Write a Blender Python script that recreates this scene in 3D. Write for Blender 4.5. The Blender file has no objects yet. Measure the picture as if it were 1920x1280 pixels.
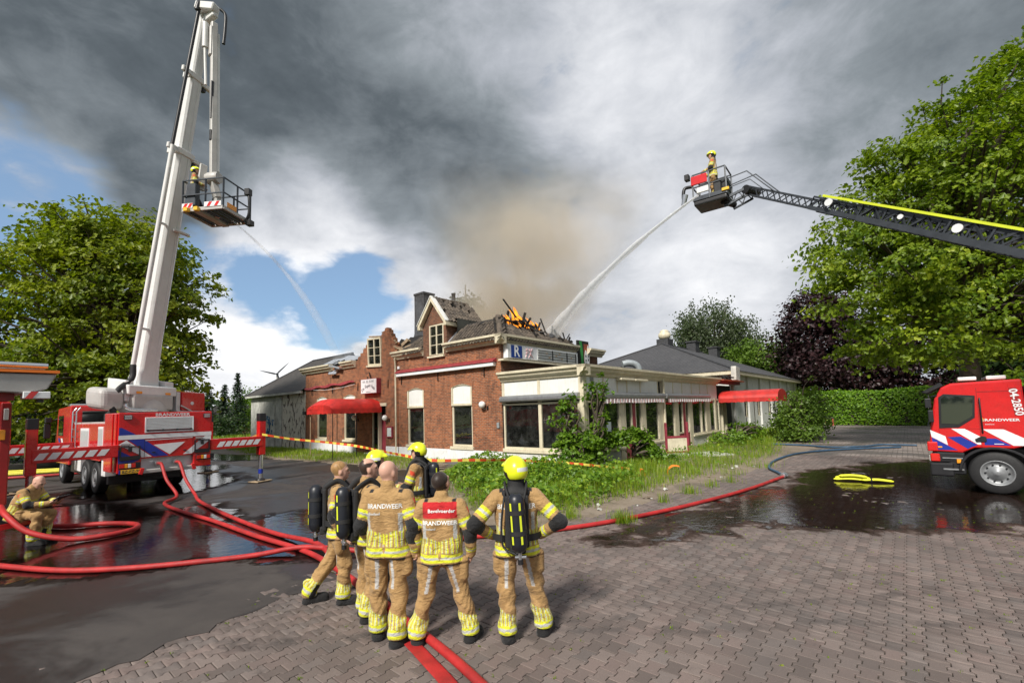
import bpy, bmesh, math, random
import numpy as np
from mathutils import Matrix, Vector, Euler
from mathutils.bvhtree import BVHTree

SC = bpy.context.scene
COL = SC.collection
RND = random.Random(7)
RAD = math.radians

# ------------------------------------------------------------------ camera
cam = bpy.data.cameras.new('camera'); cam_o = bpy.data.objects.new('camera', cam); COL.objects.link(cam_o)
CAMH = 2.35
def cam_axes(p, r):
    right = np.array([1, 0, 0.]); fwd = np.array([0, math.cos(p), math.sin(p)]); up = np.array([0, -math.sin(p), math.cos(p)])
    c, s = math.cos(r), math.sin(r)
    return c*right + s*up, -s*right + c*up, fwd
CA, CB, CC = cam_axes(0.0810892, -0.029964)
m = Matrix.Identity(4)
for i in range(3):
    m[i][0] = CA[i]; m[i][1] = CB[i]; m[i][2] = -CC[i]
m[2][3] = CAMH
cam_o.matrix_world = m
cam.sensor_width = 36.0; cam.lens = 36.0*860.6/1920; cam.shift_y = 57.96/1920
cam.clip_start = 0.1; cam.clip_end = 5000
SC.camera = cam_o

# ------------------------------------------------------------------ nodes
def nt_new(tree, kind, ins=None, **props):
    n = tree.nodes.new(kind)
    for k, v in props.items(): setattr(n, k, v)
    for k, v in (ins or {}).items():
        s = n.inputs[k]
        if hasattr(v, 'links') or isinstance(v, bpy.types.NodeSocket): tree.links.new(v, s)
        else:
            if s.type == 'RGBA' and len(v) == 3: v = (*v, 1)
            s.default_value = v
    return n
class G:
    """small wrapper for writing node graphs"""
    def __init__(s, tree): s.t = tree
    def n(s, kind, ins=None, **p): return nt_new(s.t, kind, ins, **p)
    def math(s, op, a, b=0.0, c=None, clamp=False):
        i = {0: a, 1: b}
        if c is not None: i[2] = c
        return s.n('ShaderNodeMath', i, operation=op, use_clamp=clamp).outputs[0]
    def vm(s, op, a, b=(0, 0, 0), out=0):
        return s.n('ShaderNodeVectorMath', {0: a, 1: b}, operation=op).outputs[out]
    def noise(s, vec, scale, detail=4, rough=.55, dist=0.0, out='Fac', dim='3D'):
        i = {'Scale': scale, 'Detail': detail, 'Roughness': rough, 'Distortion': dist}
        if vec is not None: i['Vector'] = vec
        return s.n('ShaderNodeTexNoise', i, noise_dimensions=dim).outputs[out]
    def ss(s, v, a, b, lo=0.0, hi=1.0, smooth=True):
        return s.n('ShaderNodeMapRange', {0: v, 1: a, 2: b, 3: lo, 4: hi}, interpolation_type='SMOOTHSTEP' if smooth else 'LINEAR').outputs[0]
    def mix(s, f, a, b, mode='MIX'):
        n = s.t.nodes.new('ShaderNodeMix'); n.data_type = 'RGBA'; n.blend_type = mode
        for k, v in ((0, f), (6, a), (7, b)):
            if isinstance(v, bpy.types.NodeSocket): s.t.links.new(v, n.inputs[k])
            else: n.inputs[k].default_value = v if k == 0 else ((*v, 1) if len(v) == 3 else v)
        return n.outputs[2]
    def link(s, a, b): s.t.links.new(a, b)

# ------------------------------------------------------------------ sky
SUN_DIR = Vector((-0.40, -0.78, 0.80)).normalized()      # towards the sun: behind the viewer, to the left, high
w = bpy.data.worlds.new('World'); SC.world = w; w.use_nodes = True
wt = w.node_tree; wt.nodes.clear(); g = G(wt)
tc = g.n('ShaderNodeTexCoord').outputs['Generated']
d0 = g.vm('NORMALIZE', tc)
sep = g.n('ShaderNodeSeparateXYZ', {0: d0})
el = sep.outputs[2]
sky = g.n('ShaderNodeTexSky', sky_type='NISHITA', sun_disc=False, sun_elevation=math.asin(SUN_DIR.z),
          sun_rotation=math.atan2(SUN_DIR.x, SUN_DIR.y), air_density=1.0, dust_density=0.6, ozone_density=2.2)
elc = g.math('MAXIMUM', el, 0.0)
den = g.math('ADD', elc, 0.16)
pl = g.vm('DIVIDE', d0, g.n('ShaderNodeCombineXYZ', {0: den, 1: den, 2: den}).outputs[0])
n1 = g.noise(pl, 0.85, 7, .56, .35)
n2 = g.noise(g.vm('ADD', g.vm('MULTIPLY', d0, (1, 1, 1.7)), (7.3, 2.1, 0)), 4.2, 9, .60, .35)
n4 = g.noise(g.vm('ADD', g.vm('MULTIPLY', d0, (1, 1, 1.6)), (3.3, 5.1, 1)), 11, 8, .62, .5)
n3 = g.noise(g.vm('ADD', pl, (1.3, 9.1, 3)), 0.42, 3, .5, .2)
warp = g.vm('SUBTRACT', g.noise(pl, 1.7, 4, .55, 0, out='Color'), (.5, .5, .5))
dw = g.vm('NORMALIZE', g.vm('ADD', d0, g.vm('MULTIPLY', warp, (.16, .16, .12))))
def blob(az, elev, rad, soft=0.9):
    """soft patch of sky round the direction (azimuth from +Y to the right, elevation), degrees"""
    a, e = RAD(az), RAD(elev)
    v = (math.sin(a)*math.cos(e), math.cos(a)*math.cos(e), math.sin(e))
    dt = g.vm('DOT_PRODUCT', dw, v, out=1)
    return g.ss(dt, math.cos(RAD(rad*(1+soft))), math.cos(RAD(rad*max(0.0, 1-soft))))
def vsum(*a):
    r = a[0]
    for b in a[1:]: r = g.math('ADD', r, b)
    return r
def sc_(v, k): return g.math('MULTIPLY', v, k)
# coverage: a closed grey deck overhead that opens to blue low on the left
gap = vsum(blob(-24, 13.6, 5.0), blob(-18.5, 12.6, 4.0), blob(-50, 17.0, 6.5), sc_(blob(-32, 14.5, 4.0), .8))
cumul = vsum(sc_(blob(-25, 20.8, 4.5), .9), sc_(blob(-29, 7.5, 4.5), .8), sc_(blob(-17, 7, 4.5), .8), sc_(blob(-47, 18.8, 2.2), .8))
cov = vsum(1.0, sc_(gap, -.95), sc_(cumul, .6), sc_(g.math('SUBTRACT', n2, .5), 1.6), sc_(g.math('SUBTRACT', n4, .5), .7))
cov = g.ss(cov, .22, .80)
# brightness of the cloud
dark = vsum(sc_(blob(-52, 36, 17), .60), sc_(blob(-34, 30, 12), .42), sc_(blob(-15, 27.5, 10), .34), sc_(blob(-4, 30, 8), .28), sc_(blob(-6, 22, 6), .22),
            sc_(blob(50, 30, 13), .55), sc_(blob(-10, 44, 10), .35), sc_(blob(4, 26, 6), .15))
lite = vsum(sc_(blob(8.5, 37, 5.5), .45), sc_(blob(17, 31, 8), .08), sc_(blob(30, 26, 8), .08), sc_(blob(-25, 20.6, 5), 1.0), sc_(blob(-29, 7, 7), .95),
            sc_(blob(-14, 9, 8), .8), sc_(blob(18, 12, 9), .40), sc_(blob(-47, 20, 4), .8), sc_(blob(32, 6, 12), .25), sc_(blob(28, 36, 5), .3))
br = vsum(.54, sc_(g.math('SUBTRACT', n4, .5), .26), sc_(dark, -.37), sc_(lite, .40), sc_(g.math('SUBTRACT', n1, .5), .20), sc_(g.math('SUBTRACT', n2, .5), .55), sc_(g.math('SUBTRACT', n3, .5), .10))
ramp = g.n('ShaderNodeValToRGB', {0: br})
cr = ramp.color_ramp
cr.elements[0].position = 0.0; cr.elements[0].color = (.050, .062, .074, 1)
cr.elements[1].position = 1.0; cr.elements[1].color = (.97, .97, .98, 1)
for p_, c_ in ((.18, (.105, .125, .142)), (.38, (.235, .265, .290)), (.56, (.43, .455, .50)), (.78, (.70, .715, .75))):
    e_ = cr.elements.new(p_); e_.color = (*c_, 1)
SKY_K = 0.10
cloud = g.mix(1.0, ramp.outputs[0], (1/SKY_K,)*3, 'MULTIPLY')
blue = g.mix(.30, g.mix(1.0, sky.outputs[0], (.82, .95, 1.03), 'MULTIPLY'), (4.6, 6.4, 8.6))
skyc = g.mix(cov, blue, cloud)
bg = g.n('ShaderNodeBackground', {0: skyc, 1: SKY_K})
out = g.n('ShaderNodeOutputWorld', {0: bg.outputs[0]})

sun = bpy.data.lights.new('sun', 'SUN'); sun.energy = 4.6; sun.angle = RAD(10.0); sun.color = (1.0, .95, .87)
sun_o = bpy.data.objects.new('sun', sun); COL.objects.link(sun_o)
sun_o.rotation_euler = SUN_DIR.to_track_quat('Z', 'Y').to_euler(); sun_o.location = (-20, -20, 40)

vs = SC.view_settings; vs.view_transform = 'Standard'; vs.look = 'None'; vs.exposure = 0.22; vs.gamma = 1.0; vs.use_curve_mapping = False
SC.render.engine = 'CYCLES'
cy = SC.cycles; cy.max_bounces = 7; cy.diffuse_bounces = 3; cy.glossy_bounces = 3; cy.transmission_bounces = 4; cy.transparent_max_bounces = 16; cy.volume_bounces = 1
cy.volume_step_rate = 3.0; cy.volume_max_steps = 64; cy.caustics_reflective = False; cy.caustics_refractive = False
cy.use_denoising = True; cy.use_adaptive_sampling = True; cy.sample_clamp_indirect = 6.0

# ------------------------------------------------------------------ materials
MATS = {}
def new_mat(name):
    m = bpy.data.materials.new(name); m.use_nodes = True; m.node_tree.nodes.clear()
    MATS[name] = m
    return m, G(m.node_tree)
def finish(g, surf, disp=None):
    o = g.n('ShaderNodeOutputMaterial', {0: surf})
    return o
def pm(name, col, rough=.5, metal=0.0, var=.12, scale=4.0, bump=0.0, bscale=40.0, coat=0.0, dirt=0.0, dirtcol=(.05, .04, .03), spec=.5, streak=0.0, emis=None, rvar=.1):
    """painted / plain surface: base colour with mottling, grime and fine relief"""
    m, g = new_mat(name)
    co = g.n('ShaderNodeTexCoord').outputs['Object']
    nz = g.noise(co, scale, 5, .6)
    c = g.mix(g.ss(nz, .3, .7), tuple(x*(1-var) for x in col), tuple(min(1, x*(1+var)) for x in col))
    if dirt > 0:
        dn = g.noise(co, scale*1.7, 8, .68, .4)
        c = g.mix(g.math('MULTIPLY', g.ss(dn, .48, .75), dirt), c, dirtcol)
    if streak > 0:
        mp = g.n('ShaderNodeMapping', {'Vector': co, 'Scale': (9, 9, .7)}).outputs[0]
        sn = g.noise(mp, 2.2, 6, .65)
        c = g.mix(g.math('MULTIPLY', g.ss(sn, .5, .72), streak), c, dirtcol)
    r = g.math('ADD', g.math('MULTIPLY', g.math('SUBTRACT', g.noise(co, scale*3, 4), .5), rvar*2), rough, clamp=True)
    ins = {'Base Color': c, 'Roughness': r, 'Metallic': metal, 'Coat Weight': coat, 'Coat Roughness': .08, 'Specular IOR Level': spec}
    if emis: ins['Emission Color'] = emis[0]; ins['Emission Strength'] = emis[1]
    if bump > 0:
        ins['Normal'] = g.n('ShaderNodeBump', {'Strength': bump, 'Distance': .01, 'Height': g.noise(co, bscale, 6, .6)}).outputs[0]
    b = g.n('ShaderNodeBsdfPrincipled', ins)
    finish(g, b.outputs[0])
    return m

# ------------------------------------------------------------------ mesh helpers
def link(o, parent=None):
    COL.objects.link(o)
    if parent is not None: o.parent = parent
    return o
def tag(o, label=None, cat=None, group=None, kind=None):
    if label: o['label'] = label
    if cat: o['category'] = cat
    if group: o['group'] = group
    if kind: o['kind'] = kind
    return o
def thing(name, label, cat, loc=(0, 0, 0), rotz=0.0, group=None):
    o = bpy.data.objects.new(name, None); o.empty_display_size = .2
    link(o); o.location = loc; o.rotation_euler = (0, 0, rotz)
    return tag(o, label, cat, group)
def np_mesh(name, V, Fs, mats, mi=None, smooth=False, attrs=None):
    """V (n,3); Fs list of (k,m) int arrays of m-gons"""
    me = bpy.data.meshes.new(name)
    V = np.asarray(V, np.float32)
    me.vertices.add(len(V)); me.vertices.foreach_set('co', V.ravel())
    Fs = [np.asarray(f, np.int32) for f in Fs if len(f)]
    li = np.concatenate([f.ravel() for f in Fs]); tot = np.concatenate([np.full(len(f), f.shape[1], np.int32) for f in Fs])
    st = np.concatenate([[0], np.cumsum(tot)[:-1]]).astype(np.int32)
    me.loops.add(len(li)); me.loops.foreach_set('vertex_index', li)
    me.polygons.add(len(tot)); me.polygons.foreach_set('loop_start', st); me.polygons.foreach_set('loop_total', tot)
    if mi is not None: me.polygons.foreach_set('material_index', np.asarray(mi, np.int32))
    if smooth: me.polygons.foreach_set('use_smooth', np.ones(len(tot), bool))
    for k, (typ, dom, data) in (attrs or {}).items():
        a = me.attributes.new(k, typ, dom)
        a.data.foreach_set('color' if 'COLOR' in typ else 'value', np.asarray(data, np.float32).ravel())
    for mt in (mats if isinstance(mats, (list, tuple)) else [mats]): me.materials.append(mt if not isinstance(mt, str) else MATS[mt])
    me.update(calc_edges=True); me.validate()
    return me
def rotm(rx=0, ry=0, rz=0): return np.array(Euler((rx, ry, rz)).to_matrix())
class MB:
    """collects shapes; build() links them as one mesh object"""
    def __init__(s): s.v = []; s.f = []; s.m = []; s.sm = []; s.cur = 0
    def add(s, vs, fs, smooth=False):
        o = len(s.v); s.v += [tuple(map(float, p)) for p in vs]
        for f in fs: s.f.append([i+o for i in f]); s.m.append(s.cur); s.sm.append(smooth)
        return s
    def mat(s, i): s.cur = i; return s
    def box(s, x0, x1, y0, y1, z0, z1):
        return s.add([(x0, y0, z0), (x1, y0, z0), (x1, y1, z0), (x0, y1, z0), (x0, y0, z1), (x1, y0, z1), (x1, y1, z1), (x0, y1, z1)],
                     [(0, 3, 2, 1), (4, 5, 6, 7), (0, 1, 5, 4), (1, 2, 6, 5), (2, 3, 7, 6), (3, 0, 4, 7)])
    def cbox(s, c, sz, R=None):
        h = np.array(sz)/2; P = np.array([(a*h[0], b*h[1], d*h[2]) for d in (-1, 1) for a, b in ((-1, -1), (1, -1), (1, 1), (-1, 1))])
        if R is not None: P = P @ np.asarray(R).T
        return s.add(P+np.array(c), [(0, 3, 2, 1), (4, 5, 6, 7), (0, 1, 5, 4), (1, 2, 6, 5), (2, 3, 7, 6), (3, 0, 4, 7)])
    def prism(s, poly, a, b, axis='y'):
        """poly of 2D points (u,v) extruded from a to b along axis (x: u=y,v=z; y: u=x,v=z; z: u=x,v=y)"""
        n = len(poly)
        def pt(u, v, w): return {'x': (w, u, v), 'y': (u, w, v), 'z': (u, v, w)}[axis]
        vs = [pt(u, v, a) for u, v in poly]+[pt(u, v, b) for u, v in poly]
        fs = [tuple(range(n)), tuple(range(2*n-1, n-1, -1))]+[(i, i+n, (i+1) % n+n, (i+1) % n) for i in range(n)]
        return s.add(vs, fs)
    def bar(s, a, b, wd, ht=None, up=(0, 0, 1)):
        a = np.array(a, float); b = np.array(b, float); ht = wd if ht is None else ht
        d = b-a; L_ = np.linalg.norm(d); d = d/max(L_, 1e-9); u = np.array(up, float)
        if abs(d @ u) > .98: u = np.array([1., 0, 0])
        r = np.cross(d, u); r /= np.linalg.norm(r); u = np.cross(r, d)
        P = [q+sx*r*wd/2+sy*u*ht/2 for q in (a, b) for sx, sy in ((-1, -1), (1, -1), (1, 1), (-1, 1))]
        return s.add(P, [(0, 1, 2, 3), (7, 6, 5, 4), (0, 4, 5, 1), (1, 5, 6, 2), (2, 6, 7, 3), (3, 7, 4, 0)])
    def tube(s, pts, rad, n=8, cap=True, smooth=True, sq=1.0):
        pts = np.asarray(pts, float); k = len(pts)
        rad = np.broadcast_to(np.asarray(rad, float), (k,))
        T = np.gradient(pts, axis=0); T /= np.linalg.norm(T, axis=1)[:, None]+1e-12
        u = np.array([0, 0, 1.]) if abs(T[0][2]) < .9 else np.array([1., 0, 0])
        vs = []
        for i in range(k):
            r = np.cross(T[i], u); r /= np.linalg.norm(r)+1e-12; u2 = np.cross(r, T[i]); u = u2
            for j in range(n):
                a = 2*math.pi*j/n; vs.append(pts[i]+rad[i]*(math.cos(a)*r+sq*math.sin(a)*u2))
        fs = [(i*n+j, i*n+(j+1) % n, (i+1)*n+(j+1) % n, (i+1)*n+j) for i in range(k-1) for j in range(n)]
        s.add(vs, fs, smooth)
        if cap: s.add([vs[j] for j in range(n)], [tuple(range(n-1, -1, -1))]); s.add([vs[(k-1)*n+j] for j in range(n)], [tuple(range(n))])
        return s
    def lathe(s, prof, c=(0, 0, 0), n=20, axis='z', smooth=True, R=None, cap=True):
        """prof list of (r, h)"""
        vs = []
        for r, h in prof:
            for j in range(n):
                a = 2*math.pi*j/n; p = np.array([r*math.cos(a), r*math.sin(a), h])
                if axis == 'x': p = p[[2, 0, 1]]
                elif axis == 'y': p = p[[1, 2, 0]]
                if R is not None: p = np.asarray(R) @ p
                vs.append(p+np.array(c))
        k = len(prof)
        fs = [(i*n+j, i*n+(j+1) % n, (i+1)*n+(j+1) % n, (i+1)*n+j) for i in range(k-1) for j in range(n)]
        s.add(vs, fs, smooth)
        if cap: s.add([vs[j] for j in range(n)], [tuple(range(n-1, -1, -1))]); s.add([vs[(k-1)*n+j] for j in range(n)], [tuple(range(n))])
        return s
    def grid(s, P, smooth=True, close=False):
        """P (a,b,3) array of points -> quads"""
        P = np.asarray(P, float); a, b = P.shape[:2]
        fs = [(i*b+j, i*b+(j+1) % b, (i+1)*b+(j+1) % b, (i+1)*b+j) for i in range(a-1) for j in range(b if close else b-1)]
        return s.add(P.reshape(-1, 3), fs, smooth)
    def mesh(s, name, mats, bevel=0.0, seg=1, xf=None):
        mats = mats if isinstance(mats, (list, tuple)) else [mats]
        me = bpy.data.meshes.new(name)
        V = np.array(s.v) if s.v else np.zeros((0, 3))
        if xf is not None: V = V @ np.array(xf)[:3, :3].T+np.array(xf)[:3, 3]
        me.from_pydata(V.tolist(), [], s.f)
        for mt in mats: me.materials.append(MATS[mt] if isinstance(mt, str) else mt)
        me.polygons.foreach_set('material_index', s.m); me.polygons.foreach_set('use_smooth', s.sm)
        bm = bmesh.new(); bm.from_mesh(me)
        bmesh.ops.recalc_face_normals(bm, faces=bm.faces)
        if bevel > 0:
            bmesh.ops.remove_doubles(bm, verts=bm.verts, dist=1e-5)
            es = [e for e in bm.edges if len(e.link_faces) == 2 and e.calc_face_angle(0) > RAD(35)]
            bmesh.ops.bevel(bm, geom=es, offset=bevel, offset_type='OFFSET', segments=seg, profile=.6, affect='EDGES', clamp_overlap=True)
        bm.to_mesh(me); bm.free()
        return me
    def build(s, name, mats, parent=None, bevel=0.0, seg=1, xf=None):
        o = bpy.data.objects.new(name, s.mesh(name, mats, bevel, seg, xf))
        return link(o, parent)
def one(name, mats, parent, fn, bevel=0.0, seg=1):
    b = MB(); fn(b); return b.build(name, mats, parent, bevel, seg)
def bx(name, mat, parent, x0, x1, y0, y1, z0, z1, bevel=0.0, seg=1):
    return MB().box(x0, x1, y0, y1, z0, z1).build(name, mat, parent, bevel, seg)
def text_geo(txt, size=1.0, bold=False, extrude=0.0, shear=0.0, spacing=1.0):
    """vertices (n,3) in the XY plane, centred, and faces"""
    cu = bpy.data.curves.new('t', 'FONT'); cu.body = txt; cu.size = size; cu.align_x = 'CENTER'; cu.align_y = 'CENTER'
    cu.resolution_u = 2; cu.shear = shear; cu.space_character = spacing
    if bold: cu.offset = .018*size
    o = bpy.data.objects.new('t', cu); COL.objects.link(o)
    dg = bpy.context.evaluated_depsgraph_get(); dg.update()
    me = bpy.data.meshes.new_from_object(o.evaluated_get(dg))
    V = np.array([v.co[:] for v in me.vertices]); F = [tuple(p.vertices) for p in me.polygons]
    bpy.data.objects.remove(o); bpy.data.curves.remove(cu); bpy.data.meshes.remove(me)
    return V, F
def text_obj(name, txt, mat, parent, M, size, bold=False, wscale=1.0, spacing=1.0):
    """flat lettering; M maps text plane (x right, y up) to the parent's space"""
    V, F = text_geo(txt, size, bold, spacing=spacing); V[:, 0] *= wscale
    M = np.array(M); V = V @ M[:3, :3].T+M[:3, 3]
    b = MB(); b.add(V, F); return b.build(name, mat, parent)
def frame(o, xdir, ydir):
    """4x4 from origin and two direction vectors"""
    x = np.array(xdir, float); x /= np.linalg.norm(x); y = np.array(ydir, float); y -= x*(x @ y); y /= np.linalg.norm(y)
    M = np.eye(4); M[:3, 0] = x; M[:3, 1] = y; M[:3, 2] = np.cross(x, y); M[:3, 3] = o
    return M
def spline(pts, n=8):
    """Catmull-Rom through points"""
    P = np.asarray(pts, float); P = np.vstack([2*P[0]-P[1], P, 2*P[-1]-P[-2]]); out = []
    for i in range(1, len(P)-2):
        p0, p1, p2, p3 = P[i-1:i+3]
        for t in np.linspace(0, 1, n, endpoint=False):
            out.append(.5*((2*p1)+(-p0+p2)*t+(2*p0-5*p1+4*p2-p3)*t*t+(-p0+3*p1-3*p2+p3)*t**3))
    out.append(P[-2]); return np.array(out)
def copy_tree(o, parent=None):
    c = o.copy(); COL.objects.link(c); c.parent = parent
    for ch in o.children: copy_tree(ch, c)
    return c
# the house frame: local x runs along the white front to the back right, local y along the brick front to the back left
HC = (2.74, 17.9, 0.0); HROT = math.pi/2-0.708395
HX = np.array([math.cos(HROT), math.sin(HROT), 0]); HY = np.array([-math.sin(HROT), math.cos(HROT), 0])
def HW(x, y, z=0.0): return np.array(HC)+x*HX+y*HY+np.array([0, 0, z])
# ================================================================== the setting
def ground_mat(name, c1, c2, rough=.85, scale=1.2, grain=220, wet=0.5, bump=.35, wetscale=.35, wetpos=.55, wetrough=.22):
    m, g = new_mat(name)
    co = g.n('ShaderNodeNewGeometry').outputs['Position']
    a = g.noise(co, scale, 8, .65); b = g.noise(co, grain, 3, .6); s = g.noise(co, 14, 5, .7); k = g.noise(co, 55, 4, .75)
    c = g.mix(g.ss(a, .32, .68), c1, c2)
    c = g.mix(g.math('MULTIPLY', g.ss(b, .35, .65), .55), c, tuple(x*1.9 for x in c1))
    c = g.mix(g.math('MULTIPLY', g.ss(s, .58, .75), .35), c, tuple(x*.45 for x in c1))
    c = g.mix(g.math('MULTIPLY', g.ss(k, .60, .72), .55), c, tuple(x*2.4 for x in c1))
    c = g.mix(g.math('MULTIPLY', g.ss(k, .42, .30), .5), c, tuple(x*.4 for x in c1))
    wn = g.ss(g.noise(co, wetscale, 5, .6, .8), wetpos-.05, wetpos+.06)
    wv = g.math('MULTIPLY', wn, wet)
    c = g.mix(wv, c, tuple(x*.5 for x in c1))
    r = g.math('ADD', rough, g.math('MULTIPLY', wv, wetrough-rough))
    bp = g.n('ShaderNodeBump', {'Strength': bump, 'Distance': .006, 'Height': b}).outputs[0]
    bs = g.n('ShaderNodeBsdfPrincipled', {'Base Color': c, 'Roughness': r, 'Normal': bp, 'Specular IOR Level': .4})
    finish(g, bs.outputs[0]); return m
ground_mat('asphalt', (.038, .033, .031), (.062, .054, .049), wet=.85, wetscale=.30, wetpos=.47, wetrough=.28)
ground_mat('soil', (.16, .125, .09), (.24, .20, .16), scale=2.5, grain=90, wet=.5, wetscale=.6, bump=.8)
ground_mat('joint_sand', (.022, .020, .014), (.05, .042, .030), scale=4, grain=160, wet=0.2)
ground_mat('meadow', (.07, .10, .025), (.17, .18, .05), scale=.5, grain=30, wet=0, bump=.6)
def pav_color(g, rnd, co, base=(.180, .143, .128)):
    c = g.mix(rnd, tuple(x*.64 for x in base), tuple(x*1.26 for x in base))
    hue = g.math('FRACT', g.math('MULTIPLY', rnd, 7.31))
    c = g.mix(g.math('MULTIPLY', g.ss(hue, .6, 1.0), .45), c, (.205, .145, .13))
    c = g.mix(g.math('MULTIPLY', g.ss(hue, .0, .3, 1, 0), .35), c, (.145, .135, .13))
    big = g.noise(co, .55, 6, .62, .5)
    c = g.mix(g.math('MULTIPLY', g.ss(big, .44, .70), .55), c, (.085, .073, .068))
    st = g.noise(co, 1.9, 8, .72, .8)
    c = g.mix(g.math('MULTIPLY', g.ss(st, .60, .70), .6), c, (.05, .043, .04))
    for A_, B_ in (((.8, 5.35), (5.6, 5.9)), ((.2, 5.05), (5.2, 5.05))):     # old tyre tracks across the blocks
        dx_, dy_ = B_[0]-A_[0], B_[1]-A_[1]; L2 = math.hypot(dx_, dy_); nv_ = (-dy_/L2, dx_/L2, 0)
        dd = g.math('ABSOLUTE', g.math('ADD', g.math('SUBTRACT', g.vm('DOT_PRODUCT', co, nv_, out=1), A_[0]*nv_[0]+A_[1]*nv_[1]), g.math('MULTIPLY', g.math('SUBTRACT', g.noise(co, .8, 3), .5), .5)))
        c = g.mix(g.math('MULTIPLY', g.math('MULTIPLY', g.ss(dd, .12, .04), g.ss(g.noise(co, 2.2, 6, .7), .45, .60)), .55), c, (.045, .04, .038))
    gr = g.noise(co, 260, 2, .6)
    c = g.mix(g.math('MULTIPLY', g.ss(gr, .35, .68), .5), c, tuple(x*.55 for x in base))
    sp = g.noise(co, 70, 3, .7)
    c = g.mix(g.math('MULTIPLY', g.ss(sp, .66, .74), .6), c, (.42, .38, .35))
    return c, gr
m, g = new_mat('paver')
co = g.n('ShaderNodeNewGeometry').outputs['Position']
at_ = g.n('ShaderNodeAttribute', attribute_name='rnd').outputs['Fac']
rnd = g.math('FRACT', g.math('ADD', g.n('ShaderNodeObjectInfo').outputs['Random'], at_))
c, gr = pav_color(g, rnd, co)
bp = g.n('ShaderNodeBump', {'Strength': .45, 'Distance': .004, 'Height': gr}).outputs[0]
wet = g.ss(g.noise(co, .45, 5, .6, .8), .50, .66)
b = g.n('ShaderNodeBsdfPrincipled', {'Base Color': c, 'Roughness': g.math('SUBTRACT', .80, g.math('MULTIPLY', wet, .28)), 'Normal': bp, 'Specular IOR Level': .45})
finish(g, b.outputs[0])
m, g = new_mat('far_paving')
co = g.n('ShaderNodeNewGeometry').outputs['Position']
mp = g.n('ShaderNodeMapping', {'Vector': co, 'Rotation': (0, 0, -HROT)}).outputs[0]
bt = g.n('ShaderNodeTexBrick', {'Vector': mp, 'Color1': (.30, .25, .225, 1), 'Color2': (.22, .185, .17, 1), 'Mortar': (.09, .075, .06, 1), 'Scale': 1.0, 'Mortar Size': .009, 'Brick Width': .21, 'Row Height': .17, 'Mortar Smooth': .3})
c = g.mix(g.math('MULTIPLY', g.ss(g.noise(co, .5, 6, .65, .6), .45, .68), .7), bt.outputs[0], (.11, .095, .085))
wet = g.ss(g.noise(co, .22, 5, .6, 1.2), .47, .58)
c = g.mix(g.math('MULTIPLY', wet, .55), c, (.05, .042, .036))
bp = g.n('ShaderNodeBump', {'Strength': .6, 'Distance': .01, 'Height': bt.outputs[1]}); bp.invert = True
b = g.n('ShaderNodeBsdfPrincipled', {'Base Color': c, 'Roughness': g.math('SUBTRACT', .85, g.math('MULTIPLY', wet, .45)), 'Normal': bp.outputs[0]})
finish(g, b.outputs[0])

def ragged(poly, step=.35, amp=.12, seed=1):
    """closed outline subdivided and roughened"""
    r = random.Random(seed); P = [np.array(p, float) for p in poly]; out = []
    for i in range(len(P)):
        a, b = P[i], P[(i+1) % len(P)]; n = max(1, int(np.linalg.norm(b-a)/step))
        d = (b-a)/max(1e-6, np.linalg.norm(b-a)); nn = np.array([-d[1], d[0]])
        for k in range(n): out.append(a+(b-a)*k/n+nn*amp*(r.random()-.5)*2*(1 if k else .3))
    return out
def sheet(name, poly, z, mat, rag=0.0, seed=1, step=.35):
    P = ragged(poly, step, rag, seed) if rag else [np.array(p) for p in poly]
    b = MB(); b.add([(p[0], p[1], z) for p in P], [tuple(range(len(P)))])
    o = b.build(name, mat)
    if o.data.polygons[0].normal.z < 0: o.data.flip_normals()
    return tag(o, kind='structure')
sheet('ground', [(-2500, -1200), (2500, -1200), (2500, 3000), (-2500, 3000)], -.040, 'meadow')
sheet('asphalt_yard', [(-40, -12), (12, -12), (30, 8), (36, 30), (18, 24), (13.5, 22), (3.4, 17.4), (-2.6, 22.0), (-11, 27.5), (-15, 27.5), (-24, 33), (-36, 31), (-44, 20)], -.018, 'asphalt', .25, 3, .6)
sheet('car_park', [(11.5, 21.0), (15, 16), (26, 14), (60, 22), (47, 45), (30, 46.5), (22, 37)], -.010, 'far_paving', .2, 5)
sheet('path', [(-23, 33), (-14, 26), (-11.5, 27), (-20, 40)], -.012, 'soil', .3, 6)
WEEDS = [(-2.9, 19.6), (-0.6, 20.5), (2.7, 17.7), (6.2, 21.6), (12.5, 28.8), (16.4, 31.5), (15.2, 25.5), (12.6, 21.2), (9.2, 17.6), (6.6, 15.2), (4.6, 13.5), (3.1, 11.9), (1.9, 10.7), (.75, 9.9), (-.35, 10.0), (-1.35, 11.3), (-2.2, 13.6), (-3.2, 16.8)]
SOIL = WEEDS[:6]+[(17.0, 30.5), (16.2, 25.0), (13.4, 20.9), (10.0, 17.0), (7.5, 14.6), (5.6, 12.9), (3.9, 11.2), (2.7, 10.0), (1.3, 9.25), (-.35, 9.2), (-1.7, 10.6)]+WEEDS[-2:]
sheet('soil_bed', SOIL, -.007, 'soil', .3, 8)
WEEDS_L = [(-3.1, 18.2), (-5.7, 20.2), (-9.4, 23.2), (-12.9, 25.6), (-17.5, 30), (-25, 38), (-17.3, 35.0), (-8.6, 27.3), (-3.2, 22.4)]
sheet('verge', WEEDS_L, -.007, 'soil', .3, 9)

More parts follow.
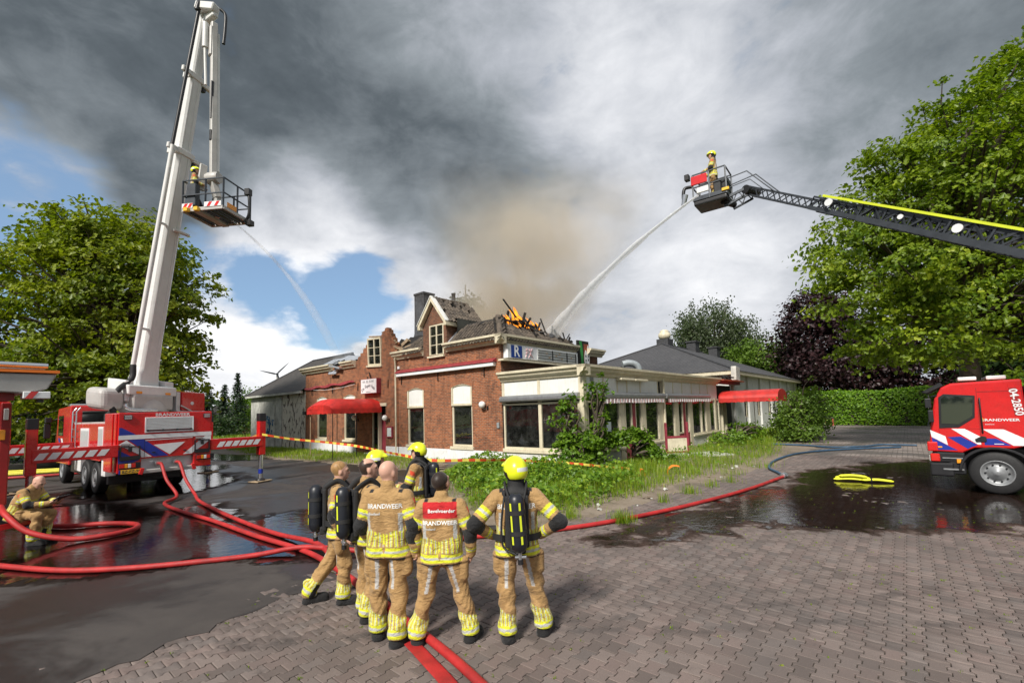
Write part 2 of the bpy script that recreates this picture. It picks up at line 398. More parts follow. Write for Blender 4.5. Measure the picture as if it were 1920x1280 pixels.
# ---- concrete pavers, laid in rows parallel to the white front
PAVED = [(-6.2, 2.6), (-4.9, 4.4), (-4.3, 5.2), (-3.6, 6.1), (-3.1, 7.0), (-1.8, 8.2), (-.2, 9.0), (1.6, 10.1), (3.1, 11.4), (4.9, 13.2), (6.9, 15.0), (9.6, 17.4), (12.6, 20.6), (15.5, 18.6), (17.5, 15.0), (13.5, 9.0), (9.5, 5.5), (6.0, 2.6)]
sheet('paver_bed', PAVED, -.0135, 'joint_sand')
sheet('asphalt_apron', [(-14, 2), (-5.4, 2.4), (-4.45, 4.0), (-3.75, 4.9), (-3.3, 5.75), (-2.85, 6.35), (-2.55, 7.1), (-1.9, 7.9), (-.9, 8.6), (-.9, 9.3), (-2.6, 9.0), (-4.2, 8.0), (-9, 7)], .0038, 'asphalt', .11, 19, .14)
def inside(poly, X, Y):
    r = np.zeros(X.shape, bool); n = len(poly)
    for i in range(n):
        x0, y0 = poly[i]; x1, y1 = poly[(i+1) % n]
        c = ((y0 > Y) != (y1 > Y)) & (X < (x1-x0)*(Y-y0)/(y1-y0+1e-12)+x0)
        r ^= c
    return r
def paver_mesh():
    L_, W_, d, e, gp, bv = .200, .150, .015, .010, .0075, .0055
    def outl(sh):
        hx = L_/2-gp/2-sh; q = L_/4; top = []
        for x, s in ((-hx, 1), (-q-e, 1), (-q+e, -1), (q-e, -1), (q+e, 1), (hx, 1)): top.append((x, W_/2+d*s-gp/2-sh))
        return top+[(-x, -y) for x, y in top]
    a, b = outl(0), outl(bv); n = len(a)
    vs = [(x, y, -.022) for x, y in a]+[(x, y, -.0035) for x, y in a]+[(x, y, 0) for x, y in b]
    fs = [tuple(range(2*n, 3*n))[::-1]]+[(i+n*k, (i+1) % n+n*k, (i+1) % n+n*(k+1), i+n*(k+1)) for k in (0, 1) for i in range(n)]
    return np.array(vs), [fs[0][::-1] if False else fs[0]]+fs[1:]
pv, pf = paver_mesh()
bm_ = MB(); bm_.add(pv, pf); pav_me = bm_.mesh('paver', 'paver')
a_ = pav_me.attributes.new('rnd', 'FLOAT', 'FACE')
PITCH_U, PITCH_V = .200, .150
ui, vi = np.meshgrid(np.arange(-130, 130), np.arange(-160, 160), indexing='ij')
U = (ui+.5*(vi % 2))*PITCH_U; V_ = vi*PITCH_V
X = HX[0]*U+HY[0]*V_+3.0; Y = HX[1]*U+HY[1]*V_+9.0
ok = inside(PAVED, X, Y)
# only what the yard in view holds
vx = (X/np.maximum(Y, .1)); ok &= (Y > 2.9) & (np.abs(vx) < 1.38)
PX, PY = X[ok], Y[ok]; PX_ALL, PY_ALL = PX, PY; 
dist = np.hypot(PX, PY)
seen = (Y[ok] > 3.95) & (np.abs(PX/PY) < 1.13)
pav_order = order = np.argsort(np.where(seen, dist, 1e9))
rs = np.random.RandomState(3)
tilt = rs.normal(0, .012, (len(PX), 2)); dz = rs.normal(0, .0016, len(PX))+.004*np.sin(PX*1.3)*np.sin(PY*.9+1); dr = rs.normal(0, .010, len(PX))
yard = bpy.data.objects['paver_bed']
for k in order[:300]:
    o = bpy.data.objects.new('paver', pav_me); link(o, yard)
    o.location = (PX[k], PY[k], dz[k]); o.rotation_euler = (tilt[k, 0], tilt[k, 1], HROT+dr[k])
rest = order[300:]
tv = np.array([v.co[:] for v in pav_me.vertices]); tf = [tuple(p.vertices) for p in pav_me.polygons]
cs, sn = np.cos(HROT+dr[rest]), np.sin(HROT+dr[rest])
VX = cs[:, None]*tv[:, 0]-sn[:, None]*tv[:, 1]+PX[rest][:, None]
VY = sn[:, None]*tv[:, 0]+cs[:, None]*tv[:, 1]+PY[rest][:, None]
VZ = tv[None, :, 2]+dz[rest][:, None]+tilt[rest, 0][:, None]*(tv[:, 1])[None]+tilt[rest, 1][:, None]*tv[:, 0][None]
VV = np.stack([VX, VY, VZ], -1).reshape(-1, 3); nv = len(tv)
byn = {}
for f in tf: byn.setdefault(len(f), []).append(f)
Fs = []; rv = []
for k_, fl in byn.items():
    fa = np.array(fl)[None]+(np.arange(len(rest))*nv)[:, None, None]
    Fs.append(fa.reshape(-1, k_)); rv.append(np.repeat(rs.rand(len(rest)), len(fl)))
# same random value for every face of one paver
rr_ = rs.rand(len(rest)); rv = [np.repeat(rr_, len(fl)) for fl in byn.values()]
me = np_mesh('paver_field', VV, Fs, 'paver', attrs={'rnd': ('FLOAT', 'FACE', np.concatenate(rv))})
tag(link(bpy.data.objects.new('paver_field', me), yard), kind='stuff')

# ---- standing water
m, g = new_mat('puddle_water')
co = g.n('ShaderNodeNewGeometry').outputs['Position']
ed = g.n('ShaderNodeAttribute', attribute_name='edge').outputs['Fac']
wn = g.noise(co, 1.1, 6, .62, .6)
lev = g.math('ADD', ed, g.math('MULTIPLY', g.math('SUBTRACT', wn, .5), 2.3))
damp = g.ss(lev, .02, .22); pool = g.ss(lev, .26, .40)
mp_ = g.n('ShaderNodeMapping', {'Vector': co, 'Scale': (1, 1.0, 1)}).outputs[0]
rip = g.noise(mp_, 5.5, 3, .5, .3)
rip2 = g.noise(mp_, 26, 3, .5)
bp = g.n('ShaderNodeBump', {'Strength': .085, 'Distance': .05, 'Height': g.math('ADD', rip, g.math('MULTIPLY', rip2, .22))}).outputs[0]
gl = g.n('ShaderNodeBsdfGlossy', {'Color': (1, 1, 1, 1), 'Roughness': .035, 'Normal': bp})
fr = g.n('ShaderNodeFresnel', {'IOR': 1.36, 'Normal': bp})
film = g.n('ShaderNodeMixShader', {0: fr.outputs[0], 1: g.n('ShaderNodeBsdfTransparent', {0: (.52, .44, .39, 1)}).outputs[0], 2: gl.outputs[0]})
wetf = g.n('ShaderNodeMixShader', {0: damp, 1: g.n('ShaderNodeBsdfTransparent', {0: (1, 1, 1, 1)}).outputs[0], 2: g.n('ShaderNodeBsdfTransparent', {0: (.56, .52, .5, 1)}).outputs[0]})
o_ = g.n('ShaderNodeMixShader', {0: pool, 1: wetf.outputs[0], 2: film.outputs[0]})
finish(g, o_.outputs[0])
def puddle(name, poly, seed, z=.0065, inset=.35):
    P = np.array(ragged(poly, .4, .10, seed)); n = len(P); c = P.mean(0)
    # distance field grid: simple dense fill
    x0, y0 = P.min(0)-.1; x1, y1 = P.max(0)+.1; st = max(.10, (x1-x0)/110)
    gx = np.arange(x0, x1+st, st); gy = np.arange(y0, y1+st, st)
    XX, YY = np.meshgrid(gx, gy, indexing='ij'); ins = inside([tuple(p) for p in P], XX, YY)
    Q = np.stack([XX, YY], -1); D = np.full(XX.shape, 9.)
    for i in range(n):
        a, b = P[i], P[(i+1) % n]; ab = b-a; t = np.clip(((Q-a) @ ab)/(ab @ ab+1e-9), 0, 1)
        D = np.minimum(D, np.linalg.norm(Q-(a+t[..., None]*ab), axis=-1))
    edge = np.where(ins, np.clip(D/inset, 0, 1), 0)
    idx = np.arange(XX.size).reshape(XX.shape)
    keep = (ins[:-1, :-1] | ins[1:, :-1] | ins[:-1, 1:] | ins[1:, 1:])
    F = np.stack([idx[:-1, :-1], idx[1:, :-1], idx[1:, 1:], idx[:-1, 1:]], -1)[keep]
    V3 = np.stack([XX, YY, np.full(XX.shape, z)], -1).reshape(-1, 3)
    me = np_mesh(name, V3, [F], 'puddle_water', attrs={'edge': ('FLOAT', 'POINT', edge.ravel())})
    return tag(link(bpy.data.objects.new(name, me)), kind='structure')
puddle('puddle_water', [(-12.4, 10.4), (-13.8, 13.6), (-11.9, 13.9), (-9.2, 12.6), (-8.6, 13.6), (-7.0, 12.2), (-6.3, 10.9), (-5.8, 11.9), (-4.7, 11.9), (-3.7, 10.2), (-2.9, 9.3), (-2.2, 8.0), (-2.8, 7.5), (-3.6, 7.6), (-4.6, 7.6), (-5.4, 7.5), (-6.6, 7.0), (-8.0, 6.9), (-9.5, 7.6)], 11, inset=1.1)
puddle('puddle_water', [(-16.0, 16.2), (-12.4, 13.5), (-10.0, 15.2), (-10.6, 18.3), (-13.2, 20.6), (-14.2, 23.4), (-16.6, 24.4), (-17.4, 21)], 12, inset=.8)
puddle('puddle_water', [(.9, 8.55), (1.8, 9.5), (3.2, 10.6), (4.5, 11.3), (6.0, 12.5), (7.4, 13.6), (9.6, 15.8), (13.5, 17.6), (17.5, 18.0), (16.4, 14), (13.2, 9.6), (10.6, 7.7), (9.2, 7.75), (7.7, 8.0), (6.8, 8.1), (5.9, 8.15), (5.2, 8.5), (4.6, 8.7), (3.7, 8.2), (2.5, 7.75), (1.5, 7.9)], 13, inset=1.7)
puddle('puddle_water', [(-19, 27.4), (-15.4, 25.2), (-13.6, 26.2), (-16.4, 29.6), (-20.5, 31.2)], 14, inset=.7)
# ================================================================== buildings
def brick_mat(name, c1, c2, mortar, bw=.21, rh=.0625, soot=.5, stain=(.10, .035, .02), grime=.0, sootcol=(.035, .028, .024), paint=False, ms=.011):
    m, g = new_mat(name)
    co = g.n('ShaderNodeTexCoord').outputs['Object']
    sp = g.n('ShaderNodeSeparateXYZ', {0: co})
    uv = g.n('ShaderNodeCombineXYZ', {0: g.math('ADD', sp.outputs[0], sp.outputs[1]), 1: sp.outputs[2]}).outputs[0]
    bt = g.n('ShaderNodeTexBrick', {'Vector': uv, 'Color1': (*c1, 1), 'Color2': (*c2, 1), 'Mortar': (*mortar, 1), 'Scale': 1.0, 'Mortar Size': ms, 'Mortar Smooth': .2, 'Bias': -.1, 'Brick Width': bw, 'Row Height': rh})
    c = bt.outputs[0]
    n1_ = g.noise(co, .9, 8, .65, .5); n2_ = g.noise(co, 6, 6, .65)
    if not paint:
        c = g.mix(g.math('MULTIPLY', g.ss(n2_, .40, .70), .30), c, tuple(min(1, x*1.45) for x in c1))
        c = g.mix(g.math('MULTIPLY', g.ss(n2_, .55, .30), .28), c, tuple(x*.55 for x in c2))
    c = g.mix(g.math('MULTIPLY', g.ss(n1_, .50, .66), soot), c, sootcol)
    c = g.mix(g.math('MULTIPLY', g.ss(g.noise(co, 1.3, 7, .7, .8), .56, .68), .5), c, stain)
    c = g.mix(g.math('MULTIPLY', g.ss(g.noise(g.n('ShaderNodeMapping', {'Vector': co, 'Scale': (2.4, 2.4, .28)}).outputs[0], 1.6, 6, .65), .50, .68), soot*.9), c, sootcol)
    bp = g.n('ShaderNodeBump', {'Strength': .8 if not paint else .5, 'Distance': .012, 'Height': g.math('ADD', g.math('SUBTRACT', 1.0, bt.outputs[1]), g.math('MULTIPLY', g.noise(co, 60, 4), .3))}).outputs[0]
    b = g.n('ShaderNodeBsdfPrincipled', {'Base Color': c, 'Roughness': .88, 'Normal': bp, 'Specular IOR Level': .25})
    finish(g, b.outputs[0]); return m
brick_mat('red_brick', (.37, .118, .046), (.13, .042, .024), (.32, .23, .16), bw=.23, rh=.075, soot=.42, ms=.013)
brick_mat('dark_brick', (.20, .075, .038), (.085, .036, .024), (.20, .15, .11), bw=.23, rh=.075, soot=.4, ms=.013)
brick_mat('soldier_brick', (.36, .125, .055), (.26, .080, .038), (.27, .19, .13), bw=.0625, rh=.25, soot=.15)
brick_mat('painted_brick', (.72, .72, .70), (.66, .66, .63), (.56, .56, .53), soot=.35, sootcol=(.42, .42, .36), stain=(.50, .47, .38), paint=True, ms=.008)
brick_mat('sooty_brick', (.085, .090, .10), (.06, .065, .075), (.10, .10, .105), soot=.4, stain=(.03, .03, .035))
pm('cream_paint', (.64, .58, .43), .5, var=.08, scale=2.2, streak=.45, dirt=.35, dirtcol=(.25, .19, .11), bump=.15, bscale=30)
pm('white_panel', (.74, .75, .73), .45, var=.04, scale=1.3, streak=.30, dirt=.15, dirtcol=(.47, .42, .26))
pm('white_plinth', (.72, .73, .74), .75, var=.06, scale=2.5, streak=.25, dirt=.45, dirtcol=(.36, .36, .32), bump=.3, bscale=25)
pm('maroon_paint', (.24, .028, .045), .5, var=.2, scale=4, dirt=.35, dirtcol=(.33, .14, .14), bump=.15)
pm('red_fabric', (.50, .022, .016), .55, var=.25, scale=2.4, dirt=.45, dirtcol=(.24, .03, .02), bump=.35, bscale=9, streak=.3)
pm('faded_pink', (.36, .17, .16), .8, var=.3, scale=6, dirt=.5, dirtcol=(.2, .15, .13))
pm('dark_red', (.26, .030, .036), .6, var=.25, scale=5, dirt=.4)
pm('metal_grey', (.36, .37, .38), .42, .75, var=.1, dirt=.4, dirtcol=(.12, .11, .10))
pm('zinc', (.42, .46, .48), .45, .5, var=.15, dirt=.35, dirtcol=(.2, .2, .2))
pm('black_iron', (.012, .012, .012), .5, .3)
pm('charred', (.012, .011, .010), .85, var=.5, scale=9, bump=.8, bscale=22, dirt=.5, dirtcol=(.06, .045, .035))
pm('charred_slate', (.035, .036, .040), .7, var=.4, scale=6, bump=.5, bscale=20)
pm('raw_wood', (.34, .25, .16), .8, var=.25, scale=7, dirt=.7, dirtcol=(.03, .025, .02), bump=.4)
pm('globe_glass', (.80, .80, .77), .25, var=.03, spec=.6)
pm('sheet_metal', (.58, .61, .66), .35, .6, var=.15, scale=3, dirt=.4, dirtcol=(.1, .12, .16))
pm('sign_white', (.76, .77, .78), .35, var=.04, scale=2, streak=.2, dirt=.12, dirtcol=(.45, .42, .38))
pm('sign_blue', (.012, .045, .24), .35, var=.08)
pm('sign_pink', (.66, .42, .44), .5)
pm('print_dark', (.03, .03, .05), .6)
pm('paper', (.62, .68, .66), .7)
pm('render_grey', (.52, .52, .48), .85, var=.25, scale=1.2, streak=.55, dirt=.6, dirtcol=(.15, .15, .12), bump=.4, bscale=15)
m, g = new_mat('peeling_paint')
co = g.n('ShaderNodeTexCoord').outputs['Object']
mp = g.n('ShaderNodeMapping', {'Vector': co, 'Scale': (1, 1, .45)}).outputs[0]
pe = g.ss(g.noise(mp, 3.2, 9, .72, .6), .53, .57)
c = g.mix(pe, g.mix(g.noise(co, 2, 5), (.62, .57, .47), (.74, .71, .63)), (.075, .045, .03))
finish(g, g.n('ShaderNodeBsdfPrincipled', {'Base Color': c, 'Roughness': .8, 'Normal': g.n('ShaderNodeBump', {'Strength': .4, 'Distance': .01, 'Height': pe}).outputs[0]}).outputs[0])
m, g = new_mat('window_glass')
co = g.n('ShaderNodeTexCoord').outputs['Object']
bp = g.n('ShaderNodeBump', {'Strength': .05, 'Distance': .05, 'Height': g.noise(co, 1.6, 2)}).outputs[0]
gl = g.n('ShaderNodeBsdfGlossy', {'Color': (1, 1, 1, 1), 'Roughness': .02, 'Normal': bp})
dst = g.n('ShaderNodeBsdfDiffuse', {'Color': (.20, .21, .19, 1)})
tr_ = g.n('ShaderNodeMixShader', {0: g.ss(g.noise(co, 2.5, 6, .7), .35, .85, .03, .22), 1: g.n('ShaderNodeBsdfTransparent', {0: (.62, .68, .66, 1)}).outputs[0], 2: dst.outputs[0]})
fr_ = g.n('ShaderNodeFresnel', {'IOR': 1.75, 'Normal': bp})
finish(g, g.n('ShaderNodeMixShader', {0: fr_.outputs[0], 1: tr_.outputs[0], 2: gl.outputs[0]}).outputs[0])
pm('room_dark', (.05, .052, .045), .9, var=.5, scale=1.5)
pm('curtain_cloth', (.42, .43, .38), .8, var=.12, scale=3, streak=.4, dirtcol=(.2, .2, .17))
pm('table_wood', (.20, .11, .04), .5, var=.2)
m, g = new_mat('roof_tile')
co = g.n('ShaderNodeNewGeometry').outputs['Position']
rn = g.n('ShaderNodeObjectInfo').outputs['Random']
c = g.mix(rn, (.050, .040, .032), (.125, .098, .074))
c = g.mix(g.math('MULTIPLY', g.ss(g.noise(co, 5, 7, .7), .48, .68), .75), c, (.028, .024, .02))
c = g.mix(g.math('MULTIPLY', g.ss(g.noise(co, 9, 5, .7), .58, .72), .5), c, (.20, .18, .11))
finish(g, g.n('ShaderNodeBsdfPrincipled', {'Base Color': c, 'Roughness': .8, 'Normal': g.n('ShaderNodeBump', {'Strength': .5, 'Distance': .008, 'Height': g.noise(co, 60, 5)}).outputs[0]}).outputs[0])
def slate_mat(name, c1, c2, bw, rh, axes='xy', k=1.2):
    m, g = new_mat(name)
    co = g.n('ShaderNodeTexCoord').outputs['UV']
    bt = g.n('ShaderNodeTexBrick', {'Vector': co, 'Color1': (*c1, 1), 'Color2': (*c2, 1), 'Mortar': tuple(x*.35 for x in c1)+(1,), 'Scale': 1.0, 'Mortar Size': .018, 'Mortar Smooth': .1, 'Brick Width': bw, 'Row Height': rh})
    c = g.mix(g.math('MULTIPLY', g.ss(g.noise(co, 1.5, 7, .7), .45, .7), .5), bt.outputs[0], tuple(x*.5 for x in c1))
    fr = g.math('FRACT', g.math('DIVIDE', g.n('ShaderNodeSeparateXYZ', {0: co}).outputs[1], rh))
    wv = g.math('SINE', g.math('MULTIPLY', g.n('ShaderNodeSeparateXYZ', {0: co}).outputs[0], 2*math.pi/bw))
    h = g.math('ADD', g.math('MULTIPLY', fr, -1.0), g.math('MULTIPLY', wv, .35))
    bp = g.n('ShaderNodeBump', {'Strength': .9, 'Distance': .03*k, 'Height': h}).outputs[0]
    finish(g, g.n('ShaderNodeBsdfPrincipled', {'Base Color': c, 'Roughness': .72, 'Normal': bp}).outputs[0]); return m
slate_mat('hall_slate', (.075, .074, .078), (.055, .055, .060), .30, .22, k=.6)
slate_mat('shed_tile', (.075, .068, .062), (.050, .046, .044), .22, .30)

def fbox(b, fac, u0, u1, d0, d1, z0, z1):
    """box on a front: u along it, d outward from it. L = brick front (local x=0), R = white front (local y=0)"""
    if fac == 'L': return b.box(-d1, -d0, u0, u1, z0, z1)
    return b.box(u0, u1, -d1, -d0, z0, z1)
def fb(name, mat, parent, fac, u0, u1, d0, d1, z0, z1, bevel=0.0):
    b = MB(); fbox(b, fac, u0, u1, d0, d1, z0, z1); return b.build(name, mat, parent, bevel)
def fpt(fac, u, d, z): return (-d, u, z) if fac == 'L' else (u, -d, z)
def facade(b, fac, u0, u1, z0, z1, holes, depth=.22, plane=0.0):
    """wall face with rectangular openings and their reveals"""
    us = sorted({u0, u1, *[h[0] for h in holes], *[h[1] for h in holes]}); zs = sorted({z0, z1, *[h[2] for h in holes], *[h[3] for h in holes]})
    us = [u for u in us if u0 <= u <= u1]; zs = [z for z in zs if z0 <= z <= z1]
    def hole(u, z): return any(h[0] < u < h[1] and h[2] < z < h[3] for h in holes)
    for i in range(len(us)-1):
        for j in range(len(zs)-1):
            if hole((us[i]+us[i+1])/2, (zs[j]+zs[j+1])/2): continue
            b.add([fpt(fac, *q) for q in ((us[i], plane, zs[j]), (us[i+1], plane, zs[j]), (us[i+1], plane, zs[j+1]), (us[i], plane, zs[j+1]))], [(0, 1, 2, 3)])
    for a, c, z0_, z1_ in holes:
        ring = [(a, z0_), (c, z0_), (c, z1_), (a, z1_)]
        for k in range(4):
            p, q = ring[k], ring[(k+1) % 4]
            b.add([fpt(fac, p[0], plane, p[1]), fpt(fac, q[0], plane, q[1]), fpt(fac, q[0], plane-depth, q[1]), fpt(fac, p[0], plane-depth, p[1])], [(0, 1, 2, 3)])
    return b
def window(parent, fac, u0, u1, z0, z1, fw=.07, d=-.10, cols=1, rows=1, name='window', rail=None, framemat='cream_paint', thin=.035, curtain=False, room=False):
    """window part: frame with its panes as sub-parts"""
    b = MB()
    fbox(b, fac, u0, u0+fw, d-.05, d+.05, z0, z1); fbox(b, fac, u1-fw, u1, d-.05, d+.05, z0, z1)
    fbox(b, fac, u0+fw, u1-fw, d-.05, d+.05, z0, z0+fw); fbox(b, fac, u0+fw, u1-fw, d-.05, d+.05, z1-fw, z1)
    iu0, iu1, iz0, iz1 = u0+fw, u1-fw, z0+fw, z1-fw
    for k in range(1, cols):
        c = iu0+(iu1-iu0)*k/cols; fbox(b, fac, c-fw*.45, c+fw*.45, d-.045, d+.045, iz0, iz1)
    for k in range(1, rows):
        c = iz0+(iz1-iz0)*k/rows; fbox(b, fac, iu0, iu1, d-.03, d+.03, c-thin/2, c+thin/2)
    f = b.build(name, framemat, parent)
    cw = (iu1-iu0)/cols
    if curtain:
        for a0, a1 in ((iu0, iu0+(iu1-iu0)*.16), (iu1-(iu1-iu0)*.13, iu1)):
            us = np.linspace(a0, a1, 9); c_ = MB(); c_.grid(np.array([[fpt(fac, u_, d-.16+.03*(-1)**i_, z_) for i_, u_ in enumerate(us)] for z_ in (iz0, iz1)]), False); c_.build('curtain', 'curtain_cloth', f)
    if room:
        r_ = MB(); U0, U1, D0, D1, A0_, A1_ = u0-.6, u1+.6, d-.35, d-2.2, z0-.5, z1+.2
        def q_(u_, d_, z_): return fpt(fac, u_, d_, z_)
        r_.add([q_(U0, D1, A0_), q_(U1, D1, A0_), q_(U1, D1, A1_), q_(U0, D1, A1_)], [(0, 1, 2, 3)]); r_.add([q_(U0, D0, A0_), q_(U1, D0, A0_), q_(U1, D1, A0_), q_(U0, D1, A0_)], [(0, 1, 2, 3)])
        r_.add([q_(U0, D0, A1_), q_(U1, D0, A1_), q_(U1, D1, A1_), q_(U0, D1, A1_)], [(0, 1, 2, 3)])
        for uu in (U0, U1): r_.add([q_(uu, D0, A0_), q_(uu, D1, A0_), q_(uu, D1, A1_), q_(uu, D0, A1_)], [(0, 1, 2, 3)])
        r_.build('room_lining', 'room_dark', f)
    for i in range(cols):
        for j in range(rows):
            fb('pane', 'window_glass', f, fac, iu0+cw*i+.01, iu0+cw*(i+1)-.01, d-.012, d-.004, iz0+(iz1-iz0)*j/rows+.004, iz0+(iz1-iz0)*(j+1)/rows-.004)
    return f
# ---- a pantile, its mesh shared by every tile
def pantile_mesh(wd=.245, ln=.36):
    pr = [(-.5, .012), (-.36, -.008), (-.12, -.014), (.08, .010), (.26, .066), (.42, .066), (.52, .012)]
    top = [[(u*wd, v, z+.010+(.030 if v < 0 else 0)) for u, z in pr] for v in (-ln/2, ln/2)]
    bot = [[(x, y, z-.018) for x, y, z in r] for r in top]
    b = MB(); b.grid(np.array(top)); n = len(pr)
    b.add(top[0]+bot[0], [(i, i+1, n+i+1, n+i) for i in range(n-1)])
    b.add(top[1]+bot[1], [(i+1, i, n+i, n+i+1) for i in range(n-1)])
    b.add([top[0][0], top[1][0], bot[1][0], bot[0][0]], [(0, 1, 2, 3)]); b.add([top[0][-1], top[1][-1], bot[1][-1], bot[0][-1]], [(3, 2, 1, 0)])
    return b.mesh('roof_tile', 'roof_tile')
TILE = pantile_mesh()
def lay_tiles(parent, o, ux, uy, wide, rows_fn, du=.215, dv=.28, seed=1, jit=.02, lift=.02):
    """tiles on a slope: o origin, ux along the eave, uy up the slope; rows_fn(u) -> slope length covered at u"""
    r = random.Random(seed); ux = np.array(ux, float); uy = np.array(uy, float); nz = np.cross(ux, uy); n = 0; mx = ux
    if nz[2] < 0: nz = -nz; mx = -ux
    M = Matrix((mx, uy, nz)).transposed()
    for i in range(int(wide/du)):
        u = (i+.5)*du; top = rows_fn(u)
        for j in range(20):
            v = (j+.45)*dv
            if v > top: break
            if (v > top-.5 and r.random() < .30) or r.random() < .03: continue
            p = np.array(o)+ux*u+uy*v+nz*(lift+.006*r.random())
            t = bpy.data.objects.new('roof_tile', TILE); link(t, parent)
            k = 4 if v > top-.35 else 1
            t.matrix_local = Matrix.Translation(p) @ M.to_4x4() @ Euler((r.gauss(0, jit)*k, r.gauss(0, jit)*k, r.gauss(0, jit)*k)).to_matrix().to_4x4()
            n += 1
    return n

# ------------------------------------------------------------------ the burning brick house
house = thing('brick_house', 'two-storey red brick house on fire with its tiled roof partly burnt away', 'house', HC, HROT)
Y0, Y1, XB, ZT = 4.25, 23.2, 8.6, 5.60
holesL = [(6.17, 7.63, .55, 3.70), (9.80, 11.22, .55, 3.70), (13.20, 14.70, .10, 2.80), (16.55, 17.92, .68, 3.65), (20.12, 21.5, .68, 3.65), (7.98, 9.22, 5.22, 5.6001)]
b = MB(); facade(b, 'L', Y0, 12.05, -.3, ZT, [h for h in holesL if h[1] < 12.05])
b.build('wall', 'red_brick', house)
b = MB(); facade(b, 'L', 16.40, Y1, -.3, ZT-.05, [h for h in holesL if h[0] > 16.4])
b.build('wall', 'red_brick', house)
# central gable, broken off along a ragged stepped line
gab = [(12.05, -.3), (16.40, -.3), (16.40, 5.62), (16.15, 5.72), (16.15, 5.86), (15.85, 5.90), (15.82, 6.05), (15.55, 6.12), (15.5, 6.30), (15.22, 6.34), (15.2, 6.50), (15.05, 6.56)]
b = MB()
facade(b, 'L', 12.05, 16.40, -.3, 5.30, [(13.20, 14.70, .10, 2.80)], plane=.06)
def gpoly(b, pts, x0, x1): b.prism(pts, x0, x1, 'x')
gpoly(b, [(15.02, 5.30), (16.40, 5.30), (16.40, 5.62), (16.14, 5.70), (16.14, 5.86), (15.86, 5.90), (15.84, 6.05), (15.55, 6.10), (15.52, 6.30), (15.24, 6.34), (15.22, 6.52), (15.02, 6.60)], -.06, .24)
gpoly(b, [(12.05, 5.30), (13.58, 5.30), (13.58, 6.98), (13.44, 7.02), (13.42, 7.14), (13.24, 7.16), (13.20, 7.30), (12.98, 7.32), (12.94, 7.20), (12.80, 7.18), (12.78, 6.98), (12.60, 6.92), (12.58, 6.72), (12.40, 6.64), (12.38, 6.44), (12.22, 6.38), (12.2, 6.18), (12.05, 6.10)], -.06, .24)
b.box(-.0602, .235, 12.05, 12.052, -.3, 5.3); b.box(-.0602, .0, 16.398, 16.40, -.3, 5.3)
b.build('gable_wall', 'red_brick', house)
for k in range(26):       # loose broken bricks along the torn edge
    r = RND; yy = r.uniform(12.1, 13.5) if k % 3 else r.uniform(15.1, 16.3)
    zz = (6.15+(yy-12.05)*.95 if yy < 13.2 else 7.25-(yy-13.2)*.7) if yy < 14 else 5.75+(16.3-yy)*.7
    MB().cbox((r.uniform(.0, .2), yy, zz+.04), (.10, .20, .06), rotm(r.gauss(0, .3), r.gauss(0, .3), r.gauss(0, .6))).build('brick', 'red_brick' if k % 2 else 'raw_wood', house)
# end walls and back
b = MB(); facade(b, 'R', 0.0, XB, -.3, ZT, [], plane=-Y0); b.build('end_wall', 'dark_brick', house)
b = MB(); facade(b, 'R', 0.0, XB, -.3, ZT-.05, [], plane=-Y1); b.box(XB-.25, XB, Y0+.01, Y1-.01, -.3, ZT-.2); b.build('rear_wall', 'dark_brick', house)
# plinth in sections between the door
for a, c in ((Y0+.02, 12.0), (12.0, 13.15), (14.75, Y1)):
    fb('plinth', 'white_plinth', house, 'L', a, c, .0 if a != 12.0 else .06, .045 if a != 12.0 else .10, -.25, .50, .01)
# windows of the brick front: cream panel above, big pane below
for u0, u1, zs, zp, zt in ((6.17, 7.63, .55, 2.68, 3.60), (9.80, 11.22, .55, 2.66, 3.60), (16.55, 17.92, .68, 2.72, 3.55), (20.12, 21.5, .68, 2.72, 3.55)):
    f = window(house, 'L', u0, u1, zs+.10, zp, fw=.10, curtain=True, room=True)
    fb('sill', 'cream_paint', f, 'L', u0-.08, u1+.08, -.02, .09, zs-.04, zs+.10, .008)
    # blind panel with a shallow arched head
    n = 9; cu = (u0+u1)/2; hw = (u1-u0)/2
    arc = [(cu+hw*math.cos(math.pi*k/n), zt-.10+.16*math.sin(math.pi*k/n)) for k in range(n+1)]
    pb = MB(); pb.prism([(u0, zp), (u1, zp)]+[(a, z) for a, z in arc], .05, .12, 'x')
    p = pb.build('blind_panel', 'white_panel', f)
    fr_ = MB(); fbox(fr_, 'L', u0, u0+.09, -.06, .012, zp, zt-.08); fbox(fr_, 'L', u1-.09, u1, -.06, .012, zp, zt-.08); fbox(fr_, 'L', u0, u1, -.07, .022, zp-.05, zp+.05)
    fr_.tube([(.03, a, z-.02) for a, z in arc], .045, 4, smooth=False); fr_.build('panel_frame', 'cream_paint', f)
    # fan of bricks set on end over the head
    av = []
    for k in range(n+1):
        th = math.pi*(.14+.72*k/n); 
    seg = 12; inn = [(cu+(hw+.02)*(1-2*k/seg), zt-.09+.17*math.sin(math.pi*k/seg)) for k in range(seg+1)]
    ou = [(cu+(hw+.16)*(1-2*k/seg), z+.27) for k, (a, z) in enumerate(inn)]
    ab = MB(); 
    for k in range(seg): ab.add([(-.012, *inn[k]), (-.012, *inn[k+1]), (-.012, *ou[k+1]), (-.012, *ou[k])], [(0, 1, 2, 3)])
    ab.build('brick_arch', 'soldier_brick', house)
# wall ties
tb = [(5.3, 4.15), (8.6, 4.15), (11.7, 4.15), (12.9, 4.05), (16.1, 4.05), (19.3, 4.0), (22.2, 4.0), (15.0, 4.35)]
for y, z in tb: MB().cbox((-.03-(.06 if 12.05 < y < 16.4 else 0), y, z), (.035, .04, .46), rotm(RND.gauss(0, .05), 0, 0)).build('wall_tie', 'black_iron', house)
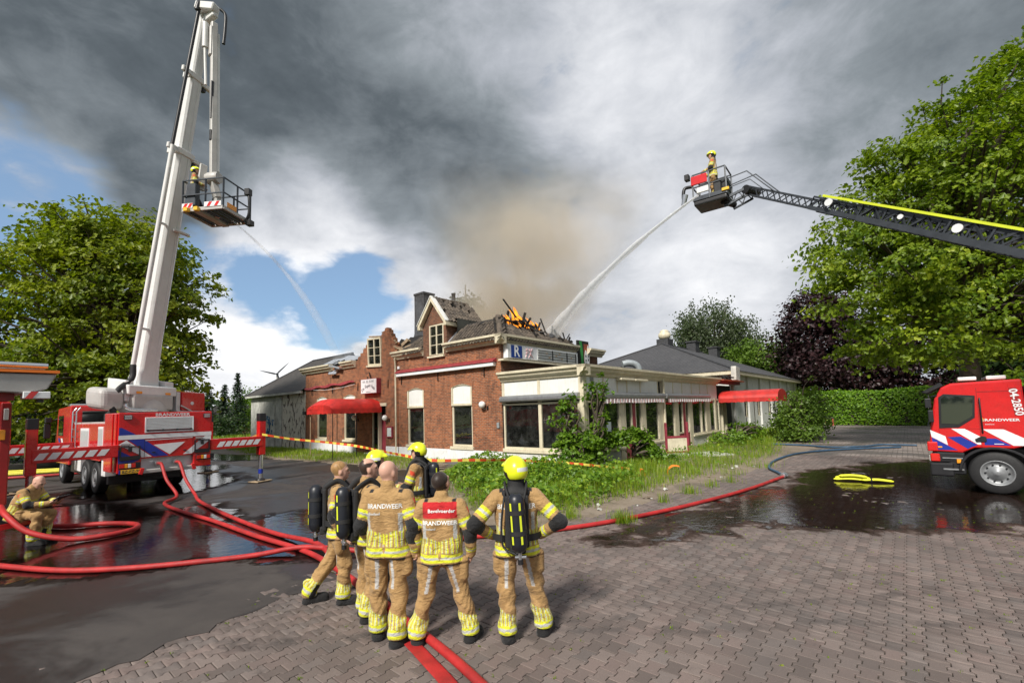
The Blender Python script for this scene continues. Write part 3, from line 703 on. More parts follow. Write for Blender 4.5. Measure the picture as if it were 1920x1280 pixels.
# entrance
f = window(house, 'L', 13.95, 14.68, .12, 2.78, fw=.09, d=-.05, name='entrance_door', framemat='cream_paint')
fb('door_frame', 'cream_paint', f, 'L', 13.86, 13.97, -.12, .08, .10, 2.80); fb('door_leaf', 'maroon_paint', house, 'L', 13.22, 13.86, -.20, -.14, .12, 2.30)
fb('door_step', 'white_plinth', house, 'L', 13.1, 14.8, .07, .50, -.1, .11, .01)
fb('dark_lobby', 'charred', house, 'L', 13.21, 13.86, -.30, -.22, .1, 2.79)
fb('lintel', 'cream_paint', house, 'L', 13.05, 14.85, .065, .14, 2.78, 2.96, .01)
# gable window, leaning
gw = window(house, 'L', 13.60, 15.00, 5.22, 6.86, fw=.10, d=.02, cols=2, rows=3)
gw.matrix_local = Matrix.Translation((0, 14.3, 5.22)) @ Matrix.Rotation(RAD(-4), 4, 'Y') @ Matrix.Rotation(RAD(3), 4, 'X') @ Matrix.Translation((0, -14.3, -5.22))
one('sill', 'cream_paint', gw, lambda b: b.box(-.16, .04, 13.5, 15.08, 5.12, 5.22), .01)
one('head_board', 'raw_wood', gw, lambda b: b.cbox((.06, 14.25, 6.93), (.2, 1.2, .09), rotm(.05)), .01)
# cornices / gutters
def cornice(name, fac, u0, u1, z, parent=house, out=.38, mat='cream_paint', plane=0.0):
    b = MB(); prof = [(0.0, z-.30), (.10, z-.30), (.14, z-.20), (.27, z-.12), (.30, z-.02), (out, z+.02), (out, z+.12), (.0, z+.12)]
    pts = [(-(plane+d), h) for d, h in prof]
    if fac == 'L': b.prism(pts, u0, u1, 'y')
    else: b.prism(pts, u0, u1, 'x')
    return b.build(name, mat, parent)
cornice('cornice', 'L', Y0-.38, 7.88, 5.64); cornice('cornice', 'L', 9.72, 12.3, 5.64)
cornice('cornice', 'L', 16.42, 17.9, 5.60); cornice('cornice', 'L', 19.3, 23.5, 5.60)
c_ = cornice('cornice', 'R', -.38, 6.15, 5.64, plane=-Y0); cornice('cornice', 'R', 7.3, 9.0, 5.60, plane=-Y0)
b = MB(); b.cbox((-.2, 18.5, 5.45), (.35, 1.2, .10), rotm(.22, .1, .1)); b.cbox((-.1, 18.7, 5.25), (.2, .9, .06), rotm(-.3, .2, 0)); b.cbox((-.25, 18.9, 5.1), (.06, 1.0, .16), rotm(.05, .3, 0))
b.build('broken_gutter', 'sheet_metal', house)
b = MB(); b.tube([(-.10, 12.16, z) for z in (-.05, 2, 4, 5.0)]+[(-.16, 12.10, 5.25), (-.22, 12.05, 5.42)], .05, 8); b.build('downpipe', 'cream_paint', house)
# what is left of the tiled roof
roof = bpy.data.objects.new('roof', None); link(roof, house); tag(roof, 'dark brown pantiles over charred boards, burnt off along the top')
S2 = math.sqrt(.5)
def deck(fac, u0, u1, topf, n=24):
    us = np.linspace(u0, u1, n); b = MB(); P = []
    for v in (0, 1):
        row = []
        for k, u in enumerate(us):
            a = (topf(u)*v)*S2+(-.22 if v == 0 else 0)
            row.append((a, u, 5.76+a) if fac == 'L' else (u, Y0+a, 5.76+a))
        P.append(row)
    b.grid(np.array(P), False); return b.build('roof_deck', 'charred', roof)
def lim(u, lo=0.0): return max(lo, u)
topL = lambda u: min(1.55, .30+(u-(Y0-.15))*1.42)                  # cut by the hip
topL2 = lambda u: 1.40-.05*math.sin(u*7)
topR = lambda u: min(min(1.55, .30+(u+.15)*1.42), max(.12, 1.62-.24*max(0, u-1.6)+.10*math.sin(u*6)))
deck('L', Y0-.05, 7.9, topL); deck('L', 9.75, 12.2, topL2); deck('R', -.05, 6.0, topR)
lay_tiles(roof, (-.26, Y0-.25, 5.76-.26), (0, 1, 0), (S2, 0, S2), 7.9-Y0+.2, lambda u: topL(Y0-.25+u)+.25, seed=2)
lay_tiles(roof, (-.26, 9.72, 5.76-.26), (0, 1, 0), (S2, 0, S2), 2.3, lambda u: 1.5-(.9 if u > 1.6 else 0), seed=3, jit=.05)
lay_tiles(roof, (6.0, Y0-.26, 5.76-.26), (-1, 0, 0), (0, S2, S2), 6.2, lambda u: topR(6.0-u)+.25, seed=4, jit=.03)
for k in range(7):     # round hip tiles
    t = .02+k*.17; p = (-.22+t, Y0-.22+t, 5.80-.20+t)
    b = MB(); 
    R_ = np.array(frame((0, 0, 0), (1, -1, 0), (1, 1, 1.0)))[:3, :3]
    prof = [[(.13*math.cos(a)*(1+.12*(v < .5)), (v-.5)*.36, .10*math.sin(a)*(1+.12*(v < .5))+.01) for a in np.linspace(0, math.pi, 8)] for v in (0, 1)]
    P = np.array(prof) @ R_.T+np.array(p); b.grid(P); b.build('hip_tile', 'roof_tile', roof)
b = MB(); b.lathe([(.16, -.05), (.17, .05), (.10, .14), (.02, .16)], (.95, Y0+.95, 6.82), 8); b.build('hip_cap', 'roof_tile', roof)
# charred structure standing out of the ruin
rr = random.Random(21)
for k in range(52):
    x = rr.uniform(1.2, 7.0); zb = 5.8+max(0, .9-.13*x)+rr.uniform(0, .25); L_ = rr.uniform(.5, 1.5)
    a = np.array([x, Y0+rr.uniform(.3, 1.6), zb]); dd = np.array([rr.uniform(-1, .5), rr.uniform(-.3, .6), rr.uniform(.05, .75)]); dd /= np.linalg.norm(dd)
    MB().bar(a-dd*L_*.4, a+dd*L_*.6, rr.uniform(.05, .10), rr.uniform(.05, .14)).build('burnt_timber', 'charred', roof)
for k in range(26):
    x = rr.uniform(1.6, 6.8); a = (x, Y0+rr.uniform(.15, 1.5), 5.85+max(0.1, 1.0-.15*x)+rr.uniform(-.1, .2))
    MB().cbox(a, (rr.uniform(.25, .6), rr.uniform(.2, .5), .03), rotm(rr.gauss(.6, .4), rr.gauss(0, .4), rr.uniform(0, 3))).build('burnt_board', 'charred_slate' if k % 3 else 'charred', roof)
for c, sz, ro in (((4.6, Y0+.5, 6.15), (1.5, .5, .02), (.65, .25, .1)), ((5.5, Y0+.35, 5.98), (1.2, .3, .02), (.7, .22, .05))):
    MB().cbox(c, sz, rotm(*ro)).build('loose_sheet', 'sheet_metal', roof)
for c, sz, ro in (((.35, 12.35, 6.15), (.25, .3, .9), (.35, .5, .2)), ((.5, 12.0, 6.3), (.3, .2, .6), (.9, .2, .2)), ((.2, 11.9, 5.95), (.5, .9, .08), (.5, -.2, .3)), ((.4, 12.2, 5.95), (.1, .9, .1), (.2, .3, .5)), ((.3, 11.6, 6.05), (.1, .8, .08), (-.3, .3, .2))):
    MB().cbox(c, sz, rotm(*ro)).build('burnt_timber', 'charred' if c[1] > 12.1 else 'raw_wood', roof)
for k in range(14):
    y = 16.9+k*.45; x = rr.uniform(.2, .6)
    MB().bar((x-.3, y, 5.6), (x+rr.uniform(.2, 1.3), y+rr.uniform(-.1, .1), 5.75+rr.uniform(.0, .35)), .07, .12).build('burnt_timber', 'charred', roof)
for c, sz, ro in (((1.2, 19.4, 6.10), (1.7, 2.6, .05), (0.10, -.42, 0)), ((1.0, 21.6, 6.05), (1.5, 1.4, .05), (.02, -.5, 0))):
    MB().cbox(c, sz, rotm(*ro)).build('roof_panel', 'sheet_metal', roof)
one('ruin_floor', 'charred', roof, lambda b: b.box(.3, XB-.3, Y0+.3, Y1-.3, 5.0, 5.1))
# chimneys
b = MB(); 
sec = [(4.6, 1.0, .6), (6.2, .85, .55), (7.4, .50, .45), (8.6, .47, .44), (9.9, .47, .44)]
P = [[(3.3+sx*w2, 13.75+sy*w1+(.28 if z < 7 else 0)*(1 if w1 > 1 else 0), z) for sx, sy in ((-1, -1), (1, -1), (1, 1), (-1, 1))] for z, w1, w2 in sec]
b.grid(np.array(P), False, True); b.box(2.82, 3.78, 13.24, 14.26, 9.9, 10.02); b.build('chimney', 'sooty_brick', house)
b = MB(); b.box(3.0, 3.5, 10.5, 11.25, 5.6, 8.55); b.lathe([(.2, 8.55), (.2, 8.7), (.12, 8.75), (.12, 9.45), (.14, 9.45), (.14, 9.5)], (3.25, 10.9, 0), 10); b.build('chimney', 'sooty_brick', house)
b = MB(); b.box(3.3, 3.75, 6.05, 6.5, 5.6, 7.25); b.box(3.24, 3.81, 5.99, 6.56, 7.25, 7.33); b.build('chimney', 'sooty_brick', house)
# ---- wall dormer
dor = bpy.data.objects.new('dormer', None); link(dor, house); tag(dor, 'brick dormer with cream bargeboards and a tall white casement')
DY0, DY1, DE, DA = 7.86, 9.74, 6.92, 8.12; DM = (DY0+DY1)/2
b = MB(); facade(b, 'L', DY0, DY1, 5.2, DE, [(8.10, 9.24, 5.30, 6.86)], plane=.03, depth=.25)
b.add([(-.03, DY0, DE), (-.03, DY1, DE), (-.03, DM, DA)], [(0, 1, 2)])
for y in (DY0, DY1): b.add([(-.03, y, 5.2), (2.6, y, 5.2), (2.6, y, DE), (-.03, y, DE)], [(0, 1, 2, 3)])
b.build('dormer_wall', 'dark_brick', dor)
window(dor, 'L', 8.10, 9.24, 5.24, 6.88, fw=.085, d=-.02, cols=2, rows=3, framemat='cream_paint', room=True)
one('sill', 'cream_paint', dor, lambda b: b.box(-.14, .0, 8.02, 9.32, 5.14, 5.24), .01)
for s in (1, -1):
    ye = DM+s*(DM-DY0+.17); ze = DE-.10
    b = MB(); b.bar((-.16, DM, DA+.10), (-.16, ye, ze), .14, .20, up=(1, 0, 0)) if False else b.prism([(DM, DA+.20), (ye, ze+.08), (ye, ze-.14), (DM, DA-.04)], -.26, -.035, 'x')
    b.build('bargeboard', 'cream_paint', dor)
    b = MB(); b.prism([(DM, DA+.26), (ye+s*.04, ze+.12), (ye+s*.04, ze+.08), (DM, DA+.20)], -.30, -.02, 'x'); b.build('verge_trim', 'white_panel', dor)
    b = MB(); b.box(-.24, 2.2, min(DY0, DY0) -.20 if s < 0 else DY1+.001, DY0-.001 if s < 0 else DY1+.20, DE-.22, DE-.04); b.build('dormer_eave', 'cream_paint', dor)
    up = np.array([0, -s*(DM-DY0+.2), DA-DE+.2]); ln = np.linalg.norm(up); up /= ln
    o = np.array([-.2 if s > 0 else 2.5, ye, DE-.02]); 
    b = MB(); b.add([(-.2, ye, DE-.03), (2.5, ye, DE-.03), (2.5, DM, DA+.12), (-.2, DM, DA+.12)], [(0, 1, 2, 3)]); b.build('dormer_deck', 'charred', dor)
    lay_tiles(dor, o, (1, 0, 0) if s > 0 else (-1, 0, 0), up, 2.6, lambda u: ln-.05, seed=30+s, du=.215, dv=.30, jit=.015, lift=.03)
one('ridge_cap', 'roof_tile', dor, lambda b: b.tube([(-.15, DM, DA+.16), (2.4, DM, DA+.16)], .09, 8))
one('lead_flashing', 'sheet_metal', dor, lambda b: b.cbox((.62, DY0-.06, 6.42), (1.75, .12, .05), rotm(0, -math.pi/4, 0)))

# ---- things on the brick front
def rooted(name, label, cat): return thing(name, label, cat, HC, HROT)
aw = rooted('awning_cassette', 'long folded wall awning, white case with faded red top along the brick front', 'awning')
fb('case', 'sign_white', aw, 'L', 4.55, 11.95, .01, .22, 4.36, 4.54, .015)
b = MB(); b.prism([(-.01, 4.545), (-.27, 4.545), (-.25, 4.62), (-.01, 4.74)], 4.5, 12.0, 'y'); b.build('folded_fabric', 'dark_red', aw)
t_ = rooted('torn_awning', 'torn faded red awning strip hanging under the broken gutter', 'awning')
ys = np.linspace(16.45, 23.1, 30); P = [[(-.05-.06*abs(math.sin(y*2)), y, 4.50-.16*((y-16.4)/6.7)**.7+.04*math.sin(y*3)) for y in ys], [(-.14-.03*math.sin(y*5), y, 4.36-.18*((y-16.4)/6.7)**.7+.05*math.sin(y*3+1)) for y in ys]]
b = MB(); b.grid(np.array(P)); b.build('fabric', 'dark_red', t_)
b = MB(); b.tube([(-.10, y, 4.33-.35*math.sin((y-16.4)/6.7*math.pi)*.5-.1) for y in ys], .012, 5); b.build('hanging_edge', 'sign_white', t_)
sg = rooted('wall_sign', 'white and maroon box sign over the red canopy', 'sign')
b = MB(); fbox(b, 'L', 13.62, 15.30, .07, .36, 3.55, 4.42); b.build('box', 'maroon_paint', sg, .01)
fb('face', 'sign_white', sg, 'L', 13.66, 15.28, .362, .372, 3.58, 4.40)
SM = lambda u, z: frame((-.376, u, z), (0, -1, 0), (0, 0, 1))
text_obj('lettering', 'HA. BE. EUWI', 'print_dark', sg, SM(14.5, 4.25), .20, wscale=1.0)
for tx, u, z, rot in (('De', 15.05, 3.80, .6), ('Eupen', 14.55, 4.0, .12), ('huis', 13.98, 3.90, -.55)):
    M_ = SM(u, z) @ np.array(Matrix.Rotation(rot, 4, 'Z')); text_obj('lettering', tx, 'print_dark', sg, M_, .25, bold=True)
text_obj('lettering', 'restaurant', 'print_dark', sg, SM(14.5, 3.66), .12)
one('bracket', 'black_iron', sg, lambda b: b.bar((-.05, 14.9, 4.85), (-.34, 14.3, 4.42), .05))
def globe(name, label, y, z, d0=.0):
    o = rooted(name, label, 'lamp')
    one('arm', 'black_iron', o, lambda b: (b.tube([(-d0, y-.22, z-.14), (-d0-.12, y-.16, z-.20), (-d0-.16, y, z-.17)], .016, 6), b.cbox((-d0-.02, y-.22, z-.14), (.04, .08, .16))))
    one('globe', 'globe_glass', o, lambda b: b.lathe([(.02, -.16), (.09, -.14), (.15, -.06), (.165, .02), (.14, .10), (.08, .15), (.01, .168)], (-d0-.16, y, z), 14))
globe('wall_lamp', 'white globe lamp on the brick pier beside the big annex window', 5.35, 2.62)
globe('wall_lamp', 'white globe lamp beside the maroon menu case', 13.05, 2.10, .06)
globe('wall_lamp', 'white globe lamp under the red canopy by the entrance', 16.30, 2.15, .06)
mc = rooted('menu_case', 'maroon framed menu case beside the house entrance', 'menu case')
fb('case', 'maroon_paint', mc, 'L', 12.45, 13.02, .065, .15, .98, 1.62, .01); fb('sheet', 'paper', mc, 'L', 12.54, 12.93, .151, .156, 1.06, 1.54)
bk = rooted('burglar_alarm', 'small white box fixed above the folded awning', 'alarm'); fb('box', 'sign_white', bk, 'L', 11.85, 12.02, .0, .08, 4.80, 4.96, .01)
sw = rooted('meter_box', 'small grey box on the brick corner', 'box'); fb('box', 'zinc', sw, 'L', 4.42, 4.56, .0, .07, 1.55, 1.80, .01)
fl = rooted('floodlight', 'black floodlight on the far brick corner', 'lamp'); one('head', 'black_iron', fl, lambda b: (b.cbox((-.25, 22.75, 2.55), (.22, .34, .26)), b.bar((0, 22.75, 2.5), (-.2, 22.75, 2.5), .04)))
# R sign on the end wall over the annex roof
rs_ = rooted('restaurant_sign', 'white light box with a blue letter R on the house end wall', 'sign')
PY = Y0-.30
one('box', 'sign_white', rs_, lambda b: b.box(.17, 6.0, Y0-.28, Y0-.005, 4.70, 5.34), .012)
one('blue_panel', 'sign_blue', rs_, lambda b: b.box(.40, 1.18, Y0-.292, Y0-.282, 4.73, 5.31))
RM = lambda u, z, d=.297: frame((u, Y0-d, z), (1, 0, 0), (0, 0, 1))
text_obj('letter', 'R', 'sign_white', rs_, RM(.79, 5.02), .74, bold=True, wscale=.95)
b = MB()
for a, c in (((-.28, .12), (-.05, .14)), ((-.17, .24), (-.19, -.05)), ((-.28, -.04), (-.04, .03)), ((-.18, -.02), (-.28, -.22)), ((.02, .22), (.10, .0)), ((.22, .24), (.08, -.02)), ((-.02, .10), (.28, .12)), ((.10, .0), (-.06, -.24)), ((.08, -.02), (.28, -.22)), ((0, -.1), (.2, -.08))):
    b.bar((1.72+a[0], Y0-.290, 5.02+a[1]), (1.72+c[0], Y0-.290, 5.02+c[1]), .012, .05, up=(0, 1, 0))
b.build('emblem', 'sign_pink', rs_)
one('letter_tray', 'white_panel', rs_, lambda b: b.box(2.35, 5.92, Y0-.296, Y0-.283, 4.76, 5.28))
for z in (4.84, 4.97, 5.10, 5.22): one('rail', 'black_iron', rs_, lambda b: b.box(2.4, 5.75, Y0-.325, Y0-.298, z-.009, z+.009))
for x in (3.6, 4.9, 5.75): one('rail_post', 'black_iron', rs_, lambda b: b.box(x-.02, x+.02, Y0-.33, Y0-.299, 4.76, 5.26))
for x, z in ((3.1, 5.1), (3.9, 5.02), (4.2, 5.12), (4.4, 4.9), (5.3, 5.0), (3.3, 4.9)): one('letter_scrap', 'raw_wood', rs_, lambda b: b.cbox((x, Y0-.335, z), (.12, .01, .06)))
one('support_rail', 'cream_paint', rs_, lambda b: b.box(-.2, 6.05, Y0-.34, Y0-.01, 4.56, 4.64))
mu = rooted('painted_panel', 'dark painted board with green stripe and white ovals above the annex roof', 'sign')
one('board', 'charred', mu, lambda b: b.box(6.30, 7.50, Y0-.10, Y0-.01, 4.0, 6.12), .01)
pm('leaf_green', (.03, .28, .05), .5); pm('rust_red', (.32, .07, .03), .6, var=.3)
b = MB(); zz = np.linspace(6.08, 4.5, 12); b.grid(np.array([[(6.48+.14*math.sin((6.1-z)*1.2)+s, Y0-.108, z) for z in zz] for s in (0, .26)]), False); b.build('green_stripe', 'leaf_green', mu)
one('red_ground', 'rust_red', mu, lambda b: b.box(6.95, 7.49, Y0-.108, Y0-.103, 4.0, 5.95))
for cx, cz, rx_, rz_ in ((7.12, 5.0, .17, .62), (7.38, 5.25, .13, .66)):
    b = MB(); b.add([(cx+rx_*math.cos(t), Y0-.116, cz+rz_*math.sin(t)) for t in np.linspace(0, 2*math.pi, 20, endpoint=False)], [tuple(range(20))]); b.build('white_oval', 'sign_white', mu)
    for dz in (.25, 0, -.2): one('dark_mark', 'print_dark', mu, lambda b: b.box(cx-.05, cx+.04, Y0-.124, Y0-.118, cz+dz-.05, cz+dz+.08))

# ------------------------------------------------------------------ red canopies
def canopy(name, label, fac, u0, u1, dmax, zv, zt, poles, dome=True):
    o = rooted(name, label, 'canopy'); n = 14; k = 10
    cu, hw = (u0+u1)/2, (u1-u0)/2
    def pt(u, d, z): return fpt(fac, u, d, z)
    P = []
    for d in np.linspace(.08, dmax, k):
        # the front end slopes down in a quarter dome
        f = 1.0 if d < dmax-.55 or not dome else math.sqrt(max(.0, 1-((d-(dmax-.55))/.62)**2))
        P.append([pt(cu-hw*math.cos(math.pi*j/n), d, zv+.02+(zt-zv)*math.sin(math.pi*j/n)**.8*max(.25, f)) for j in range(n+1)])
    b = MB(); b.grid(np.array(P)); E_ = P[-1]; b.add(E_, [tuple(range(len(E_)))]); b.build('fabric', 'red_fabric', o)
    # scalloped edge
    ring = [pt(u0, d, zv) for d in np.linspace(.08, dmax, 24)]+[pt(u, dmax, zv) for u in np.linspace(u0, u1, 18)[1:]]+[pt(u1, d, zv) for d in np.linspace(dmax, .08, 24)[1:]]
    low = [np.array(p)+np.array([0, 0, -.16-.05*abs(math.sin(i*1.15))]) for i, p in enumerate(ring)]
    top = [np.array(p)+np.array([0, 0, .06]) for p in ring]
    b = MB(); b.grid(np.array([top, low]), False); b.build('valance', 'red_fabric', o)
    for i, (u, d) in enumerate(poles):
        b = MB(); b.tube([pt(u, d, -.02), pt(u, d, zv+.05)], .022, 6); b.build('pole', 'raw_wood' if i % 2 else 'black_iron', o)
    b = MB(); b.bar(pt(u0+.05, .1, zv+.02), pt(u0+.05, dmax-.05, zv+.02), .04); b.bar(pt(u1-.05, .1, zv+.02), pt(u1-.05, dmax-.05, zv+.02), .04); b.bar(pt(u0+.05, dmax-.08, zv+.02), pt(u1-.05, dmax-.08, zv+.02), .04)
    b.build('frame', 'metal_grey', o)
canopy('entrance_canopy', 'red barrel canopy on thin poles over the brick house entrance', 'L', 13.55, 16.35, 3.15, 2.62, 3.24, [(13.7, 3.0), (16.2, 3.0), (13.7, 1.6), (16.2, 1.4)])
canopy('hall_canopy', 'red barrel canopy over the dark doorway between annex and white hall', 'R', 16.6, 19.4, 3.55, 2.60, 3.16, [(16.8, 3.3), (19.2, 3.3), (17.0, 1.6), (19.2, 1.6)], False)

# ------------------------------------------------------------------ glazed white annex on the corner
anx = thing('glazed_annex', 'low cream and white glazed annex wrapped round the house corner', 'annex', HC, HROT)
AT = 4.02; XE = 16.6
slab = MB(); slab.box(.05, XE, .05, 4.20, 3.72, 3.98); slab.box(8.65, 21.0, 4.2, 12, 3.72, 3.98); slab.build('flat_roof', 'charred_slate', anx)
cornice('cornice', 'L', -.38, 4.22, AT-.12, anx); cornice('cornice', 'R', -.38, XE, AT-.12, anx)
fb('plinth', 'painted_brick', anx, 'L', .0, 4.22, -.25, .02, -.3, .50); 
for a, c in ((.02, 3.28), (5.36, 9.55), (11.65, 16.6)): fb('plinth', 'painted_brick', anx, 'R', a, c, -.25, .02, -.3, .50)
fb('sill', 'cream_paint', anx, 'L', -.06, 4.20, -.18, .10, .50, .66, .01)
for a, c in ((-.06, 3.22), (5.40, 9.50), (11.7, 16.6)): fb('sill', 'cream_paint', anx, 'R', a, c, -.18, .10, .50, .60, .01)
window(anx, 'L', .16, 2.10, .66, 2.62, fw=.08, d=.0, curtain=True); window(anx, 'L', 2.10, 4.12, .66, 2.62, fw=.08, d=.0, curtain=True)
# panels over the windows, each a sheet with cover strips
for a, c in ((.16, 2.12), (2.16, 4.12)): fb('fascia_panel', 'white_panel', anx, 'L', a, c, -.05, .03, 2.96, 3.62, .006)
for a in (.0, 2.06, 4.06): fb('cover_strip', 'cream_paint', anx, 'L', a, a+.14, -.06, .05, 2.60, 3.70)
fb('head_board', 'cream_paint', anx, 'L', .14, 4.06, -.06, .042, 3.56, 3.66)
edges = [0.16, 1.55, 2.75, 3.65, 5.0, 7.0, 7.55, 9.0, 10.3, 11.8, 13.2, 14.6]
for a, c in zip(edges[:-1], edges[1:]):
    if c-a > .8: fb('fascia_panel', 'white_panel', anx, 'R', a+.02, c-.02, -.05, .03, 2.96, 3.62, .006)
for a in edges: fb('cover_strip', 'cream_paint', anx, 'R', a-.05, a+.05, -.06, .045, 2.90, 3.70)
fb('head_board', 'cream_paint', anx, 'R', .2, 16.5, -.06, .036, 3.56, 3.66)
fb('entrance_panel', 'white_panel', anx, 'R', 14.65, 16.5, -.06, .02, 2.62, 3.60)
for nm, u0, u1, fac in (('L', .10, 4.20, 'L'), ('R', .35, 7.45, 'R'), ('R', 7.65, 14.5, 'R')):
    d = MB(); 
    prof = [(.05, 2.68), (.22, 2.68), (.27, 2.74), (.27, 2.86), (.20, 2.94), (.05, 2.96)]
    pts = [(-a, z) for a, z in prof]
    d.prism(pts, u0, u1, 'y' if fac == 'L' else 'x'); cs = d.build('shutter_box', 'metal_grey', anx, .01)
    if fac == 'R':
        us = np.arange(u0+.1, u1-.05, .05); b = MB()
        T_ = [fpt('R', u, .245+.018*math.sin(u*22), 2.69) for u in us]; B_ = [fpt('R', u, .25+.025*math.sin(u*22), 2.53-.04*abs(math.sin(u*12))) for u in us]
        b.grid(np.array([T_, B_]), False); b.m = [0 if i % 2 else 1 for i in range(len(b.f))]
        b.build('striped_valance', ['sign_white', 'faded_pink'], anx); tag(bpy.data.objects[anx.children[-1].name])
def post(u0, u1, z0=.0, z1=2.70, d0=-.08, d1=.06, mat='cream_paint'): fb('post', mat, anx, 'R', u0, u1, d0, d1, z0, z1)
fb('corner_post', 'cream_paint', anx, 'L', -.06, .16, -.16, .06, .66, 3.72)
# bays of the white front
window(anx, 'R', .20, 2.85, .60, 2.62, fw=.08, d=.0, curtain=True); post(2.85, 3.28, .0, 2.7)
for u0, u1 in ((3.34, 4.04), (4.36, 5.02)):
    f = window(anx, 'R', u0, u1, .78, 2.60, fw=.07, d=.0, name='door_leaf')
    fb('door_panel', 'maroon_paint', f, 'R', u0, u1, -.06, .035, .06, .78, .008)
post(4.06, 4.34, .05, 2.62, mat='maroon_paint'); post(5.04, 5.36, .0, 2.7)
window(anx, 'R', 5.40, 7.0, .60, 2.62, fw=.09, d=.0, curtain=True); post(7.02, 7.72, .0, 2.7); fb('drainpipe', 'cream_paint', anx, 'R', 7.50, 7.62, .06, .16, .0, 3.7, .02)
window(anx, 'R', 7.76, 9.05, .60, 2.62, fw=.08, d=.0, curtain=True); post(9.07, 9.52, .0, 2.7)
for u0, u1 in ((9.56, 10.25), (10.62, 11.2)):
    f = window(anx, 'R', u0, u1, .78, 2.60, fw=.07, d=.0, name='door_leaf')
    fb('door_panel', 'maroon_paint', f, 'R', u0, u1, -.06, .035, .06, .78, .008)
post(10.27, 10.60, .05, 2.62, mat='maroon_paint'); post(11.22, 11.66, .0, 2.7)
window(anx, 'R', 11.7, 13.25, .60, 2.62, fw=.08, d=.0, curtain=True); window(anx, 'R', 13.3, 14.1, .60, 2.62, fw=.08, d=.0, curtain=True); post(14.1, 14.75, .0, 2.7)
window(anx, 'R', 14.8, 15.9, .60, 2.62, fw=.08, d=.0, curtain=True); post(15.9, 16.15)
window(anx, 'R', 16.15, 16.75, .1, 2.62, fw=.07, d=.0)
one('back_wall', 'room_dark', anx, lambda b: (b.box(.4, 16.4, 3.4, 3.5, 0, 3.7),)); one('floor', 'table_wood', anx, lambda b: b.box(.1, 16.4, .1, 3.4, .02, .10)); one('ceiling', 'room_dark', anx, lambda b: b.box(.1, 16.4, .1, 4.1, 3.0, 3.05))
for u in (1.6, 3.2, 6.2, 8.4, 12.4): one('dining_table', 'table_wood', anx, lambda b: (b.box(u-.5, u+.5, 1.4, 2.2, .78, .83), b.box(u-.05, u+.05, 1.75, 1.85, .1, .78)))
fb('notice', 'paper', bpy.data.objects['glazed_annex'], 'R', 1.72, 2.10, .0, .012, 1.30, 1.72)
for u0, u1 in ((2.6, 3.9), (4.0, 5.3)): fb('tube_light', 'cream_paint', anx, 'R', u0, u1, .10, .34, 3.48, 3.58, .02)
fb('letter_plate', 'metal_grey', anx, 'R', .5, .75, .03, .05, 3.40, 3.55)
# doorway between annex and hall
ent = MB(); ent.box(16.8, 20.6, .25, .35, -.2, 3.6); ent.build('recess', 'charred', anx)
for u in (16.8, 17.6, 18.4): fb('jamb', 'cream_paint', anx, 'R', u, u+.13, -.24, .0, .0, 2.7)
fb('door_fascia', 'maroon_paint', anx, 'R', 16.6, 21.2, -.05, .30, 3.66, 3.86); fb('door_roof', 'rust_red', anx, 'R', 16.5, 21.4, -.3, .55, 3.86, 3.94)
bl = MB(); 
for k in range(12): bl.cbox((18.0+RND.uniform(-.7, .7), -.2+RND.uniform(-.3, .3), 4.0+RND.uniform(0, .2)), (.5, .1, .05), rotm(RND.gauss(0, .4), RND.gauss(0, .4), RND.uniform(0, 3)))
bl.build('debris', 'charred', anx); tag(anx.children[-1], kind='stuff')
pnl = rooted('metal_box', 'weathered pale metal box on the doorway roof edge', 'box'); one('body', 'render_grey', pnl, lambda b: b.cbox((20.2, -.3, 4.45), (1.0, .35, 1.0), rotm(0, .08, 0)), .02)
dk = rooted('duct', 'bent galvanised duct rising from the annex roof', 'duct')
one('pipe', 'zinc', dk, lambda b: b.tube(spline([(10.6, 2.6, 3.9), (10.6, 2.6, 4.55), (10.45, 2.75, 4.85), (10.15, 3.05, 4.95), (9.9, 3.3, 4.88)], 6), .20, 12))
hp = rooted('roof_wreckage', 'charred heap of boards lying on the annex roof', 'debris')
for k in range(22): MB().cbox((9.6+RND.uniform(-1.4, 1.2), 3.4+RND.uniform(-.6, .8), 4.12+RND.uniform(0, .35)), (RND.uniform(.4, 1.2), .12, .06), rotm(RND.gauss(0, .4), RND.gauss(0, .4), RND.uniform(0, 3))).build('burnt_board', 'charred', hp)

# ------------------------------------------------------------------ white hall behind
hall = thing('white_hall', 'long white brick hall with a dark hipped slate roof', 'hall', HC, HROT)
hx0, hx1, hy0, hy1, he = 20.8, 48.0, .25, 17.0, 4.70
hh = [(24.2+4.1*k, 26.0+4.1*k, 1.2, 3.4) for k in range(6)]
b = MB(); facade(b, 'R', hx0, hx1, -.3, he, hh, plane=-hy0); b.build('wall', 'painted_brick', hall)
b = MB(); facade(b, 'L', hy0, hy1, -.3, he, [], plane=-hx0); b.build('end_wall', 'painted_brick', hall)
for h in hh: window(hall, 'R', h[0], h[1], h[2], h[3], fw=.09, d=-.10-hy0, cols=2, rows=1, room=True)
for k in range(7): fb('pilaster', 'painted_brick', hall, 'R', 21.0+4.1*k, 21.6+4.1*k, -hy0+.005, -hy0+.16, -.3, he-.25, .01)
for fac, u0, u1, plane in (('R', hx0-.5, hx1+.4, -hy0), ('L', hy0-.5, hy1, -hx0)):
    b = MB(); fbox(b, fac, u0, u1, plane+.02, plane+.55, he-.26, he+.02); b.build('eave_board', 'cream_paint', hall, .01)
ax, ay, az = 29.0, 8.6, 8.45
ev = [(hx0-.6, hy0-.6, he+.02), (hx1+.5, hy0-.6, he+.02), (hx1+.5, hy1+.5, he+.02), (hx0-.6, hy1+.5, he+.02), (ax, ay, az), (hx1-7.5, ay, az)]
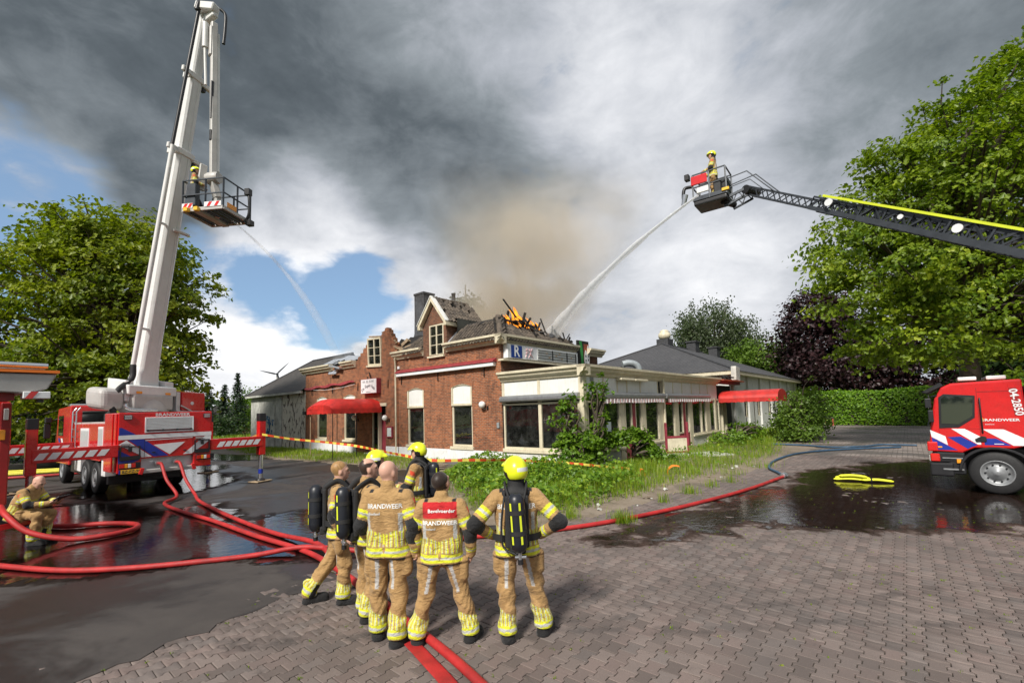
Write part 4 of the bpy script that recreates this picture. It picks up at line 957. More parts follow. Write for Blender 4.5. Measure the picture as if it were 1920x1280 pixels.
def uv_roof(name, V, faces, mat, parent):
    me = bpy.data.meshes.new(name); me.from_pydata(V, [], faces); me.materials.append(MATS[mat]); uvl = me.uv_layers.new(name='UVMap')
    for p in me.polygons:
        n = p.normal; ux = Vector((0, 0, 1)).cross(n).normalized(); uy = n.cross(ux)
        for li in p.loop_indices: co = me.vertices[me.loops[li].vertex_index].co; uvl.data[li].uv = (co.dot(ux), co.dot(uy))
    return link(bpy.data.objects.new(name, me), parent)
hr = uv_roof('roof', ev, [(0, 1, 5, 4), (3, 0, 4), (2, 3, 4, 5), (1, 2, 5)], 'hall_slate', hall)
for a, c in ((4, 5), (0, 4), (3, 4)): one('ridge_cap', 'charred_slate', hr, lambda b: b.tube([np.array(ev[a])+[0, 0, .02], np.array(ev[c])+[0, 0, .02]], .09, 6))
one('vent_chimney', 'charred_slate', hr, lambda b: b.box(ax+.3, ax+1.6, ay-.5, ay+.7, az-.4, az+.55))
one('vent_cowl', 'cream_paint', hr, lambda b: b.lathe([(.35, .0), (.55, .12), (.62, .35), (.58, .6), (.4, .72), (.45, .85), (.3, .95)], (ax+.95, ay+.1, az+.55), 14))
for x in (36.0, 43.5): one('chimney', 'charred_slate', hr, lambda b: (b.box(x, x+1.2, ay-.9, ay+.1, az-.8, az+.75), b.box(x-.12, x+1.32, ay-1.0, ay+.2, az+.75, az+.9)))
# ------------------------------------------------------------------ rendered shed at the far end of the brick house
shed = thing('rendered_shed', 'old grey rendered shed with peeling door and hipped tile roof', 'shed', HC, HROT)
sy0, sy1, sx1, se = 23.25, 33.4, 7.5, 4.15
one('wall', 'render_grey', shed, lambda b: (b.box(.05, sx1, sy0+4.1, sy1, -.3, se), b.box(.15, sx1, sy0, sy0+4.1, -.3, se-.02)))
one('pier', 'render_grey', shed, lambda b: b.box(-.03, .10, sy0+3.9, sy0+4.3, -.3, se-.01))
for a, c in ((sy0+.05, sy0+1.9), (sy0+1.95, sy0+3.85)): one('barn_door', 'peeling_paint', shed, lambda b: b.box(.02, .14, a, c, -.2, 3.3), .01)
one('door_head', 'peeling_paint', shed, lambda b: b.box(.04, .145, sy0, sy0+3.9, 3.32, se-.05))
one('blocked_door', 'render_grey', shed, lambda b: b.box(-.01, .05, sy0+5.2, sy0+7.0, -.2, 3.3), .01)
pm('graffiti_blue', (.05, .16, .30), .7, var=.4, scale=8); pm('moss_green', (.06, .16, .09), .8, var=.4)
r_ = random.Random(5)
for k in range(9):
    p0_ = (-.014, sy0+5.3+r_.uniform(0, 1.5), .9+r_.uniform(0, 1.2)); pts = [np.array(p0_)+np.array([0, r_.uniform(-.4, .4), r_.uniform(-.5, .5)])*(i > 0) for i in range(4)]
    one('graffiti', 'graffiti_blue', shed, lambda b: b.tube(spline(pts, 5), .045, 4))
sv = [(-.35, sy0-.0, se), (-.35, sy1+.35, se), (sx1+.35, sy1+.35, se), (sx1+.35, sy0, se), (sx1/2, sy0, se+3.0), (sx1/2, sy1-3.6, se+3.0)]
sr = uv_roof('roof', sv, [(0, 4, 5, 1), (1, 5, 2), (2, 5, 4, 3)], 'shed_tile', shed)
one('ridge_cap', 'charred_slate', sr, lambda b: (b.tube([sv[4], sv[5]], .1, 6), b.tube([sv[5], sv[1]], .09, 6)))
one('eave_board', 'render_grey', sr, lambda b: b.box(-.35, -.2, sy0+.02, sy1+.3, se-.16, se-.01))
# porch gate in front of the white front, door slab and step
gt = thing('porch_gate', 'maroon framed gate with a cream panel before the annex doors', 'gate', (7.75, 22.05, 0), RAD(12))
for x in (-.56, .56): one('post', 'maroon_paint', gt, lambda b: b.box(x-.05, x+.05, -.04, .04, 0, 1.52), .01)
one('rail', 'maroon_paint', gt, lambda b: (b.box(-.51, .51, -.03, .03, .78, .88), b.box(-.51, .51, -.03, .03, .08, .16)))
one('panel', 'cream_paint', gt, lambda b: b.box(-.51, .51, -.015, .015, .16, .78))
st = thing('door_step', 'weathered low concrete step in front of the porch gate', 'step', (7.9, 21.6, 0), RAD(12))
one('slab', 'render_grey', st, lambda b: (b.box(-1.2, 1.6, -.4, .3, -.02, .10), b.box(.5, 1.9, -1.0, -.45, -.02, .07)), .02)
# ================================================================== fire engines
pm('fire_red', (.60, .012, .014), .28, var=.08, scale=3, coat=.6, dirt=.22, dirtcol=(.18, .02, .015), rvar=.05)
pm('fire_red_dark', (.30, .012, .012), .45, var=.12, scale=4, dirt=.3, dirtcol=(.06, .02, .015))
pm('mark_white', (.78, .79, .80), .35, var=.04, scale=6, dirt=.2, dirtcol=(.4, .4, .4))
pm('mark_blue', (.015, .035, .30), .35, var=.08)
pm('boom_white', (.68, .68, .67), .40, var=.04, scale=2, dirt=.18, dirtcol=(.38, .37, .34), streak=.18)
pm('boom_grey', (.44, .43, .41), .45, var=.08, scale=2, dirt=.3, dirtcol=(.2, .19, .18))
pm('shutter_alu', (.62, .64, .65), .35, .25, var=.04, dirt=.2, dirtcol=(.3, .3, .3))
pm('black_rubber', (.010, .010, .011), .65, var=.25, scale=8, bump=.3, bscale=60)
pm('black_plastic', (.014, .014, .016), .42, var=.15)
pm('rim_steel', (.25, .26, .27), .45, .3, var=.12, dirt=.5, dirtcol=(.06, .05, .05))
pm('tail_red', (.60, .02, .015), .2, var=.15, coat=.5)
pm('lamp_amber', (.85, .32, .02), .2, var=.1, coat=.5)
pm('lamp_clear', (.78, .78, .76), .15, var=.05, coat=.6)
pm('plate_yellow', (.80, .48, .03), .45, var=.06)
pm('ladder_grey', (.055, .062, .072), .45, .45, var=.15, dirt=.3, dirtcol=(.02, .02, .02))
pm('hi_vis', (.62, .70, .03), .5, var=.06)
pm('warn_orange', (.85, .20, .02), .45, var=.08)
pm('board_wood', (.36, .27, .17), .8, var=.2, scale=6, dirt=.5)
pm('steel_chrome', (.60, .61, .63), .22, .9, var=.08)
pm('sling_yellow', (.66, .68, .03), .6, var=.12, bump=.3, bscale=80)
m, g = new_mat('cab_glass')
finish(g, g.n('ShaderNodeBsdfPrincipled', {'Base Color': (.012, .016, .016, 1), 'Roughness': .03, 'Specular IOR Level': 1.0, 'Coat Weight': 1.0, 'Coat IOR': 1.8}).outputs[0])

def wheel(parent, c, r=.52, w=.30, side=-1, axis='x', studs=10, spin=0.0):
    """tyre, rim and nuts; side is the outward sign on the axle axis"""
    x, y, z = c; T = []
    pr = [(r*.60, -w/2), (r*.90, -w/2), (r*.985, -w*.40), (r, -w*.28), (r, w*.28), (r*.985, w*.40), (r*.90, w/2), (r*.60, w/2)]
    ty = MB(); ty.lathe(pr, c, 36, 'x', cap=False); o = ty.build('wheel', 'black_rubber', parent)
    s = side; rb = MB(); k = s*w/2
    rb.lathe([(r*.60, k*.55), (r*.60, k*1.02), (r*.57, k*1.04), (r*.53, k*.90), (r*.46, k*.62), (r*.34, k*.60), (r*.30, k*.85), (r*.16, k*.88), (r*.14, k*1.0), (.01, k*1.0)], c, 30, 'x'); rb.build('rim', 'rim_steel', o)
    nb = MB()
    for i in range(studs):
        a = 2*math.pi*i/studs+spin; nb.lathe([(.020, k*.58), (.020, k*.82), (.010, k*.86)], (x, y+r*.40*math.cos(a), z+r*.40*math.sin(a)), 6, 'x', False)
    nb.build('wheel_nut', 'black_plastic', o)
    return o
def poly_on(name, mat, parent, pts, off, axis, parent_o=None):
    """flat marking: 2D points on a plane of constant x or y"""
    b = MB(); b.add([(off, u, v) if axis == 'x' else (u, off, v) for u, v in pts], [tuple(range(len(pts)))]); return b.build(name, mat, parent)

# ------------------------------------------------------------------ aerial platform engine seen from behind
TR0 = (-11.02, 14.72, 0.0); TROT = math.atan2(.8, .6)
tr = thing('aerial_platform_truck', 'red fire engine with a raised white telescopic boom and platform', 'fire engine', TR0, TROT)
_th = np.array([-.8, .6, 0]); _tx = np.array([.6, .8, 0])
def TL(p): v = np.array(p, float)-np.array(TR0); return np.array([v @ _tx, v @ _th, p[2]])
Z0, Z1 = .80, 2.61
one('body', 'fire_red', tr, lambda b: (b.box(-1.24, 1.24, .02, 1.55, 1.20, Z1), b.box(-1.24, -.66, .02, 1.55, Z0, 1.20), b.box(.72, 1.24, .02, 1.55, Z0, 1.20)), .025, 2)
one('side_body', 'fire_red', tr, lambda b: b.box(-1.22, 1.22, 1.56, 6.0, 1.15, 2.30), .03, 2)
one('deck', 'boom_grey', tr, lambda b: b.box(-1.2, 1.2, .1, 6.3, 2.612, 2.66) if False else b.box(-1.15, 1.15, 1.6, 6.3, 2.302, 2.36))
one('chassis', 'black_plastic', tr, lambda b: (b.box(-.45, .45, .3, 9.0, .62, .95), b.box(-1.0, 1.0, 2.1, 3.4, .3, .7), b.box(-1.15, -.6, 5.0, 6.6, .5, 1.1)), .02)
one('pump_recess', 'shutter_alu', tr, lambda b: b.box(-.66, .72, .18, .30, Z0+.05, 1.20))
one('bumper', 'boom_grey', tr, lambda b: b.box(-.66, .72, -.03, .30, .74, .86), .02)
one('bumper_edge', 'fire_red', tr, lambda b: (b.cbox((-.66, -.02, .82), (.10, .08, .20), rotm(0, .3, 0)), b.cbox((.72, -.02, .82), (.10, .08, .20), rotm(0, -.3, 0))), .01)
# rear markings, a few millimetres proud of the panel
yb = .012
def rear(name, mat, pts, k=0): return poly_on(name, mat, tr, pts, yb-.004*k, 'y')
rear('white_band', 'mark_white', [(-1.23, 1.80), (1.23, 1.80), (1.23, 1.93), (-1.23, 1.93)], 2)
rear('marking_blue', 'mark_blue', [(-1.22, 2.16), (-1.16, 2.16), (-.80, 1.93), (-1.22, 1.93)], 1)
rear('marking_blue', 'mark_blue', [(-1.0, 1.79), (-.62, 1.79), (.03, 1.24), (-.36, 1.24)], 1)
rear('marking_white', 'mark_white', [(-1.22, 1.66), (-1.04, 1.78), (-.40, 1.24), (-.66, 1.24), (-.68, 1.30)], 1)
rear('marking_blue', 'mark_blue', [(-1.22, 1.50), (-.72, 1.16), (-.90, 1.10), (-1.22, 1.10)], 1)
rear('marking_white', 'mark_white', [(-.37, 1.60), (.48, 1.64), (.06, 1.27)], 1)
rear('marking_white', 'mark_white', [(.42, 1.24), (.66, 1.24), (1.22, 1.66), (1.22, 1.86), (1.02, 1.78)], 1)
rear('marking_line', 'mark_white', [(-.58, 1.735), (.68, 1.755), (.68, 1.775), (-.58, 1.755)], 2)
rear('panel_gap', 'black_plastic', [(-.600, 1.20), (-.590, 1.20), (-.590, 1.79), (-.600, 1.79)], 3); rear('panel_gap', 'black_plastic', [(.690, 1.20), (.70, 1.20), (.70, 1.79), (.69, 1.79)], 3)
for z in (1.5,):
    for x in (-.36, .47): one('catch', 'black_plastic', tr, lambda b: b.cbox((x, .0, 1.37), (.09, .03, .03)), .006)
sh = one('rear_shutter', 'mark_white', tr, lambda b: (b.box(-.60, .70, -.004, .03, 1.98, 2.02), b.box(-.60, .70, -.004, .03, 2.42, 2.455), b.box(-.60, -.56, -.004, .03, 2.02, 2.42), b.box(.66, .70, -.004, .03, 2.02, 2.42)), .005)
for k in range(8): one('slat', 'shutter_alu', sh, lambda b: b.box(-.555, .655, -.002, .02, 2.065+k*.044, 2.065+k*.044+.040), .004)
one('shutter_bar', 'black_plastic', sh, lambda b: (b.box(-.56, .66, -.02, -.003, 2.03, 2.055), *[b.cbox((x, -.02, 2.05), (.05, .03, .05)) for x in (-.53, -.14, .24, .62)]))
text_obj('lettering', 'BRANDWEER', 'mark_white', tr, frame((.12, yb-.010, 2.522), (1, 0, 0), (0, 0, 1)), .135, bold=True, wscale=1.15)
for x in (-1.02, 1.08):
    l = one('beacon', 'black_plastic', tr, lambda b: b.box(x-.10, x+.10, -.02, .02, 2.40, 2.54), .01); one('lens', 'steel_chrome', l, lambda b: (b.box(x-.085, x+.085, -.028, -.021, 2.475, 2.525), b.box(x-.085, x+.085, -.028, -.021, 2.412, 2.462)))
for x0, x1, z0, z1 in ((-1.19, -.70, 1.18, 1.60), (.74, 1.18, 1.24, 1.68)):
    hct = one('hatch', 'black_plastic', tr, lambda b: (b.box(x0, x1, -.03, .01, z0, z0+.12), b.box(x0, x1, -.03, .01, z1-.03, z1), b.box(x0, x0+.03, -.03, .01, z0+.12, z1-.03), b.box(x1-.03, x1, -.03, .01, z0+.12, z1-.03)), .008)
    one('latch', 'black_plastic', hct, lambda b: b.cbox(((x0+x1)/2, -.02, z1-.10), (.09, .03, .13)), .01)
    one('top_lamp', 'steel_chrome', hct, lambda b: b.box(x0+.02, x0+.24, -.03, .01, z1+.02, z1+.09), .01)
for x0, z0 in ((-1.20, .95), (.80, 1.03)):
    tl = one('tail_light', 'black_plastic', tr, lambda b: b.box(x0-.01, x0+.52, -.02, .015, z0-.02, z0+.16), .01)
    for a, c, mt in ((0, .13, 'tail_red'), (.13, .21, 'lamp_amber'), (.21, .29, 'lamp_clear'), (.29, .40, 'tail_red')): one('lens', mt, tl, lambda b: b.box(x0+a+.004, x0+c-.004, -.035, -.018, z0+.01, z0+.13), .006)
pl_ = one('number_plate', 'plate_yellow', tr, lambda b: b.box(-1.16, -.66, -.03, -.01, .785, .905), .004)
one('plate_band', 'mark_blue', pl_, lambda b: b.box(-1.20, -1.162, -.031, -.01, .785, .905))
text_obj('plate_text', 'BZ-FZ-95', 'print_dark', pl_, frame((-.905, -.034, .845), (1, 0, 0), (0, 0, 1)), .115, bold=True)
for x in (-.24, .23): one('hose_port', 'steel_chrome', tr, lambda b: b.lathe([(.09, -.12), (.09, .04), (.06, .05), (.06, .18)], (x, .0, 1.02), 14, 'y'))
# left flank: lockers, ladder, wheels
for y0, y1, z0, z1 in ((1.75, 2.35, 1.55, 2.20), (3.6, 4.8, 1.30, 2.15)):
    lk = one('side_shutter', 'mark_white', tr, lambda b: b.box(-1.235, -1.20, y0, y1, z0, z1), .006)
    for k in range(int((z1-z0-.1)/.06)): one('slat', 'shutter_alu', lk, lambda b: b.box(-1.242, -1.236, y0+.04, y1-.04, z0+.05+k*.06, z0+.05+k*.06+.054))
one('flank_band', 'mark_white', tr, lambda b: b.box(-1.228, -1.221, 1.6, 5.95, 1.40, 1.50))
one('lower_locker', 'mark_white', tr, lambda b: (b.box(-1.18, -.9, 1.60, 2.05, .62, 1.12), b.box(-1.18, -.9, 4.9, 5.8, .6, 1.12)), .01)
one('rear_column', 'fire_red', tr, lambda b: (b.box(-1.28, -1.245, .10, .32, .85, 2.58), b.box(-1.28, -1.245, .50, .60, .85, 2.58)), .008)
fl_ = MB()
for y in (5.15, 5.75): fl_.tube([(-1.30, y, 1.25), (-1.30, y, 2.75), (-1.20, y, 2.9)], .022, 6)
for z in np.arange(1.3, 2.7, .27): fl_.tube([(-1.30, 5.15, z), (-1.30, 5.75, z)], .016, 6)
fl_.build('access_ladder', 'steel_chrome', tr)
for y in (2.75,):
    for s in (-1, 1): wheel(tr, (s*1.05, y, .52), side=s)
for s in (-1, 1): wheel(tr, (s*1.07, 7.75, .52), side=s); wheel(tr, (s*1.05, 4.15, .52), side=s)
one('mudguard', 'fire_red', tr, lambda b: (b.box(-1.22, -.9, 2.12, 3.38, 1.08, 1.14), b.box(-1.22, -.9, 7.1, 8.4, 1.06, 1.12)), .02)
cab = one('cab', 'fire_red', tr, lambda b: b.prism([(6.55, .75), (9.15, .75), (9.2, 1.7), (8.85, 2.95), (6.55, 3.02)], -1.23, 1.23, 'x'), .06, 3)
one('cab_window', 'cab_glass', cab, lambda b: b.box(-1.238, -1.225, 7.7, 8.65, 1.85, 2.65), .004); one('rear_window', 'cab_glass', cab, lambda b: b.box(-.9, .9, 6.53, 6.545, 2.0, 2.8), .004)
poly_on('cab_marking', 'mark_white', cab, [(7.2, 1.2), (7.5, 1.2), (8.1, 1.75), (7.8, 1.75)], -1.237, 'x'); poly_on('cab_marking', 'mark_blue', cab, [(7.6, 1.1), (7.9, 1.1), (8.6, 1.75), (8.3, 1.75)], -1.237, 'x')
one('mirror', 'black_plastic', cab, lambda b: (b.box(-1.62, -1.42, 8.9, 9.0, 1.75, 2.35), b.bar((-1.2, 8.9, 2.55), (-1.52, 8.95, 2.4), .04), b.box(-1.60, -1.40, 8.85, 9.05, 2.38, 2.60)), .02)
one('light_bar', 'steel_chrome', cab, lambda b: b.box(-1.0, 1.0, 8.1, 8.5, 3.0, 3.13), .03)
# outriggers
def outrigger(y, s, x1, ang=0.0):
    o = bpy.data.objects.new('outrigger', None); link(o, tr)
    one('beam', 'fire_red', o, lambda b: b.box(min(s*1.22, s*x1), max(s*1.22, s*x1), y-.16, y+.12, 1.30, 1.66), .012)
    n = 6
    for k in range(n):
        c = s*(1.55+(x1-1.75)*k/(n-1)); poly_on('white_block', 'mark_white', o, [(c-.11-.05, 1.38), (c+.07-.05, 1.38), (c+.13, 1.56), (c-.05, 1.56)], y-.164, 'y')
    one('leg_case', 'fire_red', o, lambda b: b.box(s*x1-.11, s*x1+.11, y-.15, y+.11, .98, 2.42), .015)
    one('leg_top', 'black_plastic', o, lambda b: b.box(s*x1-.115, s*x1+.115, y-.155, y+.115, 2.20, 2.50), .015)
    one('leg_jack', 'steel_chrome', o, lambda b: b.lathe([(.075, .12), (.075, 1.05)], (s*x1, y-.02, 0), 14))
    one('leg_band', 'mark_blue', o, lambda b: b.lathe([(.078, .30), (.078, .46)], (s*x1, y-.02, 0), 14))
    one('foot', 'black_plastic', o, lambda b: b.lathe([(.16, .045), (.16, .09), (.06, .14)], (s*x1, y-.02, 0), 14))
    bd = thing('jack_pad', f'wooden pad under the {dict([((0.15,1),"outrigger beside the barrier tape"),((0.15,-1),"outrigger near the seated man"),((5.42,1),"outrigger behind the pump hoses"),((5.42,-1),"outrigger by the yellow hoses")])[(y,s)]}', 'pad', group='outrigger pads')
    wp = np.array(TR0)+_tx*(s*x1)+_th*y; bd.location = (wp[0], wp[1], 0); bd.rotation_euler = (0, 0, TROT+.3)
    one('board', 'board_wood', bd, lambda b: b.box(-.32, .32, -.25, .25, .0, .042), .008)
outrigger(.15, 1, 2.92); outrigger(.15, -1, 3.02); outrigger(5.42, 1, 3.1); outrigger(5.42, -1, 3.0)
# turntable and boom
one('turntable_ring', 'black_plastic', tr, lambda b: b.lathe([(.95, 2.35), (.95, 2.62), (.85, 2.72)], (.15, 3.75, 0), 28))
BZ = np.array([.45, -.30, 0]); 
def oct_ring(c, ax, ux, w_, d_, ch):
    uy = np.cross(ax, ux); pts = []
    for sx, sy in ((-1, -1), (1, -1), (1, 1), (-1, 1)):
        a, bq = (sx*(w_/2-ch), sy*d_/2), (sx*w_/2, sy*(d_/2-ch))
        pts += [a, bq] if sx*sy < 0 else [bq, a]
    return [np.array(c)+ux*u+uy*v for u, v in pts]
B0, B1 = np.array([.22, 3.75, 3.35]), np.array([1.36, 1.98, 18.35])
bax = (B1-B0)/np.linalg.norm(B1-B0); BL = np.linalg.norm(B1-B0)
bux = np.array([.93, .36, 0]); bux -= bax*(bux @ bax); bux /= np.linalg.norm(bux)     # across the boom
buy = np.cross(bax, bux)
def sect(b, t0, t1, w0, d0, w1=None, d1=None, ch=.09):
    w1 = w1 or w0; d1 = d1 or d0
    b.grid(np.array([oct_ring(B0+bax*t0, bax, bux, w0, d0, ch), oct_ring(B0+bax*t1, bax, bux, w1, d1, ch)]), False, True)
    for t, ww, dd in ((t0, w0, d0), (t1, w1, d1)): b.add(oct_ring(B0+bax*t, bax, bux, ww, dd, ch), [tuple(range(8))])
boom = bpy.data.objects.new('boom', None); link(boom, tr); tag(boom, 'long white telescopic boom in three sections')
S1 = MB(); sect(S1, -.1, 1.0, 1.00, .70, .66, .56); sect(S1, 1.0, 9.35, .66, .56, .58, .50); s1 = S1.build('boom_section', 'boom_white', boom)
S2_ = MB(); sect(S2_, 9.3, 12.45, .47, .42, .45, .40, .06); S2_.build('boom_section', 'boom_white', boom)
S3 = MB(); sect(S3, 12.4, 15.15, .36, .33, .34, .31, .05); S3.build('boom_section', 'boom_white', boom)
def bp_(t, u, v): return B0+bax*t+bux*u+buy*v
rb = MB()      # pressed ribs along the sides
for t0, t1, w_, d_ in ((.9, 9.2, .64, .54), (9.5, 12.3, .46, .41), (12.6, 15.0, .35, .32)):
    for u in (-.22, .22): rb.bar(bp_(t0, u*w_, -d_/2-.006), bp_(t1, u*w_*.94, -d_/2*.96-.004), .05, .02, up=buy)
    rb.bar(bp_(t0, w_/2+.002, -.12), bp_(t1, w_/2*.95+.002, -.12), .03, .07, up=bux); rb.bar(bp_(t0, w_/2+.002, .15), bp_(t1, w_/2*.95+.002, .15), .03, .05, up=bux)
rb.build('rib', 'boom_white', boom)
for t, w_, d_ in ((9.35, .68, .60), (12.45, .54, .48)):
    cl = MB(); cl.cbox(bp_(t, 0, 0), (w_, d_, .22), np.stack([bux, buy, bax], 1)); cl.cbox(bp_(t-.02, w_/2+.26, -.05), (.62, .16, .17), np.stack([bux, buy, bax], 1)); cl.cbox(bp_(t+.02, -w_/2-.14, -.15), (.36, .12, .2), np.stack([bux, buy, bax], 1))
    cl.build('collar', 'boom_white', boom, .02)
    one('collar_roller', 'black_plastic', boom, lambda b: b.cbox(bp_(t-.22, w_/2+.12, -.05), (.14, .18, .16), np.stack([bux, buy, bax], 1)), .02)
one('mid_bracket', 'boom_white', boom, lambda b: b.cbox(bp_(6.3, .24, -.36), (.60, .14, .10), np.stack([bux, buy, bax], 1)), .02)
pq = MB(); pq.tube([bp_(t, -.62+(.010*t), -.24) for t in (1.0, 4.0, 7.0, 9.4)], .08, 10); pq.build('water_pipe', 'boom_white', boom)
pq = MB(); pq.tube([bp_(t, -.53+.025*(t-9.4), -.22) for t in (9.4, 11, 13, 15.1)], .06, 10); pq.build('water_pipe_inner', 'black_plastic', boom)
for t in (2.4, 6.4, 9.3): one('pipe_clip', 'boom_white', boom, lambda b: b.bar(bp_(t, -.60, -.24), bp_(t, -.28, -.22), .06, .08))
one('pipe_clip', 'boom_white', boom, lambda b: b.bar(bp_(12.45, -.46, -.22), bp_(12.45, -.2, -.16), .08, .12))
one('boom_hose', 'black_rubber', boom, lambda b: b.tube(spline([bp_(1.05, -.61, -.24), bp_(.55, -.66, -.34), bp_(.10, -1.15, -.5), bp_(-.5, -1.30, -.6), bp_(-.95, -.95, -.75), bp_(-1.05, -.62, -.85)], 8), .095, 10))
one('hose_ring', 'hi_vis', boom, lambda b: b.tube([bp_(-.62, -1.22, -.62), bp_(-.70, -1.17, -.65)], .102, 10))
one('lift_cylinder', 'steel_chrome', boom, lambda b: b.tube([bp_(1.6, .45, .1), bp_(4.9, .37, .05)], .045, 10)); one('cylinder_case', 'boom_white', boom, lambda b: b.tube([bp_(.1, .54, .12), bp_(1.9, .445, .1)], .08, 10))
_v = text_geo('ZUTPHEN', .42, False, spacing=1.1); Mt = frame(bp_(5.6, .4515, .02), bax, -buy) ; 
text_obj('lettering', 'ZUTPHEN', 'print_dark', boom, frame(bp_(5.9, .3245, .0), bax, buy), .24, wscale=1.1)
# turret under the boom
tu = MB(); prof = [(2.68, .90, .85, 0), (2.95, .92, .82, 0), (3.25, .86, .70, 0), (3.45, .78, .55, .05)]
ring = lambda z, w_, d_, o_: [np.array([.18, 3.70, z])+bux*sx+buy*sy for sx, sy in [(w_*math.cos(a)*min(1, 1.25), d_*math.sin(a)) for a in np.linspace(0, 2*math.pi, 20, endpoint=False)]]
tu.grid(np.array([ring(*p) for p in prof]), True, True); tu.add(ring(*prof[-1]), [tuple(range(20))]); tur = tu.build('turret', 'boom_grey', tr)
one('turret_cover', 'boom_white', tur, lambda b: (b.cbox(np.array([.20, 3.66, 3.52])-buy*.42, (1.75, .42, .34), np.stack([bux, buy, [0, 0, 1]], 1)), b.cbox(np.array([.20, 3.66, 3.46])+bux*.72, (.34, .9, .85), np.stack([bux, buy, [0, 0, 1]], 1)), b.cbox(np.array([.20, 3.66, 3.46])-bux*.72, (.30, .9, .75), np.stack([bux, buy, [0, 0, 1]], 1))), .06, 3)
one('turret_front', 'boom_grey', tur, lambda b: b.cbox(np.array([.20, 3.66, 3.10])-buy*.52, (1.45, .30, .55), np.stack([bux, buy, [0, 0, 1]], 1)), .08, 3)
for k in (-.52, .52): one('amber_lamp', 'lamp_amber', tur, lambda b: b.cbox(np.array([.20, 3.66, 3.44])-buy*.64+bux*k, (.20, .03, .08), np.stack([bux, buy, [0, 0, 1]], 1)), .01)
one('slew_motor', 'boom_grey', tur, lambda b: (b.cbox(np.array([.05, 3.7, 3.15])-bux*1.15-buy*.2, (.75, .9, .75), np.stack([bux, buy, [0, 0, 1]], 1)),), .26, 5)
one('exhaust', 'steel_chrome', tur, lambda b: b.tube(spline([np.array([.1, 3.6, 3.02])-bux*.92-buy*.72, np.array([.1, 3.6, 2.86])-bux*.85-buy*.76, np.array([.1, 3.6, 2.82])-bux*.4-buy*.80, np.array([.1, 3.6, 2.82])+bux*.1-buy*.78], 6), .06, 8))
one('operator_seat', 'fire_red', tur, lambda b: (b.cbox(np.array([.2, 3.7, 3.18])+bux*1.62-buy*.25, (.98, .7, .72), np.stack([bux, buy, [0, 0, 1]], 1)),), .03, 2)
one('seat_guard', 'shutter_alu', tur, lambda b: (b.cbox(np.array([.2, 3.7, 3.15])+bux*1.02-buy*.3, (.16, .5, .75), np.stack([bux, buy, [0, 0, 1]], 1)), b.cbox(np.array([.2, 3.7, 2.78])+bux*1.55-buy*.3, (1.25, .7, .06), np.stack([bux, buy, [0, 0, 1]], 1)), b.bar(np.array([.2, 3.7, 2.8])+bux*1.5-buy*.65, np.array([.2, 3.7, 3.02])+bux*1.05-buy*.65, .05)), .01)
one('round_badge', 'mark_white', tur, lambda b: b.lathe([(.07, 0), (.07, .012)], np.array([.2, 3.7, 3.12])+bux*1.55-buy*.60, 14, R=np.stack([bux, np.array([0, 0, 1.]), -buy], 1)))
# head, hanging arm and platform
hd = B1; H0 = np.array([1.46, 1.16, 17.9]); A0 = np.array([1.44, 1.21, 17.6]); A1 = np.array([1.50, 1.13, 11.45])
one('boom_head', 'boom_white', boom, lambda b: (b.bar(hd-bux*.28+[0, 0, .05], H0+[.0, -.05, .25], .34, .30), b.bar(hd+bux*.0-bax*.4, H0+[0, 0, .1], .22, .28)), .03)
one('pulley', 'black_plastic', boom, lambda b: (b.tube(spline([hd-bux*.45-buy*.2-bax*.25, hd-bux*.40-buy*.2+bax*.10, hd-bux*.2-buy*.2+bax*.12], 5), .08, 8), b.tube(spline([H0+[.12, -.15, .25], H0+[.25, -.25, .05], H0+[.25, -.25, -.55], H0+[.22, -.22, -1.15]], 6), .06, 8)))
arm = one('hanging_arm', 'boom_grey', tr, lambda b: (b.bar(A0, A1, .19, .22), b.bar(A0+[-.02, .02, -.2], A0+[-.02, .02, -1.4], .24, .27)), .03)
one('arm_cylinder', 'boom_white', arm, lambda b: (b.tube([A0+[-.25, .12, -.1], A0+[-.25, .12, -1.1]], .10, 10), b.tube([A0+[-.25, .12, -1.1], A0+[-.2, .1, -2.6]], .05, 8)))
one('arm_slot', 'black_plastic', arm, lambda b: (b.cbox(A0+[-.05, -.11, -3.2], (.10, .05, 1.5)), b.cbox(A0+[-.02, -.10, -4.6], (.16, .1, .4))), .01)
one('arm_rail', 'boom_white', arm, lambda b: b.bar(A0+[.12, -.05, -.4], A1+[.12, -.05, .2], .05, .12))
pf_ = bpy.data.objects.new('platform', None); link(pf_, tr); tag(pf_, 'railed rescue platform hanging under the folded arm')
PC = np.array([1.62, .98, 9.86]); PA = RAD(-60); PWU = .80
px_, py_ = np.array([math.cos(PA), math.sin(PA), 0]), np.array([-math.sin(PA), math.cos(PA), 0])
def pp(u, v, z): return PC+px_*u+py_*v+np.array([0, 0, z])
PR_ = np.stack([px_, py_, [0, 0, 1]], 1)
one('rotator', 'boom_grey', pf_, lambda b: (b.lathe([(.17, -.24), (.22, -.18), (.22, .18), (.17, .24)], A1+[.0, -.05, -.12], 18, R=PR_ @ rotm(0, math.pi/2, 0)), b.bar(A1+[0, 0, -.2], pp(-.1, .1, .75), .34, .22), b.prism([(-.25, .7), (.25, .7), (.1, .1), (-.1, .1)], 0, 0.01, 'y') if False else b.bar(pp(-.1, .1, .95), pp(-.1, .1, .0), .26, .2)), .03)
one('side_fin', 'boom_grey', pf_, lambda b: b.bar(A1+[-.28, .1, .35], A1+[-.36, .15, -.65], .10, .24), .02)
for v in (-.70, .70): one('floor_beam', 'boom_grey', pf_, lambda b: b.bar(pp(-PWU, v, 0), pp(PWU, v, 0), .07, .12))
